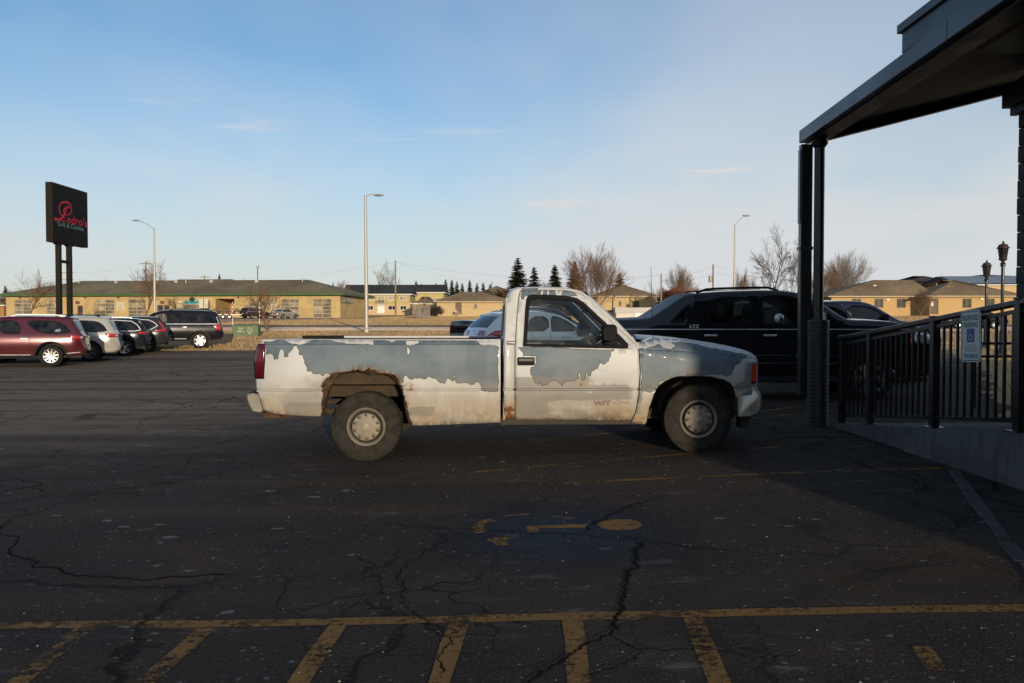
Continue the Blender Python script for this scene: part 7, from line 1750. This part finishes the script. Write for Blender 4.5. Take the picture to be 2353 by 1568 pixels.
# --- woven fence panel, plastic chairs
f0 = ground_pt(c5u(1745), 128); fz = P(c5u(1745), c5v(400), 128).z
wf = thing('woven_fence', 'grey woven board fence screen standing on the lawn', 'fence', (f0.x, 128, fz - .05))
fl = (c5u(1905) - c5u(1745)) * 128 / FPX; fh = (c5v(400) - c5v(275)) * 128 / FPX
GB = M('silver grey boards', (.20, .19, .18), .8, var=.25)
for k in range(4): mb = MB(); mb.b2((k * fl / 3 - .06, -.06, -.6), (k * fl / 3 + .06, .06, fh + .3)); obj('post', mb, M('tan post', (.30, .22, .12), .8), wf)
for k in range(10):
    mb = MB(); n2 = 24; vs = []
    for i in range(n2 + 1):
        x = fl * i / n2; y = .10 * math.cos(3 * PI * i / n2 + (PI if k % 2 else 0)); z = fh * k / 10
        vs += [(x, y - .012, z + .02), (x, y - .012, z + fh / 10 - .02), (x, y + .012, z + fh / 10 - .02), (x, y + .012, z + .02)]
    mb.add(vs, [(4 * i + a, 4 * i + (a + 1) % 4, 4 * i + 4 + (a + 1) % 4, 4 * i + 4 + a) for i in range(n2) for a in range(4)]); obj('slat', mb, GB, wf)
PL = M('pale pink plastic', (.55, .33, .28), .5)
for k, (X, lab) in enumerate(((310, 'left one of two pale plastic chairs by the tan house porch'), (332, 'right one of two pale plastic chairs by the tan house porch'))):
    p = P(zu(X), zv(840), 170); ch = thing('plastic_chair', lab, 'chair', (p.x, 170, p.z - .05), .3 + k, 'plastic chairs at the tan house')
    mb = MB(); mb.b2((-.25, -.25, .4), (.25, .25, .45)); obj('seat', mb, PL, ch); mb = MB(); mb.b2((-.25, .22, .45), (.25, .27, .9)); obj('backrest', mb, PL, ch)
    for sx_ in (-.22, .22):
        for sy_ in (-.22, .22): mb = MB(); mb.b2((sx_ - .025, sy_ - .025, -.05), (sx_ + .025, sy_ + .025, .4)); obj('leg', mb, PL, ch)

def roof_vent(root, p, kind=0):
    mb = MB()
    if kind: mb.lathe([(.09, -.3), (.09, .5), (.13, .52), (.13, .62), (0, .66)], 8)
    else: mb.box((0, 0, .12), (.55, .5, .5))
    mb.v = [tuple(Vector(v) + Vector(p)) for v in mb.v]; obj('roof_vent', mb, GALV0, root)
GALV0 = M('pale vent metal', (.42, .40, .36), .5, .3)
for f_, k_ in ((.16, 1), (.28, 0), (.47, 0), (.50, 1), (.58, 0), (.72, 0), (.86, 1)):
    q = b_cw * f_; roof_vent(cw, (q.x, q.y + 7.0, 4.05 + 2.45), k_)
for r_, L_, dz in ((hA_, 12, 4.2), (rb, 30, 5.0), (rb2, 18, 4.6)):
    for k_ in range(2): roof_vent(r_, (L_ * (.3 + .35 * k_), 4.5, dz - .35), k_)
# ------------------------------------------------------------------ pylon sign
pyx, pyy = -20.70, 36.0
py_z = gz(pyx, 37)
pyl = thing('pylon_sign', "tall black restaurant pylon sign with red script lettering on two posts", 'sign', (pyx, pyy, py_z))
MT['pyl'] = M('dark bronze sign metal', (0.022, 0.017, 0.012), .6, .1, spec=.1)
zb_ = P(129, 555, 36).z - py_z; Hs = 137 * 36 / FPX; Ws = 3.0
mb = MB(); mb.b2((-.31, 0, zb_), (0, Ws, zb_ + Hs)); obj('cabinet', mb, MT['pyl'], pyl, bevel=.015)
mb = MB(); mb.b2((0.0, .05, zb_ + .05), (.012, Ws - .05, zb_ + Hs - .05)); obj('sign_face', mb, M('black sign face', (0.009, 0.010, 0.010), .5, spec=.05), pyl)
for yy_ in (.62, 1.50):
    mb = MB(); mb.b2((-.26, yy_, -.2), (-.06, yy_ + .2, zb_ + .02)); obj('post', mb, MT['pyl'], pyl, bevel=.01)
    mb = MB(); mb.b2((-.29, yy_ - .08, zb_ - .06), (-.03, yy_ + .28, zb_)); obj('collar', mb, MT['pyl'], pyl)
zc = P(156, 603, 36.8).z - py_z
mb = MB(); mb.b2((-.2, .82, zc), (-.12, 1.5, zc + .14)); obj('cross_brace', mb, MT['pyl'], pyl)
RED = M('red sign lettering', (0.45, 0.022, 0.05), .5, var=.08, spec=.1); TEAL = M('teal sign lettering', (0.12, 0.27, 0.27), .5, var=.08, spec=.1)
def f6(X, Yp, d=.016):
    top_ = 110 + (X - 210) * .253; bot_ = 1310 + (X - 210) * .125
    k = (X - 210) / 640.0; a = Ws * k / (k + (1 - k) * 1.083) * 1.0
    return Vector((d, a, zb_ + (bot_ - Yp) / (bot_ - top_) * Hs))
mb = MB()
def glyph(pts, ws_, lay):
    c = catmull([Vector((f6(*p).y, f6(*p).z)) for p in pts], 6); n = len(c)
    w = [np.interp(i / (n - 1), np.linspace(0, 1, len(ws_)), ws_) for i in range(n)]
    stroke(mb, c, w, lambda a, b: (.016 + lay * .003, a, b))
glyph([(392, 800), (345, 725), (328, 630), (345, 560), (385, 510), (440, 497), (505, 515), (545, 580), (552, 660), (525, 725), (480, 752), (430, 742)], [.06, .10, .09, .10, .06, .03], 0)
glyph([(512, 592), (468, 605), (445, 650), (432, 710), (405, 780), (365, 830), (300, 858), (235, 850)], [.09, .12, .13, .14, .09, .16], 1)
glyph([(235, 850), (300, 848), (360, 868), (410, 884), (455, 872)], [.16, .06, .05, .03], 2)
glyph([(470, 602), (425, 622), (402, 665), (410, 700), (425, 700)], [.05, .07, .05, .03], 3)
glyph([(370, 800), (400, 808), (430, 820)], [.04, .05, .03], 4)
lt_ = obj('script_initial', mb, RED, pyl)
c = f6(655, 862); put_text_fit('lettering', "edro's", (.012, c.y, c.z), (0, 1, 0), (0, 0, 1), abs(f6(832, 0).y - f6(470, 0).y), .40, RED, pyl, .012, .006)
c = f6(535, 975); put_text_fit('lettering', 'Grill & Cantina', (.012, c.y, c.z), (0, 1, 0), (0, 0, 1), abs(f6(772, 0).y - f6(300, 0).y), .21, TEAL, pyl, .004, .006)

# ------------------------------------------------------------------ street lamps
GALV = M('galvanised pole', (0.46, 0.43, 0.38), .55, .4, var=.12)
def street_lamp(label, ub, vb, Y, utop, vtop, uh, vh, r0, armr=.04):
    b = P(ub, vb, Y); b.z = min(b.z, gz(b.x, Y)) if vb > 742 else gz(b.x, Y)
    t_ = P(utop, vtop, Y); hd_ = P(uh, vh, Y); L_ = thing('street_lamp', label, 'street lamp', tuple(b), 0, 'street lamps along the road')
    tl_ = t_ - b; tl_.x *= .4; hl_ = hd_ - b
    mb = MB(); mb.tube([(0, 0, -.1), (0, 0, .5), tuple(tl_)], [r0 * 1.15, r0, r0 * .62], 14); obj('pole', mb, GALV, L_, smooth=40)
    mb = MB(); mb.lathe([(r0 * 1.5, 0), (r0 * 1.5, .22), (r0 * 1.15, .27)], 12); obj('base_cover', mb, GALV, L_, smooth=30)
    mb = MB(); m_ = tl_.lerp(hl_, .5); mb.tube([tuple(tl_ - Vector((0, 0, .1))), tuple(m_ + Vector((0, 0, .05))), tuple(hl_)], [armr, armr * .9, armr * .8], 8); obj('arm', mb, GALV, L_, smooth=60)
    sg_ = 1 if hl_.x > tl_.x else -1
    vs, fs = loft_box([(0, 0, .06, .05, 0), (0, .0, .13, .07, .12), (0, -.01, .15, .075, .4), (0, 0, .10, .05, .62)], n=12, p=2.6)
    mb = MB(); mb.add([(hl_.x + sg_ * (b_ - .1), hl_.y + a_, hl_.z + c_) for a_, b_, c_ in vs], fs); fixn(obj('lamp_head', mb, M('grey lamp head', (.30, .28, .25), .5, .4), L_, smooth=50))
    return L_
street_lamp('tall grey street lamp at the verge behind the white truck bed', 842, 763, 55.0, 838, 447, 863, 448, .135)
street_lamp('street lamp at left with its arm reaching left over the car wash', 356, 741, 76, 354, 523, 318, 506, .13)
street_lamp('street lamp at right with rising arm behind the black pickup', 1686, 741, 73, 1688, 516, 1708, 495, .10)
lp = ground_pt(593, 172); fl_ = thing('area_light', 'slim area light rising behind the car wash roof', 'light pole', tuple(lp)); z_ = P(593, 613, 172).z - lp.z
mb = MB(); mb.cyl((0, 0, 0), (0, 0, z_), .12, .09, 8); obj('pole', mb, MT['dark_trim'], fl_); mb = MB(); mb.box((0, -.2, z_ + .1), (.5, .6, .5)); obj('lamp_head', mb, GALV, fl_)
# ornamental lanterns
LANT = M('dark rusty lantern', (0.040, 0.017, 0.012), .6, var=.35); BLK = MT['black_gloss']
def lantern(label, u, vtop, Y):
    b = ground_pt(u, Y); L_ = thing('lantern_post', label, 'lamp post', tuple(b), 0, 'ornamental lantern posts'); H_ = P(u, vtop, Y).z - b.z
    mb = MB(); mb.lathe([(.16, 0), (.16, .15), (.11, .25), (.10, 1.0), (.065, 1.05), (.065, H_ - 1.05), (.11, H_ - 1.03), (.11, H_ - .97)], 14); obj('post', mb, BLK, L_, smooth=35)
    mb = MB(); z0 = H_ - .97
    mb.lathe([(.05, z0), (.12, z0 + .04), (.05, z0 + .10), (.09, z0 + .15), (.17, z0 + .20), (.16, z0 + .235)], 12); mb.lathe([(.22, z0 + .66), (.25, z0 + .665), (.25, z0 + .69), (.20, z0 + .72), (.16, z0 + .82), (.06, z0 + .86), (.03, z0 + .88), (.05, z0 + .91), (.0, z0 + .99)], 12)
    for k in range(6): a = k * PI / 3; mb.cyl((.145 * math.cos(a), .145 * math.sin(a), z0 + .23), (.21 * math.cos(a), .21 * math.sin(a), z0 + .67), .014, n=5)
    obj('lantern_frame', mb, LANT, L_, smooth=35)
    mb = MB(); mb.lathe([(.135, z0 + .24), (.20, z0 + .66)], 6); obj('lantern_glass', mb, MT['glass_dark'], L_)
lantern('taller ornamental lantern post at right before the block wall', 2301, 553, 33)
lantern('ornamental lantern post left of the taller one', 2264, 597, 39)

# ------------------------------------------------------------------ green transformer box and stakes
tb = ground_pt(563, 49.5); TBX = thing('transformer_box', 'green utility box with white graffiti on the verge', 'utility box', tuple(tb), rad(8))
GRN = M('olive green box paint', (0.085, 0.125, 0.040), .55, var=.12)
w_, d_, h_ = 1.58, .95, .76
mb = MB(); mb.b2((-w_ / 2 - .08, -.08, -.3), (w_ / 2 + .08, d_ + .08, .06)); obj('pad', mb, MT['concrete'], TBX)
mb = MB(); mb.add([(-w_ / 2, 0, .06), (w_ / 2, 0, .06), (w_ / 2, d_, .06), (-w_ / 2, d_, .06), (-w_ / 2, .0, h_ - .04), (w_ / 2, .0, h_ - .04), (w_ / 2, d_, h_ + .03), (-w_ / 2, d_, h_ + .03)], [(0, 1, 5, 4), (1, 2, 6, 5), (2, 3, 7, 6), (3, 0, 4, 7), (4, 5, 6, 7)]); obj('cabinet', mb, GRN, TBX, bevel=.015)
mb = MB(); mb.b2((-w_ / 2 - .02, -.025, h_ - .10), (w_ / 2 + .02, d_ * .45, h_ - .06)); obj('lid_edge', mb, GRN, TBX)
GW = M('white spray paint', (.52, .52, .45), .8); mb = MB(); g3 = lambda a, b: (a, -.03, b)
for ln in ([(-.45, .55), (-.30, .56), (-.34, .48), (-.24, .56), (-.20, .46), (-.14, .56), (-.06, .56)], [(-.48, .36), (-.42, .28), (-.38, .40), (-.34, .30), (-.32, .42)], [(-.30, .34), (-.22, .40), (-.26, .28)], [(-.16, .34), (-.06, .31), (-.10, .25)], [(.14, .52), (.22, .58), (.30, .55), (.20, .46), (.14, .36), (.24, .32), (.32, .36), (.38, .33), (.44, .42), (.40, .52), (.34, .42), (.42, .56)], [(.18, .26), (.30, .24), (.24, .18), (.42, .22)], [(.44, .60), (.52, .63)]):
    stroke(mb, catmull([Vector(p) for p in ln], 4), .026, g3)
obj('graffiti', mb, GW, TBX)
def stake(label, u, Y, vtop):
    b = ground_pt(u, Y); s_ = thing('marker_stake', label, 'marker stake', tuple(b), 0, 'snow stakes at the utility box'); h = P(u, vtop, Y).z - b.z
    mb = MB(); mb.cyl((0, 0, -.1), (0, 0, h), .022, n=8); obj('rod', mb, MT['white_frame'], s_)
    for k in range(4): mb = MB(); mb.cyl((0, 0, h * (.52 + .12 * k)), (0, 0, h * (.52 + .12 * k) + h * .06), .0255, n=8); obj('red_band', mb, MT['red_lens'], s_)
stake('left red and white striped stake at the green utility box', 534.5, 50.6, 693); stake('right red and white striped stake at the green utility box', 596.5, 50.6, 695)

# ------------------------------------------------------------------ trees
def bark(name, a, b):
    t = NT(name); oc = t.coord(); n = t.noise(t.mapping(oc, (6, 6, 1)), 3, 4); t.bsdf(t.mix(t.ramp(n, .3, .7), a, b), .95, 0, .1); return t.mat
BK = {'brown': bark('brown bark', (.125, .070, .042), (.24, .145, .09)), 'grey': bark('grey bark', (.15, .125, .10), (.27, .225, .175)), 'dark': bark('dark bark', (.055, .042, .034), (.105, .078, .058)), 'red': bark('reddish twigs', (.15, .058, .036), (.27, .105, .066)), 'pale': bark('pale bark', (.27, .225, .17), (.42, .355, .27))}
def bare_proto(seed, levels, kids, spread, up, trunk_f, r0, fork=.25, jit=.18, lenf=.62, rmin=.010, multi=1):
    """bare tree about 10 high: returns trunk mesh data, crown mesh data"""
    R_ = random.Random(seed); tm, cm = MB(), MB()
    def grow(p, d, L, r, lv):
        n = 4 if lv < 2 else 3; path = [p]; rs = [r]; q = p.copy(); dd = d.copy()
        for i in range(n):
            dd = (dd + Vector((R_.gauss(0, jit), R_.gauss(0, jit), R_.gauss(0, jit * .6) + up * .12))).normalized(); q = q + dd * L / n; path.append(q.copy()); rs.append(max(rmin * .7, r * (1 - .55 * (i + 1) / n)))
        (tm if lv == 0 else cm).tube(path, rs, 7 if lv == 0 else (5 if lv == 1 else 3), caps=False)
        if lv >= levels: return
        k = kids[lv]
        for j in range(k):
            t = (fork if lv == 0 else .22) + (1 - (fork if lv == 0 else .22)) * (j + R_.random() * .8) / k; t = min(.98, t); f = t * n; i = min(n - 1, int(f)); pp = path[i].lerp(path[i + 1], f - i)
            ax = Vector((R_.gauss(0, 1), R_.gauss(0, 1), R_.gauss(0, .3))); base = (path[i + 1] - path[i]).normalized(); ax = (ax - base * ax.dot(base))
            if ax.length < .1: continue
            ax.normalize(); an = spread * R_.uniform(.6, 1.25); nd = (base * math.cos(an) + ax * math.sin(an) + Vector((0, 0, up * .25))).normalized()
            grow(pp, nd, L * lenf * R_.uniform(.75, 1.15) * (1.15 - .4 * t if lv else 1.25 - .55 * t), max(rmin, rs[i] * (.62 if lv else .55)), lv + 1)
        grow(path[-1], dd, L * lenf * .8, max(rmin, rs[-1]), lv + 1)
    for m in range(multi):
        a = 2 * PI * m / max(1, multi) + R_.random(); tl0 = R_.uniform(.1, .62); d0 = Vector((math.cos(a) * tl0, math.sin(a) * tl0, 1)).normalized() if multi > 1 else Vector((R_.gauss(0, .03), R_.gauss(0, .03), 1)).normalized()
        grow(Vector((math.cos(a) * .15, math.sin(a) * .15, -.2)) if multi > 1 else Vector((0, 0, -.2)), d0, 10 * trunk_f, r0 / (multi ** .4), 0)
    hz_ = max(v[2] for v in cm.v)
    for q in (tm, cm): q.v = [(x * 10 / hz_, y * 10 / hz_, z * 10 / hz_) for x, y, z in q.v]
    o1, o2 = obj('trunk', tm, BK['grey'], smooth=60), obj('crown', cm, BK['grey'])
    d_ = (o1.data, o2.data, float(np.percentile([abs(v[0]) for v in cm.v], 97))); bpy.data.objects.remove(o1); bpy.data.objects.remove(o2); return d_
PROTO = {'vase': [bare_proto(s, 4, (9, 5, 4, 3), .72, .16, .46, .15, .22, .2, .66, .012) for s in (1, 2)], 'wild': [bare_proto(s, 4, (9, 5, 4, 4), .72, .12, .55, .16, .16, .24, .66, .011) for s in (5, 6)],
         'fan': [bare_proto(s, 4, (7, 6, 4, 3), .50, .25, .50, .11, .10, .16, .68, .011, 6) for s in (8, 9)], 'bush': [bare_proto(s, 4, (6, 6, 5, 4), .60, .06, .42, .10, .1, .25, .66, .022, 8) for s in (12,)], 'upright': [bare_proto(s, 4, (12, 5, 4, 3), .55, .35, .72, .12, .15, .15, .5, .008) for s in (15, 16)]}
_treem = {}
def tree(label, u, Y, vtop, kind, bk, wide=None, seed=0, name='bare_tree', group='bare trees', z=None, vbase=None):
    b = ground_pt(u, Y)
    if vbase is not None: b.z = P(u, vbase, Y).z
    H_ = P(u, vtop, Y).z - b.z; m1, m2, wd = PROTO[kind][seed % len(PROTO[kind])]
    s = H_ / 10; t_ = thing(name, label, 'tree' if kind != 'bush' else 'bush', tuple(b), seed * 1.7, group); sw_ = s if wide is None else (wide * Y / FPX / 2) / wd
    t_.scale = (sw_, sw_, s)
    for nm, m in (('trunk', m1), ('crown', m2)):
        k = (m.name, bk)
        if k not in _treem:
            c = m.copy(); c.materials.clear(); c.materials.append(BK[bk]); _treem[k] = c
        obj(nm, None, None, t_, mesh=_treem[k])
    return t_
tree('leaning bare tree on the verge right of the green box', 617, 54, 640, 'vase', 'brown', 105, 0)
tree('bare tree before the car wash left of the sign posts', 66, 108, 612, 'vase', 'brown', 75, 1)
tree('bare tree before the car wash beside the left street lamp', 334, 104, 590, 'vase', 'brown', 88, 2)
tree('small bare tree before the car wash banner', 412, 110, 668, 'vase', 'brown', 34, 3)
tree('large rounded bare tree above the white truck cab', 1366, 138, 553, 'fan', 'brown', 130, 1)
tree('big open branched dark tree right of the right street lamp', 1772, 84, 508, 'wild', 'dark', 112, 0)
tree('second dark stemmed tree touching the canopy post', 1822, 88, 530, 'wild', 'dark', 80, 3)
tree('pale bare tree cluster right of the canopy posts', 1945, 150, 566, 'fan', 'grey', 115, 2)
tree('brown bare tree between the canopy posts', 1885, 145, 590, 'fan', 'brown', 70, 3)
tree('round bare tree behind the reddish bush', 1561, 165, 598, 'fan', 'brown', 70, 4)
tree('reddish bare bush behind the black pickup sail', 1568, 135, 655, 'bush', 'red', 95, 0, 'bare_bush', 'bare bushes')
tree('reddish bare bush next to the round bare tree', 1610, 150, 672, 'bush', 'red', 70, 1, 'bare_bush', 'bare bushes')
tree('dense russet bush between the short pole and the round bare tree', 1540, 140, 652, 'bush', 'red', 70, 2, 'bare_bush', 'bare bushes')
tree('russet bush just behind the roof of the black pickup', 1592, 128, 658, 'bush', 'red', 60, 3, 'bare_bush', 'bare bushes')
tree('thin pale tree left of the short utility pole', 1484, 155, 640, 'wild', 'pale', 46, 4)
tree('small bare tree left of the right street lamp', 1706, 140, 610, 'fan', 'brown', 44, 5)
tree('tall bare tree behind the apartments left of the wooden pole', 878, 235, 594, 'upright', 'grey', 56, 0)
tree('tall bare tree behind the apartments at the wooden pole', 912, 235, 592, 'upright', 'grey', 52, 1)
tree('bare tree behind the right end of the car wash', 787, 200, 637, 'fan', 'brown', 44, 6)
tree('faint bare tree behind the middle of the car wash', 236, 215, 628, 'wild', 'pale', 55, 5)
tree('low bare tree behind the car wash left of the faint one', 190, 225, 642, 'fan', 'brown', 30, 7)
tree('low bare tree behind the car wash near the area light', 650, 215, 640, 'fan', 'brown', 40, 8)
tree('small bare tree before the brick office entrance', 2112, 112, 655, 'vase', 'brown', 58, 2)
tree('young bare sapling on the lawn by the woven fence', 969, 118, 672, 'upright', 'brown', 30, 3)
tree('bare tree between the tall conifers', 1251, 200, 640, 'fan', 'pale', 40, 4)
tree('low brown thicket tree left of the tallest conifer', 1158, 210, 655, 'bush', 'brown', 44, 2, 'bare_bush', 'bare bushes')
tree('bare tree leaning against the white crossover roofline', 1335, 120, 640, 'wild', 'brown', 90, 2)
tree('brown bush by the tan house corner', 1002, 160, 700, 'bush', 'dark', 40, 3, 'bare_bush', 'bare bushes')
rt = random.Random(77)
ORD = 'first second third fourth fifth sixth seventh eighth ninth tenth eleventh twelfth thirteenth fourteenth fifteenth sixteenth seventeenth eighteenth nineteenth twentieth twenty-first twenty-second twenty-third'.split()
for k, u in enumerate([20, 110, 170, 290, 470, 520, 560, 700, 745, 820, 1440, 1470, 1520, 1650, 1680, 1730, 1860, 2000, 2060, 2140, 2190, 2250, 2300]):
    tree(ORD[k] + ' from the left of the distant bare trees on the skyline', u + rt.uniform(-8, 8), rt.uniform(285, 330), rt.uniform(655, 676), ['fan', 'wild', 'bush'][k % 3], ['brown', 'grey', 'red'][k % 3], rt.uniform(34, 60), k, 'distant_tree', 'distant skyline trees')
# conifers
def spruce_proto(seed, layers=34):
    R_ = random.Random(seed); tm, cm = MB(), MB(); tm.tube([(0, 0, -.3), (0, 0, 5), (0, 0, 9.9)], [.16, .09, .015], 7)
    for i in range(layers):
        f = i / (layers - 1); z0_ = .5 + 9.2 * f; rl = (1 - f) ** .82 * 2.15 * (1 if f > .08 else .8) + .10
        n = max(5, int(14 - 8 * f)); a0 = R_.random() * 6.28
        for k in range(n):
            a = a0 + 2 * PI * k / n + R_.gauss(0, .16); z = z0_ + R_.uniform(-.26, .26); L = rl * R_.uniform(.6, 1.2); dx, dy = math.cos(a), math.sin(a); dr = -.16 - .22 * (1 - f)
            m = max(3, int(3 + 7 * L / 2)); 
            for j in range(m):
                t = (j + .3) / m; px_, py_, pz = dx * L * t, dy * L * t, z + dr * L * t + .12 * L * t * t; s = (.62 * (1 - .5 * t) + .10) * (.55 + .45 * min(1, L))
                for sg_ in (-1, 1, 0):
                    aa = a + sg_ * R_.uniform(.5, 1.0); ex, ey = math.cos(aa), math.sin(aa); wv = s * .34
                    b0 = Vector((px_, py_, pz)); tip = b0 + Vector((ex, ey, R_.uniform(-.35, .12))) * s * R_.uniform(.8, 1.3)
                    sd_ = Vector((-ey, ex, R_.uniform(-.5, .5))) * wv; cm.add([b0 - sd_, b0 + sd_, tip], [(0, 1, 2)])
    for k in range(12): cm.add([(R_.gauss(0, .05), R_.gauss(0, .05), 9.5), (R_.gauss(0, .06), R_.gauss(0, .06), 9.6), (0, 0, 10.05)], [(0, 1, 2)])
    o1, o2 = obj('trunk', tm, BK['dark']), obj('crown', cm, MT['needles']); d_ = (o1.data, o2.data); bpy.data.objects.remove(o1); bpy.data.objects.remove(o2); return d_
MT['needles'] = M('spruce needles', (0.068, 0.075, 0.030), .9, var=.45, vs=1.4, spec=.1)
SPR = [spruce_proto(s) for s in (21, 22, 23)]
def spruce(label, u, Y, vtop, wide, seed, group='conifers'):
    b = ground_pt(u, Y); H_ = P(u, vtop, Y).z - b.z; t_ = thing('spruce_tree', label, 'conifer', tuple(b), seed * 2.1, group); s = H_ / 10; w = wide * Y / FPX / 3.3; t_.scale = (w, w, s)
    for nm, m in zip(('trunk', 'crown'), SPR[seed % 3]): obj(nm, None, None, t_, mesh=m)
for k, (u, v, w, lab) in enumerate([(1190, 592, 62, 'tallest dark spruce behind the white truck cab'), (1227, 612, 46, 'spruce right of the tallest one'), (1274, 608, 52, 'spruce in the middle of the tall row'), (1321, 600, 50, 'spruce beside the large rounded bare tree'), (1423, 627, 50, 'lone spruce right of the rounded bare tree')]):
    spruce(lab, u, 186 + 3 * k, v, w, k)
for k, (u, v) in enumerate(sorted([(968, 652), (986, 655), (1002, 650), (1024, 641), (1038, 642), (1050, 646), (1062, 650), (1079, 643), (1096, 650), (1110, 648), (1126, 652), (848, 652), (956, 645), (1012, 657)])):
    spruce(ORD[k] + ' from the left in the distant spruce row behind the apartments', u, 262 + (k % 4) * 6, v, 24, k + 1, 'distant row of spruces')
spruce('small conifer behind the car wash ridge', 505, 205, 628, 20, 2); spruce('small dark conifer at the far left skyline', 14, 210, 655, 22, 1); spruce('tiny conifer top behind the car wash end', 766, 215, 648, 14, 0); spruce('dark conifer among the bare trees right of the posts', 1915, 175, 612, 34, 2)
# ------------------------------------------------------------------ utility poles and wires
WOOD = M('weathered wooden pole', (0.26, 0.185, 0.11), .9, var=.3, vs=2, stretch=(3, 3, .5))
ends = {}
def upole(key, label, u, Y, vtop, arm=0, can=False):
    b = ground_pt(u, Y); H_ = P(u, vtop, Y).z - b.z; p = thing('utility_pole', label, 'utility pole', tuple(b), 0, 'wooden utility poles')
    mb = MB(); mb.cyl((0, 0, -.3), (0, 0, H_), .17, .11, 9); obj('pole', mb, WOOD, p, smooth=50)
    for k in range(arm):
        mb = MB(); mb.box((0, -.12, H_ - .5 - k * 1.6), (2.6, .12, .14)); a = obj('crossarm', mb, WOOD, p)
        for x in (-1.15, -.4, .4, 1.15): mb = MB(); mb.lathe([(.05, 0), (.06, .1), (.03, .2)], 8, c=(x, -.12, H_ - .43 - k * 1.6)); obj('insulator', mb, GALV, a)
    if can: mb = MB(); mb.lathe([(0, -.5), (.28, -.45), (.28, .45), (0, .5)], 12, c=(-.42, -.05, H_ - 2.2)); obj('transformer', mb, M('grey transformer can', (.32, .30, .28), .5, .3), p, smooth=40)
    ends[key] = b + Vector((0, 0, H_ - .3)); return p
upole('a', 'wooden utility pole before the apartments', 909, 140, 598); upole('b', 'wooden utility pole with transformer right of the reddish bush', 1637, 120, 607, 0, True); upole('c', 'short wooden utility pole left of the reddish bush', 1518, 130, 628)
upole('d', 'utility pole with transformer behind the left street lamp', 337, 175, 600, 1, True); upole('e', 'utility pole with two crossarms behind the pylon sign', 158, 190, 622, 2); upole('f', 'utility pole with wide crossarm behind the car wash ridge', 471, 215, 632, 1); upole('g', 'thin pale pole among the distant spruces', 1130, 240, 646); upole('h', 'small utility pole above the brick office ridge', 2107, 240, 640, 1)
WIRE = M('black wire', (.03, .03, .035), .6)
def wire(par, a, b, sag):
    a, b = Vector(a), Vector(b); mb = MB(); mb.tube([a.lerp(b, k / 12) - Vector((0, 0, sag * 4 * (k / 12) * (1 - k / 12))) for k in range(13)], .009, 3); o = obj('wire', mb, WIRE, par); o.matrix_parent_inverse = Matrix.Translation(-Vector(par.location)); return o
wl = thing('overhead_wires', 'thin overhead wires strung between the wooden poles', 'power line', tuple(ends['a']))
far_l = P(-120, 660, 200); far_r = P(2480, 640, 230)
for (a, b, s) in ((far_l, ends['e'], 1), (far_l + Vector((0, 0, -1.2)), ends['e'] + Vector((0, 0, -1.6)), 1), (ends['e'], ends['d'], .8), (ends['e'] + Vector((0, 0, -1.6)), ends['f'], .9), (ends['d'], ends['f'], .8), (ends['f'], ends['a'], 1.4), (ends['a'], ends['g'] + Vector((0, 0, .5)), 1.0), (ends['a'], ends['c'], 1.5), (ends['c'], ends['b'], .5), (ends['c'] + Vector((0, 0, -.8)), ends['b'] + Vector((0, 0, -1.0)), .5), (ends['b'], far_r, 2), (ends['b'] + Vector((0, 0, -1)), far_r + Vector((0, 0, -2)), 2), (ends['g'], ends['c'], 1)): wire(wl, a, b, s)

# ------------------------------------------------------------------ unseen tree belt added behind the viewer to darken car reflections
mb = MB(); rw_ = random.Random(9)
for k in range(150):
    x = rw_.uniform(-170, 190); y = rw_.uniform(-135, -100); h = rw_.uniform(6.5, 10.0); r = h * rw_.uniform(.22, .4)
    for i in range(5):
        z = h * i / 5.2; rr_ = r * (1 - i / 5.6)
        n = 9; a0 = rw_.random() * 6
        ring = [(x + rr_ * rw_.uniform(.7, 1.15) * math.cos(a0 + 2 * PI * q / n), y + rr_ * rw_.uniform(.7, 1.15) * math.sin(a0 + 2 * PI * q / n), z + rw_.uniform(-.3, .2)) for q in range(n)]
        mb.add(ring + [(x, y, z + h * .42 if i < 4 else h)], [(q, (q + 1) % n, n) for q in range(n)])
tag(obj('added_tree_belt', mb, MT['needles']), 'added unseen belt of evergreens behind the viewer that darkens car reflections', 'woods', kind='stuff')
